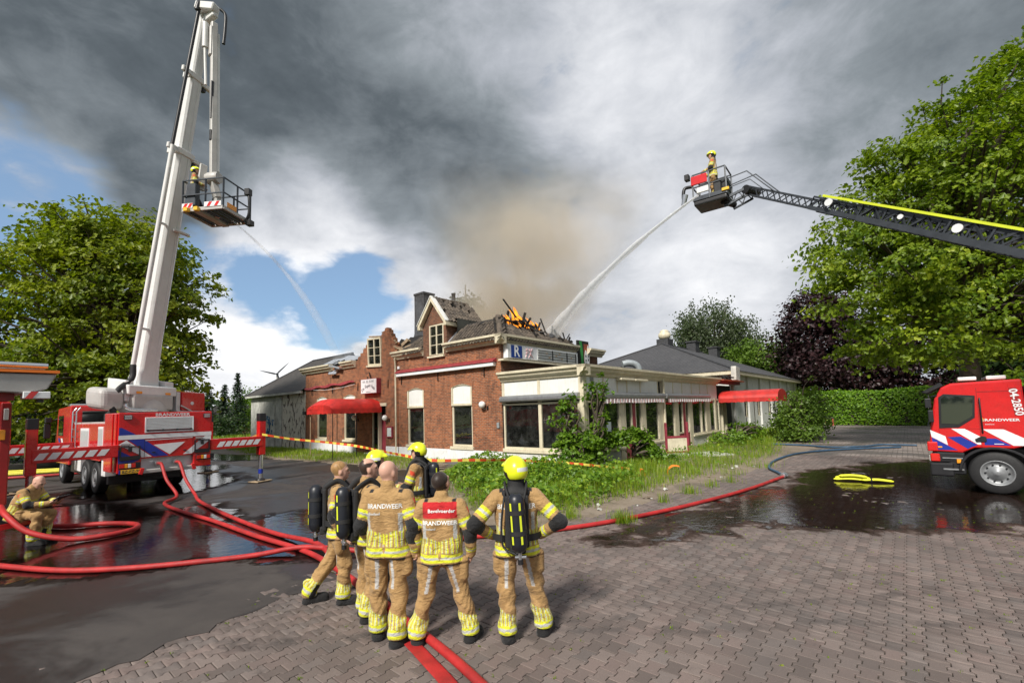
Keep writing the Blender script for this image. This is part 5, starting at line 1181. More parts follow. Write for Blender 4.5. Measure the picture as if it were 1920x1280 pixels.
for u in (-PWU, PWU): one('floor_beam', 'boom_grey', pf_, lambda b: b.bar(pp(u, -.7, 0), pp(u, .7, 0), .07, .12))
for k in range(9): one('floor_slat', 'ladder_grey', pf_, lambda b: b.bar(pp(-.72+k*.18, -.68, .02), pp(-.72+k*.18, .68, .02), .17 if k % 2 else .10, .03))
one('floor_spine', 'boom_grey', pf_, lambda b: b.bar(pp(-.25, -.75, -.03), pp(-.25, .75, -.03), .26, .10))
PO = [(-PWU, -.7), (0.1, -.7), (PWU, -.7), (PWU, 0), (PWU, .7), (.1, .7), (-PWU, .7), (-PWU, 0)]
for u, v in PO: one('rail_post', 'ladder_grey', pf_, lambda b: b.bar(pp(u, v, 0), pp(u, v, 1.1), .05))
for z in (.55, 1.1):
    for i in range(8):
        if z < 1 or i != 6: one('rail', 'ladder_grey', pf_, lambda b: b.bar(pp(*PO[i], z), pp(*PO[(i+1) % 8], z), .04))
for u0, u1 in ((-.78, -.36), (.10, .75)):
    p = one('kick_board', 'mark_white', pf_, lambda b: b.bar(pp(u0, -.745, .13), pp(u1, -.745, .13), .02, .18))
    for k in range(2):
        c = u0+(u1-u0)*(.3+.45*k); Q = [pp(c-.10, -.760, .05), pp(c+.02, -.760, .05), pp(c+.12, -.760, .21), pp(c, -.760, .21)]; MB().add(Q, [(0, 1, 2, 3)]).build('warning_stripe', 'tail_red', p)
one('orange_board', 'lamp_amber', pf_, lambda b: b.bar(pp(PWU+.04, -.55, .15), pp(PWU+.04, -.1, .15), .02, .18))
one('control_box', 'ladder_grey', pf_, lambda b: b.cbox(pp(-.52, -.55, .60), (.36, .22, .85), PR_), .02)
for k in (-.55, -.15): one('yellow_step', 'plate_yellow', pf_, lambda b: b.cbox(pp(k, -.80, -.04), (.16, .14, .14), PR_), .01)
one('monitor', 'black_plastic', pf_, lambda b: (b.tube(spline([pp(PWU+.03, .4, -.1), pp(PWU+.18, .4, .2), pp(PWU+.18, .4, .8), pp(PWU+.1, .4, 1.15)], 5), .06, 8), b.cbox(pp(PWU+.13, .4, 1.05), (.2, .2, .25), PR_), b.cbox(pp(PWU+.18, .45, -.15), (.22, .22, .2), PR_)), .01)
one('loop_hose', 'black_rubber', pf_, lambda b: b.tube(spline([A1+[-.12, 0, -.1], pp(-.55, -.2, 1.25), pp(-.65, -.25, .8), pp(-.4, -.3, .3)], 6), .06, 8))

# ------------------------------------------------------------------ neighbouring engine cut by the frame edge
T2 = thing('ladder_engine', 'dark red fire engine corner with grey ladder bed at the frame edge', 'fire engine', (-10.22, 9.35, 0), math.atan2(.8, .6))
one('body', 'fire_red', T2, lambda b: (b.box(-2.5, 0, .0, 8.0, .85, 2.82), b.box(-2.3, -.1, .2, 8.0, .45, .85)), .03, 2)
one('corner_post', 'fire_red_dark', T2, lambda b: (b.box(-.14, .012, -.03, .10, .75, 2.80),), .02)
poly_on('marking_white', 'mark_white', T2, [(-.9, 1.05), (-.05, 1.55), (-.05, 1.95), (-.9, 1.5)], -.006, 'y')
one('amber_lamp', 'lamp_amber', T2, lambda b: b.box(-.16, -.06, -.06, -.02, 2.05, 2.25), .01); one('lamp_column', 'lamp_clear', T2, lambda b: b.box(-.10, -.03, -.06, -.032, 2.45, 2.68), .01)
one('bumper', 'black_plastic', T2, lambda b: b.box(-2.4, .35, -.45, .1, .34, .62), .03); one('bumper_edge', 'fire_red', T2, lambda b: b.bar((-.6, -.48, .34), (.62, -.42, .46), .08, .10)); one('marker', 'tail_red', T2, lambda b: b.cbox((.52, -.45, .50), (.06, .06, .06)), .01)
LB = bpy.data.objects.new('ladder_bed', None); link(LB, T2)
one('bed', 'boom_grey', LB, lambda b: b.prism([(-.95, 2.98), (.0, 2.92), (.30, 3.00), (.42, 3.28), (-.95, 3.28)], -1.6, -.2, 'y'), .02)
one('orange_line', 'warn_orange', LB, lambda b: b.box(-1.2, .45, -1.64, -.16, 3.30, 3.35)); one('top_rail', 'steel_chrome', LB, lambda b: (b.tube([(-1.2, -1.5, 3.46), (.3, -1.5, 3.44)], .05, 8), b.tube([(-1.2, -.3, 3.46), (.3, -.3, 3.44)], .05, 8), b.box(-1.2, .28, -1.4, -.4, 3.38, 3.44)))
wb = one('warning_block', 'mark_white', LB, lambda b: b.box(-.02, .34, -1.63, -1.3, 2.82, 2.95), .01); poly_on('warning_stripe', 'tail_red', wb, [(.0, 2.82), (.10, 2.82), (.18, 2.95), (.08, 2.95)], -1.636, 'y')
one('bed_prop', 'fire_red_dark', LB, lambda b: b.box(-.9, -.1, -1.4, -.4, 2.80, 2.95)); one('tail_lamp', 'black_plastic', LB, lambda b: b.lathe([(.05, -.03), (.05, .03)], (.22, -1.5, 2.78), 10))
for y in (1.7, 6.0): wheel(T2, (-.12, y, .5), r=.5, side=1)

# ------------------------------------------------------------------ engine on the right, nose towards the hedge
FR = thing('fire_engine', 'red fire engine cab with blue and white stripes beside the puddle', 'fire engine', (10.66, 11.90, 0), math.atan2(.73, .683))
# local y points forward, x to the far side; positions behind the nose are negative y
side = [(-1.72, 1.12), (-1.62, 1.14), (-1.45, 1.08), (-.80, 1.08), (-.62, .98), (-.58, .95), (-.02, .98), (.0, 1.25), (-.03, 1.55), (-.16, 2.30), (-.30, 2.58), (-.48, 2.68), (-1.70, 2.72)]
one('cab', 'fire_red', FR, lambda b: b.prism(side, .0, 2.46, 'x'), .05, 3)
one('rear_body', 'fire_red', FR, lambda b: b.box(.02, 2.46, -7.2, -1.98, .95, 2.95), .03, 2); one('grille', 'black_plastic', FR, lambda b: (b.box(.10, 2.36, -1.97, -1.73, .9, 2.55), *[b.box(.06, .10, -1.95, -1.75, 1.2+k*.06, 1.23+k*.06) for k in range(21)]))
wn_ = one('door_window', 'black_plastic', FR, lambda b: b.prism([(-.20, 1.56), (-.56, 1.58), (-.86, 1.82), (-.90, 2.36), (-.34, 2.42), (-.24, 2.34)], -.012, .02, 'x'), .006)
one('pane', 'cab_glass', wn_, lambda b: b.prism([(-.25, 1.68), (-.56, 1.66), (-.82, 1.86), (-.86, 2.32), (-.36, 2.37), (-.29, 2.30)], -.020, -.013, 'x'))
one('windscreen', 'cab_glass', FR, lambda b: b.add([(.12, .004, 1.58), (2.34, .004, 1.58), (2.3, -.168, 2.38), (.16, -.168, 2.38)], [(0, 1, 2, 3)]))
one('sun_visor', 'black_plastic', FR, lambda b: b.prism([(-.36, 2.62), (-.04, 2.44), (.08, 2.46), (.02, 2.52), (-.30, 2.72)], .02, 2.44, 'x'), .02)
for y in (-.75, -1.25): one('roof_lamp', 'lamp_clear', FR, lambda b: (b.box(.15, 2.2, y-.22, y+.12, 2.735, 2.83),), .03, 2)
for u in (-.93, -1.68): one('panel_gap', 'fire_red_dark', FR, lambda b: b.box(-.004, .01, u-.006, u+.006, 1.12, 2.55))
one('roof_gutter', 'fire_red_dark', FR, lambda b: b.box(-.006, .01, -1.68, -.94, 2.44, 2.455))
def sd(name, mat, pts, k=1): return poly_on(name, mat, FR, pts, -.004*k, 'x')
sd('marking_white', 'mark_white', [(-.02, 1.52), (-.30, 1.36), (-.33, 1.14), (-.04, 1.34)]); sd('marking_blue', 'mark_blue', [(-.04, 1.33), (-.33, 1.13), (-.50, 1.02), (-.06, 1.02)])
sd('marking_white', 'mark_white', [(-.42, 1.55), (-.66, 1.55), (-.92, 1.36), (-.92, 1.17), (-.86, 1.17)]); sd('marking_blue', 'mark_blue', [(-.34, 1.34), (-.58, 1.36), (-.86, 1.16), (-.74, 1.10), (-.68, 1.06)])
sd('marking_white', 'mark_white', [(-.97, 1.54), (-1.32, 1.54), (-1.66, 1.32), (-1.66, 1.16), (-1.45, 1.16)]); sd('marking_blue', 'mark_blue', [(-.98, 1.32), (-1.18, 1.32), (-1.42, 1.16), (-.98, 1.16)])
one('door_handle', 'black_plastic', FR, lambda b: b.prism([(-.82, 1.30), (-.95, 1.38), (-1.02, 1.36), (-1.02, 1.24), (-.84, 1.23)], -.03, .0, 'x'), .01)
VM = frame((-.006, -1.28, 1.76), (0, -1, 0), (0, 0, 1)); text_obj('lettering', 'BRANDWEER', 'mark_white', FR, VM, .085, bold=True, wscale=1.25)
text_obj('lettering', 'IJsselland', 'mark_white', FR, frame((-.006, -1.10, 1.66), (0, -1, 0), (0, 0, 1)), .042)
one('emblem', 'lamp_amber', FR, lambda b: b.add([(-.006, -.99+.04*math.cos(a)*(1 if k % 2 else .6), 1.77+.05*math.sin(a)*(1 if k % 2 else .6)) for k, a in enumerate(np.linspace(0, 2*math.pi, 12, endpoint=False))], [tuple(range(12))]))
text_obj('lettering', '04-2850', 'mark_white', FR, frame((-.008, -1.57, 2.18), (0, -.12, -1), (0, -1, .12)), .20, bold=True, wscale=.95)
sd('number_strip', 'fire_red_dark', [(-1.47, 2.52), (-1.60, 2.52), (-1.66, 1.86), (-1.53, 1.86)])
one('mirror', 'black_plastic', FR, lambda b: (b.box(-.22, -.02, -.10, .02, 2.08, 2.32), b.box(-.22, -.04, -.12, -.02, 1.72, 2.02), b.bar((-.1, -.06, 2.4), (-.1, -.06, 1.7), .03), b.bar((-.1, -.1, 2.36), (.05, -.25, 2.40), .03)), .025, 2)
one('lower_corner', 'fire_red', FR, lambda b: b.box(-.03, .30, -.14, .06, .98, 1.22), .03, 2)
one('headlamp', 'lamp_clear', FR, lambda b: b.box(.01, .35, -.02, .04, .70, .90), .03); one('corner_lamp', 'tail_red', FR, lambda b: b.box(-.02, .10, -.16, .02, .72, .92), .02)
one('grab_rail', 'black_plastic', FR, lambda b: b.tube([(-.02, -.97, 1.45), (-.05, -.97, 1.50), (-.05, -.97, 2.25), (-.02, -.97, 2.30)], .014, 6))
one('step', 'metal_grey', FR, lambda b: (b.box(-.02, .10, -.58, -.20, .52, .56), b.box(-.01, .10, -.58, -.20, .80, .83)), .006)
one('badge', 'lamp_clear', FR, lambda b: b.box(-.006, .0, -1.30, -1.14, 1.185, 1.20))
one('wiper', 'black_plastic', FR, lambda b: b.bar((.4, .02, 1.60), (1.0, -.06, 1.95), .02))
one('door_seam', 'fire_red_dark', FR, lambda b: (b.box(-.003, .01, -.93, -.20, 1.575-.03, 1.585-.03), b.box(-.003, .01, -.20, -.19, 1.10, 1.55)))
one('bumper', 'black_plastic', FR, lambda b: (b.box(.0, 2.46, -.40, .05, .36, .70), b.box(.02, 2.44, -.62, -.02, .70, .97), b.box(.03, 2.4, -.62, -.3, .42, .75)), .05, 3)
one('side_lamp', 'lamp_amber', FR, lambda b: b.box(-.012, .0, -.54, -.46, .70, .80), .006); one('side_lamp', 'lamp_amber', FR, lambda b: b.box(-.012, .0, -.22, -.14, 1.07, 1.11), .004)
ar = MB(); arc = [(-1.14+.66*math.cos(a), .52+.60*math.sin(a)) for a in np.linspace(.02, math.pi-.02, 16)]; inn = [(-1.14+.60*math.cos(a), .52+.54*math.sin(a)) for a in np.linspace(.02, math.pi-.02, 16)]
ar.prism(arc+inn[::-1], -.045, .40, 'x'); ar.build('wheel_arch', 'black_plastic', FR, .012)
one('arch_liner', 'black_plastic', FR, lambda b: b.box(.40, 2.1, -1.8, -.5, .55, 1.05)); one('chassis', 'black_plastic', FR, lambda b: b.box(.5, 2.0, -7, -.4, .5, .9))
wheel(FR, (.14, -1.14, .50), r=.50, w=.30, side=-1, studs=10); wheel(FR, (2.32, -1.14, .50), r=.5, side=1); wheel(FR, (.14, -5.2, .5), r=.5, side=-1); wheel(FR, (2.32, -5.2, .5), r=.5, side=1)

# ------------------------------------------------------------------ turntable ladder reaching in from the right
LD = thing('turntable_ladder', 'dark grey lattice ladder with a cage at its tip reaching over the yard', 'ladder', (15.2, 1.9, 0), 0)
LO = np.array([15.2, 1.9, 0])
T0 = np.array([8.03, 14.6, 9.14])-LO; T1 = np.array([10.91, 9.5, 5.28])-LO; ld = (T1-T0)/np.linalg.norm(T1-T0)
lr = np.cross(ld, [0, 0, 1]); lr /= np.linalg.norm(lr); lu = np.cross(lr, ld)
def lp(t, r, u): return T0+ld*t+lr*r+lu*u
def section(t0, t1, w_, h_, step, ch=.05, plate=False):
    o = bpy.data.objects.new('ladder_section', None); link(o, LD)
    for s in (-1, 1):
        one('chord', 'ladder_grey', o, lambda b: b.bar(lp(t0, s*w_/2, 0), lp(t1, s*w_/2, 0), ch*1.2, ch*(2.2 if plate else 1.3), up=lu))
        one('chord', 'ladder_grey', o, lambda b: b.bar(lp(t0, s*w_/2, h_), lp(t1, s*w_/2, h_), ch, ch, up=lu))
        br_ = MB(); n = max(2, int(round((t1-t0)/step)))
        for k in range(n):
            a, c = t0+(t1-t0)*k/n, t0+(t1-t0)*(k+1)/n; mdl = (a+c)/2
            br_.bar(lp(a, s*w_/2, 0), lp(mdl, s*w_/2, h_), ch*.7); br_.bar(lp(mdl, s*w_/2, h_), lp(c, s*w_/2, 0), ch*.7)
            if plate: br_.bar(lp(a, s*w_/2, 0), lp(a, s*w_/2, h_), ch*.6)
        br_.build('lattice', 'ladder_grey', o)
    rg = MB()
    for t in np.arange(t0+.15, t1, .30): rg.bar(lp(t, -w_/2, .0), lp(t, w_/2, .0), .035)
    rg.build('rung', 'ladder_grey', o)
    return o
section(-.05, 3.4, .36, .24, .42, .036); section(2.2, 6.0, .44, .30, .50, .05, True); section(3.6, 9.0, .54, .36, .62, .06, True); section(5.6, 15.4, .64, .42, .8, .07, True)
one('cable_cover', 'hi_vis', LD, lambda b: b.bar(lp(2.5, .33, .36), lp(14, .42, .56), .05, .06, up=lu))
for t, r_ in ((2.75, .10), (4.6, .06), (5.8, .10)): one('pulley', 'mark_white', LD, lambda b: b.lathe([(r_, -.02), (r_, .02)], lp(t, .35, .22), 16, R=np.stack([ld, lu, lr], 1)))
tipj = lp(-.05, 0, .12); K1 = np.array([7.46, 14.95, 9.05])-LO
for s in (-1, 1):
    one('tip_link', 'ladder_grey', LD, lambda b: (b.bar(tipj+lr*s*.24+lu*.08, K1+lr*s*.24+[0, 0, .10], .06, .08), b.bar(tipj+lr*s*.24-lu*.18, K1+lr*s*.24+[0, 0, -.16], .05, .06), *[b.bar(tipj*(1-a)+K1*a+lr*s*.24+[0, 0, .12*(-1)**k], tipj*(1-a-.2)+K1*(a+.2)+lr*s*.24+[0, 0, -.14*(-1)**k], .03) for k, a in enumerate((0, .2, .4, .6, .8))]))
one('joint_drum', 'black_plastic', LD, lambda b: (b.tube([tipj-lr*.32, tipj+lr*.32], .14, 12), b.tube([K1-lr*.3, K1+lr*.3], .10, 10)))
one('guard_rail', 'ladder_grey', LD, lambda b: (b.tube([lp(.9, -.2, .24), lp(-.35, -.24, .66), K1+lr*-.3+[-.35, .1, .62]], .02, 6), b.tube([lp(.9, .2, .24), lp(-.35, .24, .66), K1+lr*.3+[-.35, .1, .62]], .02, 6), b.tube([lp(.5, .2, .24), lp(-.1, .24, .44), K1+lr*.3+[-.3, .1, .30]], .016, 6)))
# cage
CG = bpy.data.objects.new('cage', None); link(CG, LD); tag(CG, 'rescue cage with red front panel')
cc = np.array([7.02, 15.12, 9.10])-LO; ca = RAD(-38)
cx_, cy_ = np.array([math.cos(ca), math.sin(ca), 0]), np.array([-math.sin(ca), math.cos(ca), 0]); CR = np.stack([cx_, cy_, [0, 0, 1]], 1)
def cp(u, v, z): return cc+cx_*u+cy_*v+np.array([0, 0, z])
one('floor', 'black_plastic', CG, lambda b: b.cbox(cp(0, 0, .02), (1.04, .84, .14), CR), .04, 2)
one('skirt', 'ladder_grey', CG, lambda b: b.cbox(cp(0, 0, .17), (1.08, .88, .16), CR), .02)
CO = [(-.52, -.42), (.0, -.42), (.52, -.42), (.52, .42), (0, .42), (-.52, .42)]
for u, v in CO: one('rail_post', 'metal_grey', CG, lambda b: b.bar(cp(u, v, .1), cp(u, v, 1.02), .04))
for z in (.58, 1.02):
    for i in range(6): one('rail', 'ladder_grey', CG, lambda b: b.bar(cp(*CO[i], z), cp(*CO[(i+1) % 6], z), .035))
one('red_panel', 'fire_red', CG, lambda b: b.cbox(cp(-.30, -.46, .80), (.52, .05, .32), CR), .02)
one('lamp_case', 'lamp_clear', CG, lambda b: b.cbox(cp(-.20, -.46, .42), (.38, .06, .2), CR), .02)
one('monitor', 'black_plastic', CG, lambda b: (b.tube(spline([cp(-.6, -.3, .7), cp(-.8, -.4, .65), cp(-.85, -.42, .35), cp(-.82, -.4, .2)], 5), .06, 8), b.cbox(cp(-.72, -.3, 1.05), (.15, .2, .2), CR)), .01)
one('nozzle', 'steel_chrome', CG, lambda b: b.tube([cp(-.78, -.42, .42), cp(-.86, -.42, .08)], [.10, .075], 12)); one('yellow_step', 'plate_yellow', CG, lambda b: b.cbox(cp(.50, -.44, .22), (.22, .08, .10), CR), .01)
one('equipment', 'black_plastic', CG, lambda b: (b.cbox(cp(.42, .1, .55), (.20, .5, .45), CR), b.cbox(cp(.25, -.36, .42), (.25, .1, .45), CR)), .03)
one('turntable', 'fire_red', LD, lambda b: (b.lathe([(.9, 1.0), (.9, 1.5), (.6, 1.7), (.5, 2.1)], (0, 0, 0), 20), b.box(-.6, .6, -.6, .6, 1.9, 2.7), b.box(-1.2, 1.2, -3.5, 3.2, .5, 1.05)), .04)
for y in (-2.4, 2.0):
    for s in (-1, 1): wheel(LD, (s*1.05, y, .5), r=.5, side=s)
# ================================================================== people
m, g = new_mat('turnout_gear')
vc_ = g.n('ShaderNodeVertexColor', layer_name='col'); ca_ = vc_.outputs[0]; clo = vc_.outputs[1]
co = g.n('ShaderNodeTexCoord').outputs['Object']
c = g.mix(g.math('MULTIPLY', g.math('MULTIPLY', g.ss(g.noise(co, 9, 6, .65), .42, .72), .55), clo), ca_, g.mix(1.0, ca_, (.50, .45, .40), 'MULTIPLY'))
wr = g.noise(g.n('ShaderNodeMapping', {'Vector': co, 'Scale': (1, 1, 1.7)}).outputs[0], 13, 5, .6, .7)
bp = g.n('ShaderNodeBump', {'Strength': g.math('ADD', .06, g.math('MULTIPLY', clo, .85)), 'Distance': .03, 'Height': g.math('ADD', wr, g.math('MULTIPLY', g.noise(co, 160, 3), .12))}).outputs[0]
finish(g, g.n('ShaderNodeBsdfPrincipled', {'Base Color': c, 'Roughness': g.math('ADD', .48, g.math('MULTIPLY', clo, .26)), 'Normal': bp, 'Specular IOR Level': .3, 'Sheen Weight': .12}).outputs[0])
pm('helmet_yellow', (.74, .80, .02), .28, var=.05, coat=.5)
m, g = new_mat('helmet')
ca_ = g.n('ShaderNodeVertexColor', layer_name='col').outputs[0]
finish(g, g.n('ShaderNodeBsdfPrincipled', {'Base Color': ca_, 'Roughness': .30, 'Coat Weight': .4}).outputs[0])
pm('print_grey', (.62, .62, .60), .6)
pm('print_white', (.80, .80, .78), .6)
pm('cylinder_black', (.012, .014, .020), .38, var=.2)
pm('strap_black', (.016, .016, .017), .75, bump=.3, bscale=90)
pm('screen_glass', (.55, .58, .60), .15)
TAN, YEL, SIL, BLK, REDC = (.41, .250, .102), (.70, .72, .03), (.50, .50, .48), (.014, .014, .015), (.52, .016, .02)
SKIN = (.60, .345, .255)

def smin(a, b, k):
    h = np.clip(.5+.5*(b-a)/k, 0, 1); return b*(1-h)+a*h-k*h*(1-h)
def d_cone(p, a, b, ra, rb, fl=1.0, fdir=None):
    a = np.asarray(a, np.float32); b = np.asarray(b, np.float32); ab = b-a; L2 = float(ab @ ab)+1e-9
    q = p-a; t = np.clip((q @ ab)/L2, 0, 1); r = q-t[..., None]*ab
    if fdir is not None:        # flatten across fdir
        f = np.asarray(fdir, np.float32); f = f/np.linalg.norm(f); r = r+(r @ f)[..., None]*f*(1/fl-1)
    return np.linalg.norm(r, axis=-1)-(ra+(rb-ra)*t)
def d_ell(p, c, r, R=None):
    q = p-np.asarray(c, np.float32)
    if R is not None: q = q @ np.asarray(R, np.float32)
    r = np.asarray(r, np.float32); return (np.linalg.norm(q/r, axis=-1)-1)*float(r.min())
def prim_box(pr):
    if pr[0] == 'c': a, b, m_ = np.array(pr[1]), np.array(pr[2]), max(pr[3], pr[4])*1.3; return np.minimum(a, b)-m_, np.maximum(a, b)+m_
    c, r = np.array(pr[1]), max(pr[2]); return c-r, c+r
def prim_d(p, pr):
    if pr[0] == 'c': return d_cone(p, *pr[1:5], *(pr[6:8] if len(pr) > 6 and pr[6] is not None else (1.0, None)))
    return d_ell(p, pr[1], pr[2], pr[4] if len(pr) > 4 else None)
def prim_k(pr): return pr[5] if pr[0] == 'c' else pr[3]
def field(groups, h, lo=None, hi=None, kg=.008, wrinkle=None, floor=None, cuts=None):
    bb = [prim_box(pr) for gp in groups for pr in gp]
    lo = np.min([b[0] for b in bb], 0)-.04; hi = np.max([b[1] for b in bb], 0)+.04
    ax = [np.arange(lo[i], hi[i]+h, h, dtype=np.float32) for i in range(3)]
    F = np.full([len(a) for a in ax], 1.0, np.float32)
    for gi_, gp in enumerate(groups):
        Gf = np.full(F.shape, 1.0, np.float32)
        for pr in gp:
            a, b = prim_box(pr); sl = tuple(slice(max(0, int((a[i]-.06-lo[i])/h)), int((b[i]+.06-lo[i])/h)+2) for i in range(3))
            P = np.stack(np.meshgrid(*[ax[i][sl[i]] for i in range(3)], indexing='ij'), -1)
            if P.size == 0: continue
            Gf[sl] = smin(Gf[sl], prim_d(P, pr), prim_k(pr))
        if cuts and gi_ in cuts:
            for p0, n0 in cuts[gi_]:
                Gf = np.maximum(Gf, -sum((ax[i]-p0[i]).reshape([-1 if k == i else 1 for k in range(3)])*np.float32(n0[i]) for i in range(3)))
        F = smin(F, Gf, kg)
    if wrinkle is not None:
        X_, Y_, Z_ = np.meshgrid(*ax, indexing='ij', sparse=True); F = F+wrinkle(X_, Y_, Z_).astype(np.float32)
    if floor is not None: F = np.maximum(F, (floor-ax[2])[None, None, :])
    return F, lo
CORN = [(0, 0, 0), (1, 0, 0), (0, 1, 0), (1, 1, 0), (0, 0, 1), (1, 0, 1), (0, 1, 1), (1, 1, 1)]
EDG = [(0, 1), (2, 3), (4, 5), (6, 7), (0, 2), (1, 3), (4, 6), (5, 7), (0, 4), (1, 5), (2, 6), (3, 7)]
def nets(F, lo, h):
    s = F < 0; n = [d-1 for d in F.shape]
    cnt = sum(s[c[0]:c[0]+n[0], c[1]:c[1]+n[1], c[2]:c[2]+n[2]].astype(np.int8) for c in CORN)
    act = (cnt > 0) & (cnt < 8); I = np.argwhere(act); vid = np.full(act.shape, -1, np.int32); vid[act] = np.arange(len(I))
    vals = [F[I[:, 0]+c[0], I[:, 1]+c[1], I[:, 2]+c[2]] for c in CORN]
    acc = np.zeros((len(I), 3)); k = np.zeros(len(I))
    for a, b in EDG:
        va, vb = vals[a], vals[b]; mk = (va < 0) != (vb < 0); t = np.where(mk, va/(va-vb+1e-12), 0)
        p = np.array(CORN[a])+t[:, None]*(np.array(CORN[b])-np.array(CORN[a])); acc += p*mk[:, None]; k += mk
    V = (I+acc/k[:, None])*h+lo; Q = []
    for ax in range(3):
        o = [(0, 0, 0)]*2; sl0 = [slice(None)]*3; sl1 = [slice(None)]*3; sl0[ax] = slice(0, -1); sl1[ax] = slice(1, None)
        A, B = s[tuple(sl0)], s[tuple(sl1)]; e = A != B; u, v = [(1, 2), (2, 0), (0, 1)][ax]
        E = np.argwhere(e); E = E[(E[:, u] > 0) & (E[:, v] > 0) & (E[:, u] < F.shape[u]-1) & (E[:, v] < F.shape[v]-1)]
        if len(E) == 0: continue
        def cell(du, dv): C_ = E.copy(); C_[:, u] -= du; C_[:, v] -= dv; return vid[C_[:, 0], C_[:, 1], C_[:, 2]]
        q = np.stack([cell(1, 1), cell(0, 1), cell(0, 0), cell(1, 0)], 1); fl = ~A[E[:, 0], E[:, 1], E[:, 2]]
        q[fl] = q[fl][:, ::-1]; Q.append(q[(q >= 0).all(1)])
    return V, np.concatenate(Q)
def gdist(V, gp):
    d = np.full(len(V), 1.0, np.float32); P = V.astype(np.float32)
    for pr in gp: d = np.minimum(d, prim_d(P, pr))
    return d
def hand_prims(w, f, pal, side, curl=.5, spread=1.0):
    """w wrist, f direction of fingers, pal palm normal; side +1 right hand, -1 left"""
    w = np.array(w, float); f = np.array(f, float)/np.linalg.norm(f); pal = np.array(pal, float); pal -= f*(pal @ f); pal /= np.linalg.norm(pal)
    s = np.cross(f, pal)*side      # towards the thumb side
    out = []
    for k, (o, L_, r) in enumerate(((.030, .072, .0088), (.010, .080, .0092), (-.010, .074, .0088), (-.029, .058, .0078))):
        k0 = w+f*.085+s*o; d1 = f*math.cos(curl*.6)+pal*math.sin(curl*.6); d2 = f*math.cos(curl*1.6)+pal*math.sin(curl*1.6); d3 = f*math.cos(curl*2.3)+pal*math.sin(curl*2.3)
        p1 = k0+d1*L_*.45; p2 = p1+d2*L_*.32; p3 = p2+d3*L_*.25
        out += [('c', w+f*.02+s*o*.7, k0, .013, .0115, .012), ('c', k0, p1, r*1.08, r, .004), ('c', p1, p2, r, r*.94, .004), ('c', p2, p3, r*.94, r*.8, .004)]
    t0 = w+f*.028+s*.024; t1 = t0+f*.035+s*.026+pal*.010; t2 = t1+f*.034+s*.008+pal*.014
    out += [('c', w, w+f*.05, .021, .024, .015), ('c', t0, t1, .013, .011, .012), ('c', t1, t2, .011, .009, .004)]
    return out
PEOPLE = []
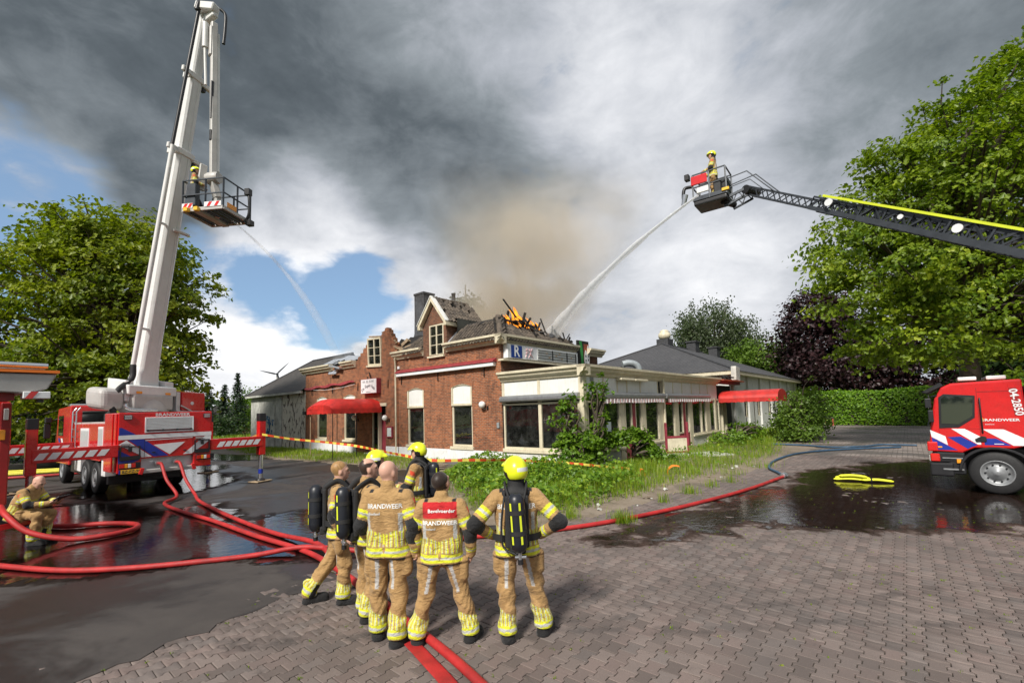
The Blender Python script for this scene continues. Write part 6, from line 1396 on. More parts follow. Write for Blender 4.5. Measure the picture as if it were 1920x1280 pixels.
def person(label, loc, yaw, ht=1.80, pose=None, helmet=False, hair=None, bald=False, yoke=False, ba=False, h=.0105, text=None, group='firefighters in tan turnout gear', look=0.0, nod=0.0, lean=0.0, seed=0, small=False, skin=SKIN, gloves=False):
    o = bpy.data.objects.new('person', None)
    K = ht/1.80
    J = dict(hipL=(-.10, 0, .92), hipR=(.10, 0, .92), kneeL=(-.12, .035, .50), kneeR=(.12, .035, .50), ankL=(-.13, -.02, .10), ankR=(.13, -.02, .10), toeL=(-.15, .15, .045), toeR=(.15, .15, .045),
             pel=(0, 0, .96), chest=(0, .01, 1.28), neck=(0, .0, 1.475), shL=(-.195, -.005, 1.42), shR=(.195, -.005, 1.42), elL=(-.270, -.05, 1.15), elR=(.270, -.05, 1.15), wrL=(-.275, .05, .91), wrR=(.275, .05, .91), head=(0, .025, 1.665))
    J = {k: np.array(v, float) for k, v in J.items()}
    for k, v in (pose or {}).items(): J[k] = np.array(v, float)
    if lean:
        Rl = rotm(-lean, 0, 0); pv_ = np.array([0, 0, .95])
        for k in ('chest', 'neck', 'shL', 'shR', 'elL', 'elR', 'wrL', 'wrR', 'head'):
            if k not in (pose or {}): J[k] = Rl @ (J[k]-pv_)+pv_
    fwd = {s: (lambda a, t: (t-a)/np.linalg.norm(t-a))(J['ank'+s]*[1, 1, 0], J['toe'+s]*[1, 1, 0]) for s in 'LR'}
    up = J['neck']-J['pel']; up /= np.linalg.norm(up); bk = np.array([0, -1, 0.]); bk -= up*(bk @ up); bk /= np.linalg.norm(bk); sd_ = np.cross(up, bk)*1.0
    legs, boots, jack, slv, headg = [], [], [], [], []
    legs.append(('c', J['hipL'], J['hipR'], .118, .118, .06))
    for s in 'LR':
        legs += [('c', J['hip'+s], J['knee'+s], .104, .082, .05), ('c', J['knee'+s], J['ank'+s]+[0, 0, .04], .082, .086, .04), ('c', J['ank'+s]+[0, 0, .10], J['ank'+s]+[0, 0, .02], .086, .096, .02)]
        sx = -1 if s == 'L' else 1
        pk = J['hip'+s]*.62+J['knee'+s]*.38+np.array([sx*.085, -.01, 0]); legs.append(('c', pk+[0, 0, .07], pk-[0, 0, .07], .062, .062, .02))
        boots += [('c', J['ank'+s]+[0, 0, .06], J['ank'+s]-[0, 0, .05], .066, .064, .02), ('c', J['ank'+s]*[1, 1, 0]+[0, 0, .05], J['toe'+s], .064, .054, .02), ('c', J['ank'+s]*[1, 1, 0]+[0, 0, .02]-fwd[s]*.02, J['toe'+s]*[1, 1, 0]+[0, 0, .02], .068, .060, .01)]
    hem = J['pel']-up*.12
    for sx in (-1, 1):
        sv = np.cross(bk, up)*sx*-1
        jack += [('c', hem+sv*.085, J['chest']+sv*.082, .140, .126, .05), ('c', J['chest']+sv*.082, J['neck']-up*.08+sv*.085, .126, .098, .06)]
    jack += [('c', J['shL'], J['shR'], .076, .076, .06), ('c', J['neck']-up*.06, J['neck']+up*.055, .088, .074, .03)]
    for s in 'LR':
        slv += [('c', J['sh'+s], J['el'+s], .080, .066, .04), ('c', J['el'+s], J['wr'+s], .069, .054, .03)]
    hc = J['head']; Rh = rotm(0, 0, look) @ rotm(nod, 0, 0)
    def hp_(x, y, z): return hc+Rh @ np.array([x, y, z])
    headg += [('e', hp_(0, -.012, .025), (.078, .098, .098), .03, Rh), ('e', hp_(0, .020, -.045), (.062, .075, .078), .04, Rh), ('c', J['neck']-up*.02, hp_(0, -.01, -.05), .062, .058, .03),
              ('c', hp_(0, .088, .005), hp_(0, .108, -.030), .010, .015, .012), ('e', hp_(0, .072, -.085), (.030, .024, .022), .02, Rh), ('e', hp_(0, .078, .020), (.055, .02, .014), .02, Rh)]
    for sx in (-1, 1): headg += [('e', hp_(sx*.080, -.005, -.012), (.012, .022, .034), .008, Rh)]
    if hair is not None and not bald: headg.append(('e', hp_(0, -.026, .040), (.084, .100, .094), .01, Rh))
    rsd = seed*1.7
    def wr(X_, Y_, Z_):
        q = np.clip((1.44-Z_)*8, 0, 1)*np.clip((Z_-.10)*10, 0, 1)
        w1 = np.sin(30*Z_+4*np.sin(8*X_+rsd)+5*np.sin(6*Y_+1.3*rsd)); w2 = np.sin(17*Z_+9*X_-6*Y_+rsd)
        lo_ = np.clip((.62-Z_)*5, .35, 1.0)
        w3 = np.sin(52*Z_+11*np.sin(9*X_+2*rsd)+8*np.sin(11*Y_-rsd)); w4 = np.sin(24*(X_*.8+Z_*.7)+7*np.sin(7*Y_+rsd))
        return q*(.0085*w1*lo_+.0045*w2+.0035*w3*np.clip((.75-Z_)*4, .25, 1)+.003*w4)
    groups = [legs, boots, jack, slv, headg]
    cuts = {2: [(J['pel']-up*.125, up)], 0: [((0, 0, .085), (0, 0, 1))]}
    F, lo = field(groups, h, wrinkle=wr, floor=.0, cuts=cuts)
    V, Q = nets(F, lo, h)
    D = np.stack([gdist(V, gp) for gp in groups], 1)
    for g_, cl_ in cuts.items():
        for p0, n0 in cl_: D[:, g_] = np.maximum(D[:, g_], -((V-np.array(p0)) @ np.array(n0)))
    gi = D.argmin(1)
    gi[(gi == 3) & False] = 2
    col = np.tile(np.array(TAN), (len(V), 1))
    # ---- torso markings in torso coordinates
    rel = V-J['pel']; tz = rel @ up+.96; tx_ = rel @ np.cross(bk, up)*-1; ty = rel @ -bk; back = (V-(J['pel']+up*(tz-.96)[:, None])) @ bk > 0
    ang = np.arctan2(tx_, -ty)
    j = gi == 2
    vtop = 1.07+.34*np.abs(tx_); zone = j & (tz < vtop) & (tz > .955)
    st = np.mod(ang*11/math.pi+.5, 1.0)
    col[zone & (st < .62)] = YEL; col[zone & (st > .22) & (st < .40)] = SIL; 
    for a, b_, cc_ in ((.862, .885, YEL), (.885, .915, SIL), (.915, .945, YEL)): col[j & (tz > a) & (tz < b_)] = cc_
    col[j & (tz < .842)] = BLK
    col[j & ~back & (tz > 1.20) & (tz < 1.28)] = YEL; col[j & ~back & (tz > 1.225) & (tz < 1.255)] = SIL
    shw = j & (tz > 1.42) & (np.abs(tx_) > .13) & (~back | (tz > 1.475)); col[shw] = BLK
    if yoke: col[(j | (gi == 3)) & (tz > 1.31) & (np.abs(tx_) < .185) & (back | (tz > 1.44)) & (tz < 1.475)] = REDC
    sl2 = j & back & (np.abs(np.abs(tx_)-.165) < .018) & (tz > 1.10) & (tz < 1.28); col[sl2] = SIL
    # ---- sleeves
    for s in 'LR':
        a, e, w_ = J['sh'+s], J['el'+s], J['wr'+s]
        t1 = ((V-a) @ (e-a))/((e-a) @ (e-a)); t2 = ((V-e) @ (w_-e))/((w_-e) @ (w_-e))
        d1 = np.linalg.norm(V-(a+np.clip(t1, 0, 1)[:, None]*(e-a)), axis=1); d2 = np.linalg.norm(V-(e+np.clip(t2, 0, 1)[:, None]*(w_-e)), axis=1)
        near = (gi == 3) & (np.minimum(d1, d2) < .13) & (np.sign(tx_) == (-1 if s == 'L' else 1)) | ((gi == 3) & (np.minimum(d1, d2) < .10))
        u = near & (d1 <= d2); l = near & (d2 < d1)
        for q0, q1, cc_ in ((.44, .54, YEL), (.54, .62, SIL), (.62, .72, YEL)): col[u & (t1 > q0) & (t1 < q1)] = cc_
        col[(u & (t1 > .80)) | (l & (t2 < .34))] = BLK
        for q0, q1, cc_ in ((.58, .66, YEL), (.66, .72, SIL), (.72, .80, YEL)): col[l & (t2 > q0) & (t2 < q1)] = cc_
        bd_ = u & (np.linalg.norm(V-(a+.20*(e-a)), axis=1) < .088) & (t1 > .10) & (t1 < .34)
        out_ = ((V-a) @ np.array([(-1 if s == 'L' else 1), 0, 0.])) > .045
        rb_ = u & out_ & (np.abs(t1-.24) < .10) & (np.abs((V-a) @ bk) < .035); col[rb_] = (.62, .07, .03)
    # ---- trousers
    for s in 'LR':
        hp2, kn, an = J['hip'+s], J['knee'+s], J['ank'+s]
        t1 = ((V-hp2) @ (kn-hp2))/((kn-hp2) @ (kn-hp2)); t2 = ((V-kn) @ (an-kn))/((an-kn) @ (an-kn))
        d1 = np.linalg.norm(V-(hp2+np.clip(t1, 0, 1)[:, None]*(kn-hp2)), axis=1); d2 = np.linalg.norm(V-(kn+np.clip(t2, 0, 1)[:, None]*(an-kn)), axis=1)
        oth = 'R' if s == 'L' else 'L'
        mine = np.minimum(d1, d2) <= np.minimum(np.linalg.norm(V-(J['hip'+oth]+np.clip(((V-J['hip'+oth]) @ (J['knee'+oth]-J['hip'+oth]))/((J['knee'+oth]-J['hip'+oth]) @ (J['knee'+oth]-J['hip'+oth])), 0, 1)[:, None]*(J['knee'+oth]-J['hip'+oth])), axis=1), np.linalg.norm(V-(J['knee'+oth]+np.clip(((V-J['knee'+oth]) @ (J['ank'+oth]-J['knee'+oth]))/((J['ank'+oth]-J['knee'+oth]) @ (J['ank'+oth]-J['knee'+oth])), 0, 1)[:, None]*(J['ank'+oth]-J['knee'+oth])), axis=1))
        lg = (gi == 0) & mine; th = lg & (d1 <= d2); cf = lg & (d2 < d1)
        f2 = fwd[s]; r2 = np.cross(f2, [0, 0, 1]); q = V-(kn+np.clip(t2, 0, 1)[:, None]*(an-kn)); an_ = np.arctan2(q @ r2, q @ -f2)
        topz = .52+.10*np.sin(an_*1.0+(.6 if s == 'L' else -.6)); zn = cf & (t2 > topz) & (t2 < .84); st = np.mod(an_*7/math.pi+.3, 1.0)
        col[zn & (st < .70)] = YEL; col[zn & (st > .20) & (st < .45)] = SIL
        for q0, q1, cc_ in ((.84, .90, YEL), (.90, .97, SIL), (.97, 1.05, YEL)): col[cf & (t2 > q0) & (t2 < q1)] = cc_
        inn = cf & (t2 > .66) & (np.abs(an_-(1.9 if s == 'L' else -1.9)) < .42); col[inn] = BLK
        q = V-(hp2+np.clip(t1, 0, 1)[:, None]*(kn-hp2)); a1 = np.arctan2(q @ r2, q @ -f2); off = (-.25 if s == 'L' else .25)
        col[th & (t1 > .16) & (t1 < .92) & (np.abs(a1-off) < .20)] = (.52, .51, .49)
        pkc = hp2*.62+kn*.38+np.array([(-1 if s == 'L' else 1)*.085, -.01, 0]); fl_z = np.abs((V-pkc)[:, 2]-.075) < .010
        col[th & fl_z & (np.linalg.norm((V-pkc)[:, :2], axis=1) < .085)] = (.16, .085, .03)
    col[gi == 1] = BLK
    hd_ = gi == 4
    q = (V-hc) @ Rh; col[hd_] = skin
    col[hd_ & (q[:, 2] < -.02) & (q[:, 1] > .03) & (np.abs(q[:, 0]) < .06)] = tuple(x*.88 for x in skin)
    ey = hd_ & (np.abs(np.abs(q[:, 0])-.032) < .014) & (np.abs(q[:, 2]) < .009) & (q[:, 1] > .06); col[ey] = (.05, .03, .025)
    br_ = hd_ & (np.abs(np.abs(q[:, 0])-.032) < .02) & (np.abs(q[:, 2]-.022) < .006) & (q[:, 1] > .06); col[br_] = tuple(x*.4 for x in (hair or (.2, .12, .06)))
    mo = hd_ & (np.abs(q[:, 0]) < .024) & (np.abs(q[:, 2]+.062) < .006) & (q[:, 1] > .06); col[mo] = (.34, .12, .10)
    if hair is not None:
        line = -.045+.9*np.clip(q[:, 1]+.02, 0, 1)
        hm = hd_ & (q[:, 2] > np.where(q[:, 1] > -.01, .005+1.05*np.clip(q[:, 1]+.01, 0, 1), -.055)) & ~((np.abs(q[:, 0]) > .072) & (q[:, 2] < .02) & (np.abs(q[:, 1]+.005) < .03))
        if bald == 'crown': hm &= (q[:, 2] < .072) | (q[:, 1] < -.055)
        nz = np.sin(q[:, 0]*210+q[:, 2]*60)*np.sin(q[:, 1]*170+q[:, 2]*90)
        col[hm] = np.array(hair)*(1+.25*nz[hm])[:, None]
    col[(gi == 2) & (D[:, 2] < .02) & (tz > 1.50)] = TAN if not helmet else (.025, .022, .03)
    clo_ = (gi != 4).astype(float); V = V*K
    # hands
    HV, HF = [], []
    for s, sx in (('L', -1), ('R', 1)):
        w_, e = J['wr'+s], J['el'+s]; f = pose.get('hand'+s) if pose and ('hand'+s) in pose else (w_-e)/np.linalg.norm(w_-e)
        pal = pose.get('palm'+s, (-sx, 0.2, 0)) if pose else (-sx, .2, 0)
        hp3 = hand_prims(w_-np.array(f)/np.linalg.norm(f)*.01, f, pal, sx, curl=(pose or {}).get('curl', .55))
        hh_ = .0042 if not small else .008
        Fh, lh = field([hp3], hh_, kg=.004); v_, q_ = nets(Fh, lh, hh_); HV.append(v_*K); HF.append(q_)
    n0 = len(V)
    for v_, q_ in zip(HV, HF):
        Q = np.concatenate([Q, q_+len(V)]); V = np.concatenate([V, v_]); col = np.concatenate([col, np.tile(np.array(BLK if gloves else skin), (len(v_), 1))])
    c4 = np.concatenate([col, np.concatenate([clo_, np.zeros(len(col)-len(clo_))])[:, None]], 1)
    me = np_mesh('person', V, [Q], 'turnout_gear', smooth=True, attrs={'col': ('FLOAT_COLOR', 'POINT', c4)})
    root = link(bpy.data.objects.new('person', me)); root.location = loc; root.rotation_euler = (0, 0, yaw); tag(root, label, 'person', group)
    if helmet:
        hg = [[('e', hp_(0, -.012, .040), (.122, .150, .128), .01, Rh), ('e', hp_(0, -.045, .0), (.118, .118, .105), .03, Rh), ('c', hp_(-.075, .085, .045), hp_(.075, .085, .045), .05, .05, .04)]]
        Fh, lh = field(hg, .008 if not small else .014, kg=.01)
        axs = [lh[i]+np.arange(Fh.shape[i])*(.008 if not small else .014) for i in range(3)]
        P = np.stack(np.meshgrid(*axs, indexing='ij'), -1)-hc; q = P @ Rh
        cut = np.maximum(-.070-q[..., 2]-.0, -( .0+q[..., 2]-np.where(q[..., 1] > 0, .012+0*q[..., 1], -.075+.0*q[..., 1])-.9*np.clip(q[..., 1]+.04, -.05, .05)))
        Fh = np.maximum(Fh, cut); Fh = np.maximum(Fh, -d_ell(P, (0, 0, 0), (.088, .108, .115), Rh)*1.0 if False else Fh)
        v_, q_ = nets(Fh, lh, .008 if not small else .014); ql = (v_-hc) @ Rh; hcol = np.tile(np.array((.74, .82, .02)), (len(v_), 1))
        hcol[(np.abs(ql[:, 0]) > .062) & (ql[:, 2] < .030+.25*ql[:, 1]) & (ql[:, 1] > -.095) & (ql[:, 1] < .055)] = BLK
        hcol[(ql[:, 2] > .020+.25*ql[:, 1]*0) & (ql[:, 2] < .055) & (ql[:, 1] < -.02) & (ql[:, 0] > -.02)] = (.62, .63, .64)
        hcol[(ql[:, 1] > .105) & (ql[:, 2] < .058)] = (.03, .03, .035); hcol[ql[:, 2] < -.060] = BLK
        me = np_mesh('helmet', v_*K, [q_], 'helmet', smooth=True, attrs={'col': ('FLOAT_COLOR', 'POINT', np.concatenate([hcol, np.ones((len(hcol), 1))], 1))})
        link(bpy.data.objects.new('helmet', me), root)
        cg = [[('c', J['neck']-up*.05, hp_(0, -.03, -.07), .100, .086, .03), ('c', J['neck']+bk*.06-up*.02+np.array([-.10, 0, 0]), J['neck']+bk*.06-up*.02+np.array([.10, 0, 0]), .05, .05, .04)]]
        Fh, lh = field(cg, .012); v_, q_ = nets(Fh, lh, .012)
        front = ((v_-J['neck']) @ bk) > -.055; keep = front[q_].all(1); me = np_mesh('neck_guard', v_*K, [q_[keep]], 'strap_black', smooth=True); link(bpy.data.objects.new('neck_guard', me), root)
    if text:
        bv = BVHTree.FromPolygons([tuple(v) for v in V[:n0]], [tuple(f) for f in Q[(Q < n0).all(1)]])
        for tx, z, size, x, mt in text:
            TV, TF = text_geo(tx, size, True); out_ = []
            for p in TV:
                a = Vector((-(-p[0]-x)*1.0, -.8, (z+p[1])*K)); a.x = p[0]+x
                hit = bv.ray_cast(a, Vector((0, 1, 0))); out_.append((a.x, (hit[0].y if hit[0] else -.2)-.004, a.z))
            b = MB(); b.add(out_, TF); b.build('lettering', mt, root)
    if ba:
        bo = bpy.data.objects.new('breathing_apparatus', None); link(bo); bo.location = loc; bo.rotation_euler = (0, 0, yaw)
        tag(bo, ba, 'breathing set', 'breathing sets worn on the back')
        c0 = (J['chest']+bk*.155-up*.02)*K; 
        def q3(u, v, w3): return c0+np.cross(bk, up)*-1*u+bk*v+up*w3
        RB = np.stack([np.cross(bk, up)*-1, bk, up], 1)
        one('backplate', 'strap_black', bo, lambda b: (b.cbox(q3(0, .02, -.06), (.24, .05, .52), RB), b.cbox(q3(0, .03, -.32), (.16, .10, .10), RB)), .02, 2)
        tl_ = RAD(7); ax_ = up*math.cos(tl_)+np.cross(bk, up)*math.sin(tl_)*.4
        ctr = q3(.0, .13, -.04)
        pr_ = [(.012, -.30), (.045, -.29), (.078, -.25), (.086, -.20), (.086, .18), (.078, .235), (.05, .275), (.012, .285)]
        RC = np.stack([np.cross(ax_, bk), bk-ax_*(bk @ ax_), ax_], 1)
        cyl = one('cylinder', 'cylinder_black', bo, lambda b: b.lathe(pr_, ctr, 20, R=RC))
        for a in (-.75, .35):
            f_ = MB(); P_ = [[ctr+RC @ np.array([.0885*math.sin(a+da), .0885*math.cos(a+da), z]) for z in np.linspace(-.20, .20, 6)] for da in (-.12, 0, .12)]; f_.grid(np.array(P_)); f_.build('stripe', 'hi_vis', cyl)
        for z in (.08, -.12): one('strap', 'strap_black', bo, lambda b: b.lathe([(.092, z), (.092, z+.045)], ctr, 18, R=RC))
        one('valve', 'steel_chrome', bo, lambda b: (b.tube([ctr-ax_*.28, ctr-ax_*.36], .022, 8), b.tube([ctr-ax_*.34+RB[:, 0]*-.05, ctr-ax_*.34+RB[:, 0]*.06], .018, 8)))
        one('valve_knob', 'black_plastic', bo, lambda b: b.tube([ctr-ax_*.36, ctr-ax_*.41], .028, 8))
        for s in (-1, 1):
            S_ = J['sh'+('L' if s < 0 else 'R')]*K; mid = (S_*.55+J['neck']*K*.45); 
            P_ = spline([q3(s*.07, .03, .14), q3(s*.085, .015, .20), mid+up*.085+bk*.06, mid+up*.098-bk*.02, mid-bk*.125-up*.02, (J['chest']*K-bk*.165+np.cross(bk, up)*-1*s*.13-up*.06), (J['pel']*K-bk*.14+np.cross(bk, up)*-1*s*.19+up*.08)], 5)
            one('shoulder_strap', 'strap_black', bo, lambda b: b.tube(P_, .034, 8, sq=.42))
        ring_ = [(J['pel']+up*.075)*K+np.cross(bk, up)*-1*(.252*math.sin(a))+bk*(.176*math.cos(a)) for a in np.linspace(0, 2*math.pi, 25)]
        one('waist_belt', 'strap_black', bo, lambda b: b.grid(np.array([[p+up*dz+(p-J['pel']*K)*0 for p in ring_] for dz in (-.035, .0, .035)])))
        one('air_hose', 'black_rubber', bo, lambda b: b.tube(spline([ctr-ax_*.33, q3(-.14, .06, -.30), q3(-.16, .04, -.1), q3(-.13, .02, .15), J['shL']*K*.5+J['neck']*K*.5+up*.10], 6), .011, 6))
    PEOPLE.append(root)
    return root
BT = 'BRANDWEER'
stand_wide = dict(ankL=(-.27, -.05, .10), toeL=(-.34, .10, .045), kneeL=(-.19, .03, .50), ankR=(.28, .05, .10), toeR=(.34, .20, .045), kneeR=(.19, .06, .51), elL=(-.315, -.03, 1.14), elR=(.315, -.03, 1.14), wrL=(-.30, .06, .90), wrR=(.30, .06, .90))
person('bald-headed firefighter, back turned, white-lettered tan jacket, arm hanging', (-1.36, 4.98, 0), RAD(-6), 1.86, dict(ankL=(-.13, .04, .10), toeL=(-.20, .19, .045), ankR=(.12, -.10, .10), toeR=(.22, .03, .045), kneeR=(.11, -.01, .51), wrR=(.30, .0, .91), elR=(.29, -.06, 1.16), wrL=(-.24, .12, .95)), bald=True, look=RAD(-28), nod=RAD(8), text=[(BT, 1.345, .062, 0.0, 'print_grey'), ('IJsselland', 1.275, .034, -.10, 'print_grey')], seed=1)
person('dark-haired firefighter with red shoulder yoke, legs apart, looking up', (-.78, 4.90, 0), RAD(-4), 1.74, stand_wide, hair=(.028, .018, .014), yoke=True, look=RAD(-22), nod=RAD(26), text=[(BT, 1.265, .060, 0.0, 'print_white'), ('Bevelvoerder', 1.385, .052, 0.02, 'print_white'), ('IJsselland', 1.205, .034, -.10, 'print_grey')], seed=2)
person('firefighter in yellow helmet with hands on hips and air cylinder', (.0, 4.93, 0), RAD(2), 1.83, dict(ankL=(-.12, -.03, .10), toeL=(-.15, .14, .045), ankR=(.25, .08, .10), toeR=(.33, .22, .045), kneeR=(.18, .07, .51), elL=(-.435, -.12, 1.17), elR=(.435, -.12, 1.17), wrL=(-.245, .06, 1.02), wrR=(.245, .06, 1.02), handL=(.55, .75, -.3), handR=(-.55, .75, -.3), palmL=(.6, -.2, .6), palmR=(-.6, -.2, .6)), helmet=True, look=RAD(14), ba='single black cylinder on the back of the hands-on-hips firefighter', text=[(BT, 1.335, .066, 0.0, 'print_grey')], seed=3)
person('firefighter with receding dark hair and black elbow pad, face turned away', (-1.76, 5.52, 0), RAD(-48), 1.84, dict(elL=(-.33, -.20, 1.17), wrL=(-.24, -.12, .93), handL=(.3, -.2, -.9), palmL=(.3, .9, .0), ankL=(-.12, .02, .10), toeL=(-.16, .18, .045), ankR=(.10, -.04, .10), toeR=(.14, .12, .045)), hair=(.035, .020, .013), bald='crown', look=RAD(-14), nod=RAD(4), ba='air cylinder worn by the man with receding hair', seed=4)
person('young blond firefighter in profile, one leg striding back', (-2.28, 6.02, 0), RAD(-72), 1.76, dict(ankL=(-.10, -.36, .12), toeL=(-.13, -.18, .05), kneeL=(-.11, -.10, .50), ankR=(.10, .06, .10), toeR=(.12, .23, .045), kneeR=(.11, .08, .51), elL=(-.28, -.12, 1.14), wrL=(-.25, .05, .95)), hair=(.33, .19, .075), look=RAD(6), ba='air cylinder worn by the blond firefighter in profile', seed=5)
person('firefighter in yellow helmet half hidden behind the talking group', (-2.02, 6.75, 0), RAD(-35), 1.80, None, helmet=True, look=RAD(-10), seed=6)
person('firefighter in yellow helmet seen in profile facing the boom truck', (-1.62, 7.85, 0), RAD(78), 1.82, dict(elL=(-.26, .10, 1.12), wrL=(-.14, .34, 1.10), elR=(.26, .10, 1.12), wrR=(.14, .34, 1.08), handL=(.3, .9, .1), handR=(-.3, .9, .1)), helmet=True, nod=RAD(-6), ba='air cylinder worn by the helmeted firefighter in profile', seed=7)
sit_pose = dict(pel=(0, 0, .62), hipL=(-.10, .02, .58), hipR=(.10, .02, .58), kneeL=(-.17, .44, .55), kneeR=(.17, .46, .56), ankL=(-.16, .36, .12), ankR=(.17, .40, .12), toeL=(-.17, .53, .045), toeR=(.18, .57, .045),
                chest=(0, .14, .90), neck=(0, .22, 1.06), shL=(-.19, .19, 1.02), shR=(.19, .19, 1.02), head=(0, .33, 1.20), elL=(-.24, .34, .78), elR=(.25, .34, .78), wrL=(-.12, .58, .78), wrR=(.13, .60, .78), handL=(.3, .9, .1), handR=(-.3, .9, .1), palmL=(.3, 0, 1), palmR=(-.3, 0, 1))
person('bald firefighter sitting on a bumper reading a tablet', (-9.85, 9.25, 0), RAD(-80), 1.80, sit_pose, bald=True, nod=RAD(-38), seed=8)
tb = thing('tablet', 'pale tablet held by the seated firefighter', 'tablet', (-9.85, 9.25, 0), RAD(-80))
one('case', 'black_plastic', tb, lambda b: b.cbox((0, .70, .845), (.30, .22, .014), rotm(.55, 0, 0)), .004); one('screen', 'screen_glass', tb, lambda b: b.cbox((0, .697, .853), (.28, .20, .004), rotm(.55, 0, 0)))
# in the platform and in the cage
_pw = np.array(TR0)+_tx*(PC-px_*.70-py_*.30)[0]+_th*(PC-px_*.70-py_*.30)[1]
person('firefighter in yellow helmet standing in the boom platform', (_pw[0], _pw[1], PC[2]+.04), RAD(-60), 1.78, dict(elL=(-.27, .05, 1.12), wrL=(-.2, .28, 1.08), elR=(.27, .05, 1.12), wrR=(.2, .28, 1.08)), helmet=True, h=.017, small=True, seed=9)
_cw = LO+cp(.05, .05, .09)
person('firefighter in yellow helmet standing in the ladder cage', tuple(_cw), RAD(62), 1.78, dict(elL=(-.26, .05, 1.12), wrL=(-.18, .28, 1.08), elR=(.26, .05, 1.12), wrR=(.18, .28, 1.08)), helmet=True, h=.017, small=True, nod=RAD(-14), seed=10)
# ================================================================== vegetation
def leaf_mat(name, c1, c2, c3=None, trans=.50, rough=.45, top=(.28, .34, .03)):
    m, g = new_mat(name)
    r = g.n('ShaderNodeAttribute', attribute_name='rnd').outputs['Fac']
    c = g.mix(r, c1, c2)
    c = g.mix(g.math('MULTIPLY', g.ss(r, .80, 1.0), .6), c, c3 or tuple(min(1, x*1.5) for x in c2))
    d = g.n('ShaderNodeBsdfPrincipled', {'Base Color': c, 'Roughness': rough, 'Specular IOR Level': .4})
    t = g.n('ShaderNodeBsdfTranslucent', {'Color': g.mix(1.0, c, (1.25, 1.35, .6), 'MULTIPLY')})
    finish(g, g.n('ShaderNodeMixShader', {0: trans*.8, 1: d.outputs[0], 2: t.outputs[0]}).outputs[0]); return m
leaf_mat('maple_leaf', (.080, .140, .010), (.30, .345, .018), (.52, .50, .04))
leaf_mat('plane_leaf', (.075, .150, .010), (.28, .365, .018), (.48, .52, .04))
leaf_mat('copper_leaf', (.016, .008, .010), (.045, .018, .020), (.07, .03, .028), trans=.25)
leaf_mat('willow_leaf', (.045, .070, .030), (.085, .115, .045), (.12, .15, .06))  # muted green, the birch's smoke haze is put into this colour
leaf_mat('dark_leaf', (.018, .040, .010), (.045, .085, .018), (.08, .12, .02))
leaf_mat('bush_leaf', (.07, .135, .018), (.16, .255, .03), (.28, .36, .05))
leaf_mat('hedge_leaf', (.075, .175, .010), (.20, .36, .020), (.30, .46, .03))
leaf_mat('conifer_needle', (.012, .032, .014), (.030, .058, .024), (.05, .08, .03), trans=.1)
leaf_mat('grass_blade', (.12, .215, .012), (.27, .37, .022), (.46, .42, .09))
leaf_mat('weed_leaf', (.075, .170, .012), (.20, .325, .022), (.34, .44, .03))
leaf_mat('hazed_leaf', (.07, .09, .07), (.11, .13, .10), None)  # leaf colour greyed to stand in for smoke haze
pm('bark', (.075, .058, .042), .9, var=.35, scale=5, bump=.9, bscale=18)
pm('dark_bark', (.035, .028, .022), .9, var=.35, scale=5, bump=.9, bscale=18)
def unit(a): return a/(np.linalg.norm(a, axis=-1, keepdims=True)+1e-9)
def leaf_mesh(name, P, Nn, size, mat, rnd, aspect=.75, seed=0, droop=.3, shape='kite'):
    """one folded leaf per point: P (n,3), Nn normals, size (n,)"""
    rs = np.random.RandomState(seed); n = len(P)
    t = unit(np.cross(Nn, rs.normal(size=(n, 3)))); t[:, 2] -= droop; t = unit(t); b = unit(np.cross(Nn, t)); Nn = unit(np.cross(t, b))
    s = size[:, None]; w = s*aspect*.5
    if shape == 'lobed':
        A = [P-t*s*.5, P-t*s*.12-b*w*1.05+Nn*s*.10, P+t*s*.12-b*w*.55+Nn*s*.04, P+t*s*.30-b*w*.80+Nn*s*.02, P+t*s*.55-Nn*s*.10, P+t*s*.30+b*w*.80+Nn*s*.02, P+t*s*.12+b*w*.55+Nn*s*.04, P-t*s*.12+b*w*1.05+Nn*s*.10]
        k = 8; V = np.stack(A, 1).reshape(-1, 3); base = (np.arange(n)*k)[:, None]
        F = np.concatenate([base+np.array([[0, 1, 2]]), base+np.array([[0, 2, 3]])*1, base+np.array([[0, 3, 4]]), base+np.array([[0, 4, 5]]), base+np.array([[0, 5, 6]]), base+np.array([[0, 6, 7]])]); rr = np.tile(rnd, 6)
    else:
        A = [P-t*s*.5, P-b*w+Nn*s*.10, P+t*s*.5-Nn*s*.08, P+b*w+Nn*s*.10]; V = np.stack(A, 1).reshape(-1, 3); base = (np.arange(n)*4)[:, None]
        F = np.concatenate([base+np.array([[0, 1, 2]]), base+np.array([[0, 2, 3]])]); rr = np.tile(rnd, 2)
    return np_mesh(name, V, [F], mat, attrs={'rnd': ('FLOAT', 'FACE', rr)})
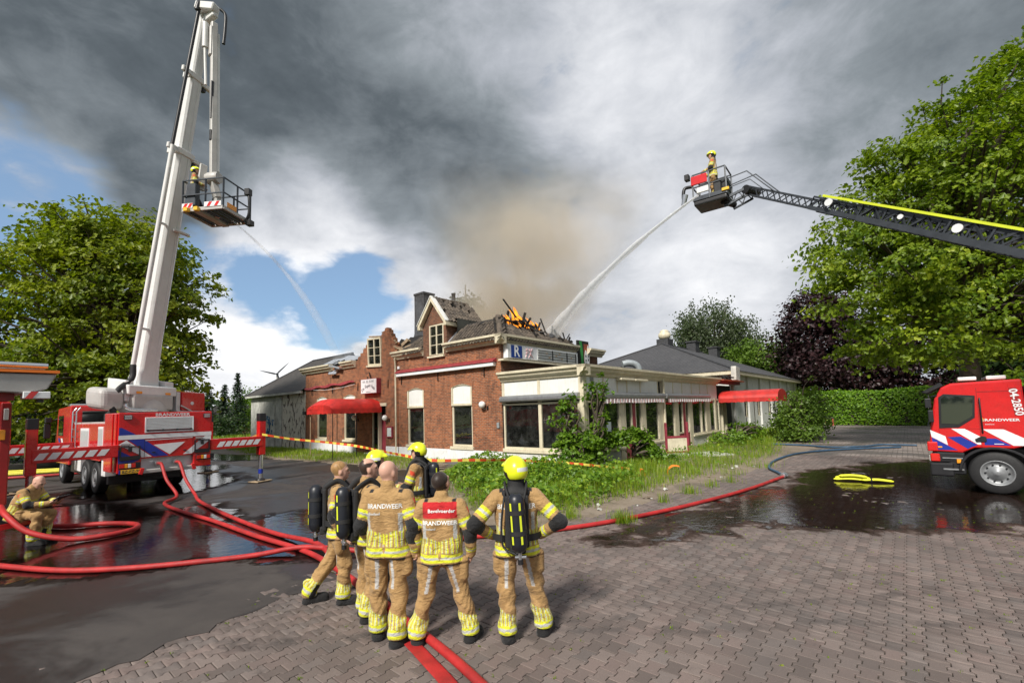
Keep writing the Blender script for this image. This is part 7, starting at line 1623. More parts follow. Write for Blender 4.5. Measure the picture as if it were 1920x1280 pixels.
def make_tree(name, label, base, lobes, nclump, per, lsize, crad, mat, bark='bark', trunk_r=.35, fork=.35, seed=1, group=None, shape='kite', flat=.55, shell=.35, droop=.3, limbs=46, weep=0.0, cat='tree', trunk=True, sprigs=.22):
    rs = np.random.RandomState(seed); base = np.array(base, float)
    o = thing(name, label, cat, tuple(base), 0, group)
    L_ = [(np.array(c, float)-base, np.array(r, float)) for c, r in lobes]; vol = np.array([np.prod(r)**.75 for _, r in L_]); pick = rs.choice(len(L_), nclump, p=vol/vol.sum())
    C = np.array([l[0] for l in L_])[pick]; R_ = np.array([l[1] for l in L_])[pick]
    d = unit(rs.normal(size=(nclump, 3))); rad = (shell+(1-shell)*rs.rand(nclump))**(1/2.2)
    sprig = rs.rand(nclump) < sprigs
    Q = C+d*rad[:, None]*R_*(1+.10*rs.normal(size=(nclump, 1)))*np.where(sprig, 1.16+.16*rs.rand(nclump), 1.0)[:, None]
    sprig = sprig[Q[:, 2] > .25]; Q = Q[Q[:, 2] > .25]; nc = len(Q); cr = crad*(.6+.8*rs.rand(nc))*np.where(sprig, .5, 1.0); bright = rs.rand(nc)
    idx = np.repeat(np.arange(nc), np.where(sprig, max(6, int(per*.3)), per)); m_ = len(idx)
    off = rs.normal(size=(m_, 3))*np.array([1, 1, flat])*.5*cr[idx][:, None]
    P = Q[idx]+off
    P[:, 2] -= (np.linalg.norm(off[:, :2], axis=1)**2)*.25/np.maximum(cr[idx], .1)
    if weep: P[:, 2] -= np.abs(rs.normal(size=m_))*weep
    cen = np.mean([l[0] for l in L_], 0); outw = unit(P-cen)
    Nn = unit(outw*.6+np.array([0, 0, .75])+rs.normal(size=(m_, 3))*.55)
    rnd = np.clip(.55*bright[idx]+.45*rs.rand(m_), 0, 1)
    me = leaf_mesh('crown', P, Nn, lsize*(.6+.7*rs.rand(m_)), mat, rnd, seed=seed, droop=droop, shape=shape)
    link(bpy.data.objects.new('crown', me), o)
    if trunk:
        top = cen*np.array([.6, .6, 1.0]); zt = fork*max(q[2] for q in Q)
        tk = MB(); pts = spline([(0, 0, -.1), (.05*rs.normal(), .05*rs.normal(), zt*.5), (top[0]*.25, top[1]*.25, zt), (top[0]*.6, top[1]*.6, max(zt*1.3, top[2]*.9)), (top[0], top[1], top[2]+.25*max(q[2] for q in Q))], 6)
        n_ = len(pts); tk.tube(pts, trunk_r*np.linspace(1.15, .12, n_)**.9, 10)
        order = np.concatenate([rs.permutation(nc)[:limbs], np.where(sprig)[0][:limbs]])
        for k in order:
            q = Q[k]; hz = np.clip(q[2]*.62, zt*.8, pts[-1][2]*.9); i = int(np.argmin(np.abs(pts[:, 2]-hz))); a = pts[i]
            mid = a*.45+q*.55+np.array([0, 0, .10*np.linalg.norm(q-a)])*rs.uniform(-.3, 1)+rs.normal(size=3)*.15
            s_ = spline([a, mid, q], 4); tk.tube(s_, np.linspace(max(.05, trunk_r*.30), .015, len(s_)), 5, cap=False)
        tk.build('trunk', bark, o)
    return o
# the two great maples
make_tree('maple_tree', 'big broad maple behind the boom truck', (-22.5, 26.5, 0), [((-22.4, 25.8, 9.0), (4.4, 4.6, 4.8)), ((-18.9, 25.0, 7.4), (1.5, 2.6, 3.4)), ((-22.8, 26, 12.6), (3.4, 3.4, 2.6)), ((-27.8, 27, 9.0), (4.2, 4, 4.4)), ((-24, 25, 4.0), (5.4, 4, 2.6)), ((-19.9, 25, 11.2), (1.3, 2.0, 1.9)), ((-18.6, 25, 4.0), (1.2, 2, 1.6)), ((-25.6, 26, 13.2), (1.8, 2, 1.4))], 700, 84, .25, 1.0, 'maple_leaf', trunk_r=.45, seed=3, limbs=90, shape='lobed', shell=.25, flat=.38)
make_tree('plane_tree', 'tall bright green tree over the red cab', (25.5, 25.5, 0), [((17.6, 22, 8.8), (2.6, 3.6, 2.6)), ((15.9, 21.6, 8.6), (1.2, 1.5, .9)), ((21.2, 22.5, 12.2), (3.6, 4.4, 3.6)), ((25.0, 22.5, 15.6), (3.4, 4, 3.4)), ((19.0, 22, 5.6), (2.6, 3, 1.7)), ((23.5, 22, 6.6), (4.6, 4.4, 3.0)), ((27.2, 22.5, 18.8), (2.2, 2.6, 2.2)), ((28, 23, 10), (4.6, 5, 5.4)), ((19.4, 22.2, 14.2), (1.3, 1.6, 1.0)), ((22.6, 22.4, 17.4), (1.2, 1.5, .9)), ((17.0, 21.8, 11.2), (1.5, 1.8, 1.0))], 820, 74, .23, .88, 'plane_leaf', trunk_r=.5, seed=5, limbs=130, shape='lobed', shell=.2, flat=.40, sprigs=.30)
# trees behind
BG = 'trees behind the buildings'
make_tree('copper_beech', 'dark purple copper beech beyond the hall end', (36.8, 53, 0), [((36.8, 53, 8.2), (5.2, 5, 5.2)), ((36.0, 52.5, 12.2), (3.6, 3.4, 3.0)), ((41, 53, 6), (5.5, 4, 5))], 420, 60, .42, 1.6, 'copper_leaf', 'dark_bark', seed=7, limbs=30)
make_tree('copper_beech', 'dark purple tree shaded behind the clipped hedge', (48, 50, 0), [((47, 50, 6.4), (6, 4, 5.8)), ((54, 46, 7), (6, 4, 6))], 420, 55, .45, 1.7, 'copper_leaf', 'dark_bark', seed=8, limbs=26)
make_tree('shade_tree', 'dark green tree beyond the hedge behind the red cab', (47, 38, 0), [((46, 38, 6), (6, 4, 5.5)), ((52, 34, 7), (6, 4, 6))], 360, 60, .42, 1.7, 'dark_leaf', 'dark_bark', seed=9, limbs=26)
make_tree('weeping_birch', 'tall weeping birch with smoke haze in its leaf colour behind the hall roof', (29.5, 66, 0), [((28.6, 66, 13.4), (4.2, 4, 4.6)), ((33.2, 66, 12.2), (3.4, 3, 3.4)), ((25.8, 66, 12.6), (2.0, 2, 2.2)), ((31, 66, 9), (5, 4, 4))], 380, 80, .30, 1.3, 'willow_leaf', seed=10, weep=1.3, droop=1.2, limbs=40)
make_tree('broadleaf_tree', 'rounded bright green tree right of the weeping birch', (36.5, 60, 0), [((36.5, 60, 6.6), (4.4, 4, 4.0)), ((31.5, 60, 7.0), (3.2, 3, 3.0))], 300, 70, .34, 1.4, 'bush_leaf', seed=11, limbs=20)
make_tree('smoky_tree', 'tree top with smoke haze in its grey leaf colour beside the dormer', (-4.6, 47, 0), [((-4.2, 47, 10.8), (3.0, 2.5, 3.0)), ((-5.0, 47, 13.2), (1.5, 1.5, 1.5))], 120, 50, .36, 1.1, 'hazed_leaf', seed=12, limbs=30)
make_tree('dark_shrub', 'dense dark undergrowth below the big maple', (-24, 29, 0), [((-29, 30, 2.4), (6, 3, 2.8)), ((-25, 30, 2.2), (3.4, 3, 2.4)), ((-37, 32, 3), (6, 3, 4))], 330, 60, .30, 1.2, 'dark_leaf', 'dark_bark', seed=13, limbs=20, cat='shrub')
def conifer(label, base, ht, rad, seed):
    rs = np.random.RandomState(seed); o = thing('spruce_tree', label, 'tree', base, 0, 'spruces at the field edge')
    P, N_, S_ = [], [], []
    for z in np.arange(.6, ht, .28):
        r = rad*(1-z/ht)**.85+.08; nb = max(5, int(9*r/rad)+4)
        for k in range(nb):
            a = rs.rand()*2*math.pi; rr_ = r*(.75+.4*rs.rand())
            for t in np.linspace(.2, 1, 6):
                for _ in range(3): P.append((rr_*t*math.cos(a)+rs.normal()*.09, rr_*t*math.sin(a)+rs.normal()*.09, z-.30*t*rr_+rs.normal()*.07)); N_.append((math.cos(a)*.4+rs.normal()*.3, math.sin(a)*.4+rs.normal()*.3, .9)); S_.append(.30*(.6+.6*rs.rand()))
    me = leaf_mesh('crown', np.array(P), unit(np.array(N_)), np.array(S_), 'conifer_needle', rs.rand(len(P)), aspect=.45, seed=seed); link(bpy.data.objects.new('crown', me), o)
    one('trunk', 'dark_bark', o, lambda b: b.tube([(0, 0, -.1), (0, 0, ht*.5), (0, 0, ht)], [.2, .12, .02], 7))
conifer('middle spruce of three, slightly bent tip, by the field', (-38.9, 62, 0), 7.0, 1.5, 1); conifer('tallest spruce of three at the field edge', (-36.6, 61, 0), 8.2, 1.9, 2); conifer('spruce of three nearest the boom truck', (-41.2, 62, 0), 7.3, 1.5, 3)
make_tree('field_bush', 'light green bushes between the spruces and the shed', (-33, 66, 0), [((-33.5, 66, 3.2), (4.5, 3, 3.0)), ((-38.5, 70, 3.6), (4, 3, 3.4)), ((-30, 60, 1.8), (3.2, 2.5, 2.0))], 190, 60, .36, 1.2, 'bush_leaf', seed=14, limbs=10, cat='bush')
make_tree('field_bush', 'bushes at the foot of the spruces', (-40, 58, 0), [((-41, 58, 1.4), (4, 2.5, 1.9)), ((-35.5, 57, 1.1), (2.4, 2, 1.5))], 130, 60, .32, 1.0, 'dark_leaf', seed=15, limbs=8, cat='bush')
make_tree('hall_shrub', 'tall loose shrub beside the hall canopy', (16.4, 27.0, 0), [((16.5, 27.2, 1.5), (.9, .9, 1.35)), ((17.4, 27.6, 1.3), (.8, .8, 1.2)), ((16.6, 26.6, .5), (1.0, .8, .5))], 130, 55, .15, .55, 'bush_leaf', seed=16, limbs=40, trunk_r=.07, cat='shrub', droop=.6)
make_tree('hall_shrub', 'pale green shrub in front of the clipped hedge end', (19.2, 30.5, 0), [((19.4, 30.4, 1.7), (1.3, 1.2, 1.7)), ((18.0, 29.6, 1.1), (1.2, 1.1, 1.1))], 130, 55, .16, .55, 'bush_leaf', seed=17, limbs=30, trunk_r=.06, cat='shrub')
make_tree('wall_shrub', 'low dark shrub growing under the hall canopy poles', (12.6, 26.2, 0), [((12.2, 26.2, .40), (1.0, .6, .40)), ((13.8, 27.4, .55), (.9, .6, .6))], 70, 55, .14, .45, 'weed_leaf', seed=18, limbs=20, trunk_r=.04, cat='shrub')
make_tree('maple_sapling', 'maple sapling against the annex corner window', (2.15, 17.25, 0), [((2.3, 17.25, .75), (.95, .55, .75)), ((2.0, 17.3, 1.7), (.42, .35, .8)), ((2.0, 17.25, 2.6), (.24, .24, .55)), ((2.7, 17.3, 1.1), (.55, .4, .5))], 105, 32, .145, .26, 'weed_leaf', seed=19, limbs=46, trunk_r=.035, shape='lobed', cat='sapling', shell=.2)
make_tree('climbing_vine', 'leafy vine climbing the annex corner post', (3.15, 17.45, 0), [((3.2, 17.5, 3.0), (.38, .25, .62)), ((3.25, 17.55, 2.0), (.30, .22, .7)), ((3.1, 17.5, 1.0), (.35, .25, .8)), ((2.95, 17.5, 3.35), (.2, .2, .3))], 58, 30, .135, .22, 'weed_leaf', seed=20, limbs=30, trunk_r=.02, shape='lobed', cat='vine', shell=.2)
make_tree('fallen_branch', 'leafy branch sprawling from the sapling to the ground', (4.7, 18.6, 0), [((3.9, 18.2, 1.05), (.6, .3, .3)), ((4.8, 18.9, 1.15), (.6, .35, .3)), ((5.4, 19.1, .7), (.35, .35, .45)), ((5.6, 18.9, .3), (.5, .4, .35)), ((6.1, 18.7, .18), (.6, .4, .22))], 150, 40, .135, .25, 'weed_leaf', seed=22, limbs=7, trunk_r=.02, shape='lobed', cat='branch', shell=.15)
# clipped hedge
hd_ = thing('clipped_hedge', 'long clipped bright green hedge across the far side of the car park', 'hedge', (29.2, 45.6, 0), math.atan2(-.82, .58))
rs = np.random.RandomState(31); HL, HWd, HH = 30.0, 1.5, 3.0
n = 34000; f = rs.rand(n); u = rs.rand(n)*HL; P = np.zeros((n, 3)); N_ = np.zeros((n, 3))
frt = f < .62; P[frt] = np.stack([u[frt], -.05*rs.rand(frt.sum())+.12*np.sin(u[frt]*1.7)*0, rs.rand(frt.sum())*HH], 1); N_[frt] = (0, -1, .45)
tp = (f >= .62) & (f < .9); P[tp] = np.stack([u[tp], rs.rand(tp.sum())*HWd, HH+.10*np.sin(u[tp]*.9)+.05*np.sin(u[tp]*3.1)], 1); N_[tp] = (0, -.2, 1)
en = f >= .9; P[en] = np.stack([-.05*rs.rand(en.sum()), rs.rand(en.sum())*HWd, rs.rand(en.sum())*HH], 1); N_[en] = (-1, 0, .4)
P[:, 1] += .10*np.sin(P[:, 0]*1.7+P[:, 2]*2.1)*(P[:, 1] < .2)+.06*np.sin(P[:, 0]*5.1+1); P += rs.normal(size=(n, 3))*.10; me = leaf_mesh('foliage', P, unit(N_+rs.normal(size=(n, 3))*.5), .19*(.6+.7*rs.rand(n)), 'hedge_leaf', rs.rand(n), seed=4)
link(bpy.data.objects.new('foliage', me), hd_); one('core', 'dark_bark', hd_, lambda b: b.box(.05, HL, .08, HWd-.08, -.1, HH-.1))
# grasses and weeds
def scatter(poly, n, seed):
    rs = np.random.RandomState(seed); P = np.array(poly); lo, hi = P.min(0), P.max(0); q = lo+(hi-lo)*rs.rand(int(n*3.5), 2); return q[inside([tuple(p) for p in poly], q[:, 0], q[:, 1])][:n]
def edge_d(poly, q):
    D = np.full(len(q), 9.)
    for i in range(len(poly)):
        a, b = np.array(poly[i]), np.array(poly[(i+1) % len(poly)]); ab = b-a; t = np.clip(((q-a) @ ab)/(ab @ ab), 0, 1); D = np.minimum(D, np.linalg.norm(q-(a+t[:, None]*ab), axis=1))
    return D
def grass(name, q, ht, seed, mat='grass_blade', wd=.011, lean=.45):
    rs = np.random.RandomState(seed); n = len(q); h = ht*(.45+.8*rs.rand(n)); a = rs.rand(n)*2*math.pi; d = np.stack([np.cos(a), np.sin(a)], 1); s_ = np.stack([-d[:, 1], d[:, 0]], 1); w_ = wd*(.6+.8*rs.rand(n))
    ln = lean*rs.rand(n)*h
    b0 = np.c_[q-s_*w_[:, None]*.5, np.zeros(n)]; b1 = np.c_[q+s_*w_[:, None]*.5, np.zeros(n)]; m_ = q+d*(ln*.35)[:, None]; m0 = np.c_[m_-s_*w_[:, None]*.42, h*.6]; m1 = np.c_[m_+s_*w_[:, None]*.42, h*.6]; tp = np.c_[q+d*ln[:, None], h*(1-.12*rs.rand(n))]
    V = np.stack([b0, b1, m1, m0, tp], 1).reshape(-1, 3); base = (np.arange(n)*5)[:, None]
    Q = base+np.array([[0, 1, 2, 3]]); T_ = base+np.array([[3, 2, 4]]); rn = rs.rand(n)
    me = np_mesh(name, V, [Q, T_], mat, attrs={'rnd': ('FLOAT', 'FACE', np.concatenate([rn, rn]))})
    return tag(link(bpy.data.objects.new(name, me)), kind='stuff')
q = scatter(WEEDS, 90000, 41); D = edge_d(WEEDS, q); rs = np.random.RandomState(42)
cl = .5+.5*np.sin(q[:, 0]*1.9+1.3*np.sin(q[:, 1]*1.1))*np.sin(q[:, 1]*1.6+1.1*np.sin(q[:, 0]*.8)); near_l = np.clip((7.5-q[:, 0])/3.0, .30, 1)
keep = rs.rand(len(q)) < np.clip(D/.75, 0, 1)**1.2*(.15+.85*cl)*near_l; q = q[keep]; Dk = D[keep]
grass('grass', q, .10+.26*np.clip(Dk/1.1, 0, 1), 43)
q2 = scatter(WEEDS, 42000, 44); D2 = edge_d(WEEDS, q2); rs = np.random.RandomState(45); k2 = rs.rand(len(q2)) < np.clip(D2/1.1-.25, 0, 1)*np.clip((4.2-q2[:, 0])/2.0, .05, 1)*(.35+.65*(np.sin(q2[:, 0]*2.3+q2[:, 1])*np.sin(q2[:, 1]*2.1-q2[:, 0]*.7) > -.25)); q2 = q2[k2]; D2 = D2[k2]; n = len(q2)
P = np.c_[q2, (.06+.66*rs.rand(n)**.8)*np.clip(D2/1.1, .3, 1.0)]; P[:, 2] *= .75+.45*np.sin(q2[:, 0]*1.7)*np.sin(q2[:, 1]*1.3+1)
me = leaf_mesh('weeds', P, unit(rs.normal(size=(n, 3))*.5+[0, -.25, 1]), .12*(.5+.9*rs.rand(n)), 'weed_leaf', rs.rand(n), aspect=.8, seed=46); tag(link(bpy.data.objects.new('weeds', me)), kind='stuff')
q = scatter(WEEDS_L, 26000, 47); D = edge_d(WEEDS_L, q); rs = np.random.RandomState(48); q = q[rs.rand(len(q)) < np.clip(D/.8, 0, 1)*(.35+.65*(np.sin(q[:, 0]*.9)*np.sin(q[:, 1]*1.1) > -.3))]
grass('grass', q, .22, 49, wd=.016)
cp_edge = [(14.5, 25.6), (17.2, 31), (22, 37), (29.5, 45.6), (33, 41.5), (40, 31), (41.5, 31.5), (31, 47), (20, 38), (15.5, 31.5), (13, 26)]
grass('grass', scatter(cp_edge, 15000, 50), .30, 51, wd=.03)
fl_ = [(-60, 34), (-24, 40), (-26, 58), (-70, 62)]; grass('grass', scatter(fl_, 16000, 52), .45, 53, wd=.05)
q = np.concatenate([np.array(c)+np.random.RandomState(60+i).normal(size=(k, 2))*s for i, (c, k, s) in enumerate((((2.15, 9.55), 240, .10), ((1.2, 10.1), 90, .10), ((3.6, 11.4), 60, .08), ((4.6, 12.4), 90, .12), ((5.6, 13.3), 60, .1), ((.2, 9.35), 120, .14), ((7.2, 15.4), 80, .2), ((9.0, 17.0), 100, .3), ((6.4, 13.9), 60, .15)))])
grass('grass', q, .26, 54)
# moss and sprouts in the paver joints
rs = np.random.RandomState(70); k = pav_order[rs.randint(0, min(2600, len(pav_order)), 420)]; q = np.stack([PX_ALL[k]+HX[0]*.10, PY_ALL[k]+HX[1]*.10], 1); q = np.repeat(q, 7, 0)+rs.normal(size=(len(q)*7, 2))*.012
grass('joint_moss', q, .018, 71, wd=.008)
# distant wood round the fields
rs = np.random.RandomState(80); n = 15000; a = rs.rand(n)*2*math.pi; rr_ = 190+30*rs.rand(n); hz = 7+3*np.sin(a*17)+2*np.sin(a*41+1); P = np.stack([rr_*np.sin(a), rr_*np.cos(a), np.abs(hz)*rs.rand(n)**.7], 1)
me = leaf_mesh('far_wood', P, unit(rs.normal(size=(n, 3))*.6+[0, 0, .6]-np.c_[np.sin(a), np.cos(a), a*0]*.6), 2.6*(.6+.7*rs.rand(n)), 'dark_leaf', rs.rand(n), seed=81); tag(link(bpy.data.objects.new('far_wood', me)), kind='stuff')
# ================================================================== hoses, tape, fire and smoke
pm('hose_red', (.40, .020, .020), .55, var=.22, scale=3.5, dirt=.55, dirtcol=(.16, .022, .02), bump=.45, bscale=140)
pm('hose_blue', (.035, .085, .15), .5, var=.2, scale=6, dirt=.4, dirtcol=(.03, .03, .04))
pm('hose_yellow', (.62, .55, .03), .5, var=.15, scale=6)
def hose(name, label, pts, r=.044, mat='hose_red', sq=1.0, sub=10, cat='hose', group=None):
    P = spline([(p[0], p[1], p[2] if len(p) > 2 else r+.004) for p in pts], sub)
    b = MB(); b.tube(P, r, 12, sq=sq); o = b.build(name, mat); return tag(o, label, cat, group)
_w = lambda x, y, z: tuple(np.array(TR0)+_tx*x+_th*y+np.array([0, 0, z]))
hose('fire_hose', 'red hose from the left pump outlet curving to the foreground', [_w(-.24, -.10, 1.02), _w(-.24, -.35, .98), _w(-.22, -.75, .55), _w(-.1, -1.25, .10), (-9.7, 12.9, .062), (-8.3, 11.7), (-6.86, 10.62), (-5.09, 9.18), (-3.81, 8.22), (-3.05, 7.49), (-1.97, 6.22), (-1.22, 5.26), (-.68, 4.57), (-.25, 3.95), (.15, 3.3)])
hose('fire_hose', 'red hose from the right pump outlet beside the first', [_w(.23, -.10, 1.02), _w(.24, -.35, .97), _w(.26, -.80, .5), _w(.35, -1.3, .08), (-8.95, 13.2, .062), (-7.75, 12.0), (-6.1, 10.45), (-4.75, 9.3), (-3.55, 8.32, .11), (-2.95, 7.55, .06), (-2.62, 7.0, .05)])
b = MB(); P = spline([(-2.62, 7.0, .022), (-2.0, 6.28, .022), (-1.36, 5.25, .022), (-.92, 4.60, .022), (-.58, 4.08, .022), (-.36, 3.6, .022)], 8)
b.tube(P, .072, 12, sq=.13); tag(b.build('fire_hose', 'hose_red'), 'flat empty red hose lying between the firefighters feet', 'hose')
hose('fire_hose', 'long red hose sweeping across the yard to the blue hose', [(-11.5, 8.9), (-9.5, 8.1), (-8.3, 7.70), (-7.09, 7.42), (-6.09, 7.45), (-5.14, 7.67), (-4.41, 7.92), (-3.77, 8.12, .10), (-3.2, 8.02, .10), (-2.44, 7.98), (-1.61, 8.35), (-.78, 8.66), (.31, 8.86), (1.37, 9.22), (2.6, 9.88), (4.11, 10.87), (6.15, 12.44), (8.24, 14.36)])
hose('fire_hose', 'red hose looping beside the seated man', [(-10.2, 9.25, .74), (-9.75, 8.95, .62), (-9.3, 8.95, .30), (-8.75, 9.2, .09), (-8.3, 9.55, .065), (-8.15, 10.0, .065), (-8.5, 10.45, .065), (-9.3, 10.6, .065), (-10.0, 10.45, .065), (-10.8, 10.6, .065)], .052)
hose('fire_hose', 'red hose lying behind the front wheel of the boom truck', [(-24, 19.2), (-21, 20.5), (-19.5, 21.6), (-18.6, 22.8)], .06)
for k in range(4): hose('yellow_hose', ['yellow hose nearest the seated man on the far grass', 'second yellow hose out on the far grass', 'third yellow hose out on the far grass', 'yellow hose lying deepest under the big maple'][k], [(-27, 20.6+.45*k, .04+.02*k), (-23.5, 21.5+.55*k+.25*(k % 2)), (-20.5, 23.2+.35*k-.2*(k % 2)), (-18.2, 24.8+.3*k)], .05, 'hose_yellow', group='yellow hoses on the grass')
cpl = thing('hose_coupling', 'metal coupling joining the red and blue hoses', 'coupling', (8.32, 14.44, .06), math.atan2(.72, .69))
one('body', 'steel_chrome', cpl, lambda b: b.lathe([(.06, -.14), (.085, -.12), (.085, -.03), (.07, -.02), (.07, .03), (.085, .04), (.085, .12), (.05, .16)], (0, 0, .02), 14, 'x'))
one('lug', 'steel_chrome', cpl, lambda b: (b.cbox((0, .09, .02), (.04, .06, .04)), b.cbox((0, -.09, .02), (.04, .06, .04))), .006)
hose('blue_hose', 'dark blue hose bending from the red hose coupling', [(8.36, 14.5), (8.62, 15.3), (8.95, 16.4), (9.9, 17.9), (11.2, 19.4), (12.7, 20.7), (14.4, 21.5), (16.4, 21.9), (18.3, 22.0)], .042, 'hose_blue')
hose('blue_hose', 'dark blue hose crossing the car park behind the first', [(14.2, 25.6), (15.2, 24.3), (15.6, 22.9), (16.3, 22.3, .09), (17.4, 22.9), (18.6, 23.4), (19.6, 22.6)], .042, 'hose_blue')
# folded yellow sling on the wet paving
sl = thing('folded_sling', 'folded bright yellow strap lying on the wet paving', 'strap', (10.0, 13.35, 0), RAD(-28))
for k, (x0, x1, y, z) in enumerate(((-.75, .10, 0, .05), (-.70, .15, .04, .10), (-.62, .05, -.03, .15), (-.1, .62, -.10, .06))):
    one('fold', 'sling_yellow', sl, lambda b: b.tube(spline([(x0, y, z), ((x0+x1)/2, y+.03, z+.02), (x1, y-.02, z-.01)], 6), [.03]+[.075]*11+[.03], 10, sq=.5))
one('buckle', 'black_plastic', sl, lambda b: (b.tube(spline([(-.35, .03, .18), (-.1, .08, .24), (.05, .05, .20), (-.05, -.02, .22)], 5), .016, 6), b.cbox((.12, -.08, .08), (.03, .2, .10))), .004)
# barrier tape: red and white-yellow bands
tp_ = [(-9.28, 17.03, 1.72), (-8.3, 17.2, 1.52), (-7.0, 17.15, 1.36), (-5.6, 16.4, 1.24), (-4.4, 15.2, 1.14), (-3.3, 14.0, 1.07), (-2.3, 13.1, 1.00), (-1.2, 13.6, .92), (0, 14.5, .78), (1.4, 15.4, .58), (2.8, 15.9, .36), (4.0, 16.0, .20)]
P = spline(tp_, 26); seg = np.concatenate([[0], np.cumsum(np.linalg.norm(np.diff(P, axis=0), axis=1))])
T_ = np.gradient(P, axis=0); T_ /= np.linalg.norm(T_, axis=1)[:, None]; tw = .25*np.sin(seg*1.3)+.15*np.sin(seg*3.1); hz = np.cross(T_, [0, 0, 1]); hz /= np.linalg.norm(hz, axis=1)[:, None]
W_ = .040*(np.cos(tw)[:, None]*np.array([0, 0, 1])+np.sin(tw)[:, None]*hz)
b = MB(); b.grid(np.array([P+W_, P-W_]), True); b.m = [0 if int(seg[i]/.19) % 2 else 1 for i in range(len(P)-1)]
pm('tape_red', (.62, .07, .02), .4); pm('tape_yellow', (.72, .58, .10), .4)
tag(b.build('barrier_tape', ['tape_red', 'tape_yellow']), 'red and yellow barrier tape strung from the outrigger along the weeds', 'tape')
b = MB(); P2 = spline([(-9.4, 17.0, 1.72), (-11.5, 20.0, 1.45), (-15, 26, 1.25), (-20, 34, 1.3)], 30); b.grid(np.array([P2+[0, 0, .04], P2-[0, 0, .04]]), True); b.m = [0 if (i//1) % 2 else 1 for i in range(len(P2)-1)]
tag(b.build('barrier_tape', ['tape_red', 'tape_yellow']), 'barrier tape running from the outrigger back towards the field', 'tape')
for i, (x, y) in enumerate(((4.15, 15.55), (5.15, 15.75))):
    pts = [(x, y, .02), (x+.05, y+.02, .20), (x+.22, y+.05, .30), (x+.42, y+.02, .28)] if i else [(x-.12, y, .22), (x, y, .03), (x+.05, y, .26), (x+.16, y+.03, .20), (x+.18, y, .02)]
    b = MB(); P3 = spline(pts, 6); b.grid(np.array([P3+[0, .05, .02], P3-[0, .05, .02]])); tag(b.build('tape_scrap', 'warn_orange'), ('orange tape scrap lying at the weed edge by the step' if i else 'crumpled orange tape scrap in the weeds near the path'), 'tape')
# small stones and rubble by the weeds
rs = np.random.RandomState(90); rb = thing('rubble', 'scattered broken bricks and stones along the weed edge', 'rubble'); tag(rb, kind='stuff')
for k in range(34):
    t = rs.rand(); x, y = 1.2+t*7.5+rs.normal()*.5, 10.2+t*7.2+rs.normal()*.45; s = .02+.05*rs.rand()
    MB().cbox((x, y, s*.4), (s*1.8, s*1.2, s), rotm(rs.normal()*.3, rs.normal()*.3, rs.rand()*6)).build('stone', 'render_grey' if k % 3 == 0 else 'soil', rb, .004)
# bench, lamp, far roof, turbine
bn = thing('wooden_bench', 'low dark wooden bench in front of the hedge', 'bench', (29.2, 43.6, 0), RAD(-30))
one('seat', 'dark_bark', bn, lambda b: b.box(-1.4, .9, -.25, .25, .66, .74), .01)
for x in (-1.2, .2, .75): one('leg', 'rust_red', bn, lambda b: b.box(x-.06, x+.06, -.2, .2, 0, .66), .01)
lp_ = thing('street_lamp', 'grey lamp on a bracket at the hall end', 'lamp', tuple(HW(48.3, .1)), HROT)
one('pole', 'zinc', lp_, lambda b: b.tube([(0, 0, 0), (0, 0, 4.6)], .05, 8)); one('arm', 'zinc', lp_, lambda b: b.tube([(0, 0, 4.4), (.2, -.9, 4.8)], .035, 8)); one('head', 'globe_glass', lp_, lambda b: b.cbox((.28, -1.25, 4.92), (.22, .8, .12), rotm(-.25)), .04, 2)
fh = thing('farmhouse', 'low brown tiled roof among the bushes beyond the field', 'house', (-44.5, 78, 0), .3)
one('wall', 'dark_brick', fh, lambda b: b.box(-5, 5, -3, 3, -.2, 2.2)); one('roof', 'shed_tile', fh, lambda b: b.prism([(-3.5, 2.1), (3.5, 2.1), (0, 4.4)], -5.4, 5.4, 'x'))
wt_ = thing('wind_turbine', 'grey three-bladed wind turbine on the horizon', 'turbine', (-308, 600, 0), RAD(20))
one('tower', 'boom_grey', wt_, lambda b: b.lathe([(1.9, -1), (1.2, 57)], (0, 0, 0), 14)); one('nacelle', 'ladder_grey', wt_, lambda b: b.cbox((0, 0, 58), (2.6, 5.5, 2.6)), .4); one('hub', 'ladder_grey', wt_, lambda b: b.lathe([(1.3, -1.0), (1.0, .6), (.2, 1.2)], (0, -3.2, 58), 12, 'y'))
for a in (RAD(47), RAD(167), RAD(287)):
    b = MB(); r_ = np.array([math.cos(a), 0, math.sin(a)]); n_ = np.array([-math.sin(a), 0, math.cos(a)]); hub = np.array([0, -3.4, 58])
    b.grid(np.array([[hub+r_*t+n_*w0+np.array([0, d_, 0]) for w0, d_ in ((-.5*c, 0), (0, -.25*c), (.9*c, 0), (0, .25*c))] for t, c in ((.8, .7), (3, 1.5), (8, 1.3), (15, .8), (21, .15))]), True, True); b.build('blade', 'ladder_grey', wt_)

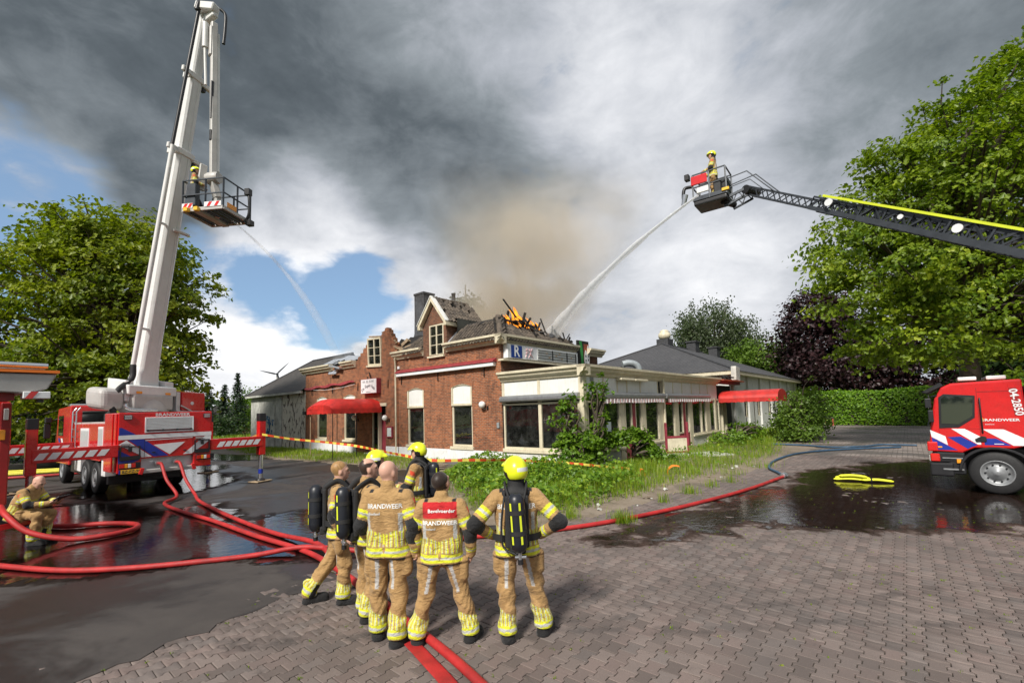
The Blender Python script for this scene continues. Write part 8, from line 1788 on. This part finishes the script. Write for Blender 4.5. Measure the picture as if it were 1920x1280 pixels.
# ---- water jets
m, g = new_mat('water_spray')
co = g.n('ShaderNodeNewGeometry').outputs['Position']
al = g.n('ShaderNodeAttribute', attribute_name='dens').outputs['Fac']
lw = g.n('ShaderNodeLayerWeight', {'Blend': .35}).outputs['Facing']
ns = g.ss(g.noise(co, 3.2, 5, .65, .5), .18, .50)
a_ = g.math('MULTIPLY', g.math('MULTIPLY', al, ns), g.ss(lw, .95, .25), clamp=True)
wb_ = g.n('ShaderNodeMixShader', {0: .5, 1: g.n('ShaderNodeBsdfDiffuse', {0: (.92, .94, .96, 1)}).outputs[0], 2: g.n('ShaderNodeBsdfTranslucent', {0: (.92, .94, .96, 1)}).outputs[0]})
finish(g, g.n('ShaderNodeMixShader', {0: a_, 1: g.n('ShaderNodeBsdfTransparent').outputs[0], 2: wb_.outputs[0]}).outputs[0])
def jet(label, a, b_, sag, r0, r1, d0, d1, seed):
    a, b_ = np.array(a), np.array(b_); t = np.linspace(0, 1, 70); P = a+(b_-a)*t[:, None]; P[:, 2] += sag*4*t*(1-t); rs = np.random.RandomState(seed)
    rad = (r0+(r1-r0)*t**1.3)*(1+.18*np.convolve(rs.normal(size=76), np.ones(7)/7, 'valid')*2.2)
    bm = MB(); bm.tube(P, rad, 10, cap=False); me = bm.mesh('water_jet', 'water_spray')
    dn = np.repeat(d0+(d1-d0)*t, 10); at2 = me.attributes.new('dens', 'FLOAT', 'POINT'); at2.data.foreach_set('value', dn.astype(np.float32))
    o = link(bpy.data.objects.new('water_jet', me)); tag(o, label, 'water')
    n = 260; tt = rs.rand(n); Pd = a+(b_-a)*tt[:, None]; Pd[:, 2] += sag*4*tt*(1-tt); Pd += rs.normal(size=(n, 3))*(.03+.22*tt**1.5)[:, None]; Pd[:, 2] -= .15*tt*rs.rand(n)
    me = leaf_mesh('droplets', Pd, unit(rs.normal(size=(n, 3))), .022*(.5+rs.rand(n)), 'globe_glass', rs.rand(n), seed=seed); tag(link(bpy.data.objects.new('droplets', me), o), kind='stuff')
jet('bright water jet from the ladder cage onto the burning roof', (6.30, 14.62, 9.2), tuple(HW(5.6, 6.0, 5.9)), .55, .038, .40, 1.0, .36, 1)
jet('faint water jet from the boom platform onto the collapsed roof', (-10.15, 16.4, 9.6), tuple(HW(1.2, 20.5, 5.9)), 1.0, .028, .42, .30, .07, 2)

# ---- fire on the roof
m, g = new_mat('flame')
co = g.n('ShaderNodeTexCoord').outputs['Object']
nz = g.noise(co, 5, 5, .65, .8)
rp = g.n('ShaderNodeValToRGB', {0: nz}); rp.color_ramp.elements[0].color = (.95, .16, .008, 1); rp.color_ramp.elements[1].color = (1, .42, .04, 1); rp.color_ramp.elements[0].position = .35; rp.color_ramp.elements[1].position = .62
lw = g.n('ShaderNodeLayerWeight', {'Blend': .5}).outputs['Facing']
al = g.math('MULTIPLY', g.ss(lw, .95, .35), g.ss(nz, .25, .5))
finish(g, g.n('ShaderNodeMixShader', {0: al, 1: g.n('ShaderNodeBsdfTransparent').outputs[0], 2: g.n('ShaderNodeEmission', {0: rp.outputs[0], 1: 1.7}).outputs[0]}).outputs[0])
fm = thing('roof_fire', 'orange flames licking through the tiles behind the hip', 'flames', tuple(HW(2.25, 4.95, 6.62)), HROT); fm.scale = (.85, .6, .85)
rs = np.random.RandomState(7)
for k, (x, y, hgt, r) in enumerate(((-.55, -.05, .75, .14), (-.25, -.1, .95, .17), (.05, -.05, .75, .18), (.35, 0, .55, .16), (-.8, .1, .45, .12), (.65, .05, .35, .12), (.15, .2, 1.0, .13), (1.5, .1, .4, .12), (1.9, .0, .3, .10), (-1.0, .0, .35, .09), (.9, -.1, .45, .11))):
    P = spline([(x, y, -.25), (x-.05, y, hgt*.3), (x-.22+rs.normal()*.06, y, hgt*.7), (x-.38+rs.normal()*.05, y, hgt)], 5); one('flame', 'flame', fm, lambda b: b.tube(P, r*np.array([.6]+list(np.linspace(1, .08, len(P)-1))), 8))
bpk = thing('burning_plank', 'charred plank burning upright out of the roof', 'plank', tuple(HW(2.35, 4.9, 6.5)), HROT)
one('plank', 'charred', bpk, lambda b: b.bar((.25, .0, -.1), (-1.45, -.1, 1.15), .06, .05))

# ---- smoke
def smoke(name, label, c, size, rz, dens, colr, expr, ns=(.32, .9), thr=(.42, .72)):
    o = thing(name, label, 'smoke', c, rz) if False else None
    b = MB(); b.box(-1, 1, -1, 1, -1, 1); ob = b.build(name, None or new_smoke(name+'_volume', dens, colr, ns, thr, size, expr)); ob.location = c; ob.rotation_euler = (0, 0, rz); ob.scale = size
    return tag(ob, label, kind='stuff')
def new_smoke(name, dens, colr, ns, thr, size, expr):
    m, g = new_mat(name); co = g.n('ShaderNodeTexCoord').outputs['Object']
    wp = g.n('ShaderNodeNewGeometry').outputs['Position']
    sp = g.n('ShaderNodeSeparateXYZ', {0: co}); x, y, z = sp.outputs
    # plume: narrow at the base, spreading and drifting with height
    h = g.ss(z, -1, 1, 0, 1, False)
    cx = g.math('MULTIPLY', h, expr[0]); rx = g.math('ADD', expr[1], g.math('MULTIPLY', h, expr[2]))
    dx = g.math('DIVIDE', g.math('SUBTRACT', g.math('SUBTRACT', x, expr[3]), cx), rx); dy = g.math('DIVIDE', y, g.math('ADD', .45, g.math('MULTIPLY', h, .40)))
    r2 = g.math('SQRT', g.math('ADD', g.math('MULTIPLY', dx, dx), g.math('MULTIPLY', dy, dy)))
    body = g.ss(r2, 1.0, .15); body = g.math('MULTIPLY', body, g.math('MULTIPLY', g.ss(h, 1.0, .35), g.math('ADD', 1.0, g.ss(h, .42, .04, 0, 3.0))))
    n_ = g.noise(wp, ns[0], 3, .55, .4)
    dn = g.math('MULTIPLY', g.math('MULTIPLY', g.ss(n_, *thr), body), dens)
    v = g.n('ShaderNodeVolumePrincipled', {'Color': (*colr, 1), 'Density': dn, 'Anisotropy': .2})
    o = g.n('ShaderNodeOutputMaterial', {1: v.outputs[0]}); return m
smoke('smoke', 'brown smoke plume rising from the burning roof', tuple(HW(6.2, 7.6, 11.6)), (8.6, 4.6, 6.2), HROT-.75, .95, (.97, .86, .70), (.42, .44, .70, -.16), thr=(.22, .62))
smoke('smoke', 'thin grey smoke drifting round the chimney', tuple(HW(4.2, 13.0, 8.4)), (2.8, 5.2, 3.4), HROT, .45, (.90, .84, .78), (.15, .6, .3, -.1))
smoke('smoke', 'pale smoke over the collapsed end of the roof', tuple(HW(2.2, 20.0, 6.9)), (2.4, 4.0, 1.5), HROT, .9, (.75, .80, .86), (.15, .6, .3, -.1))
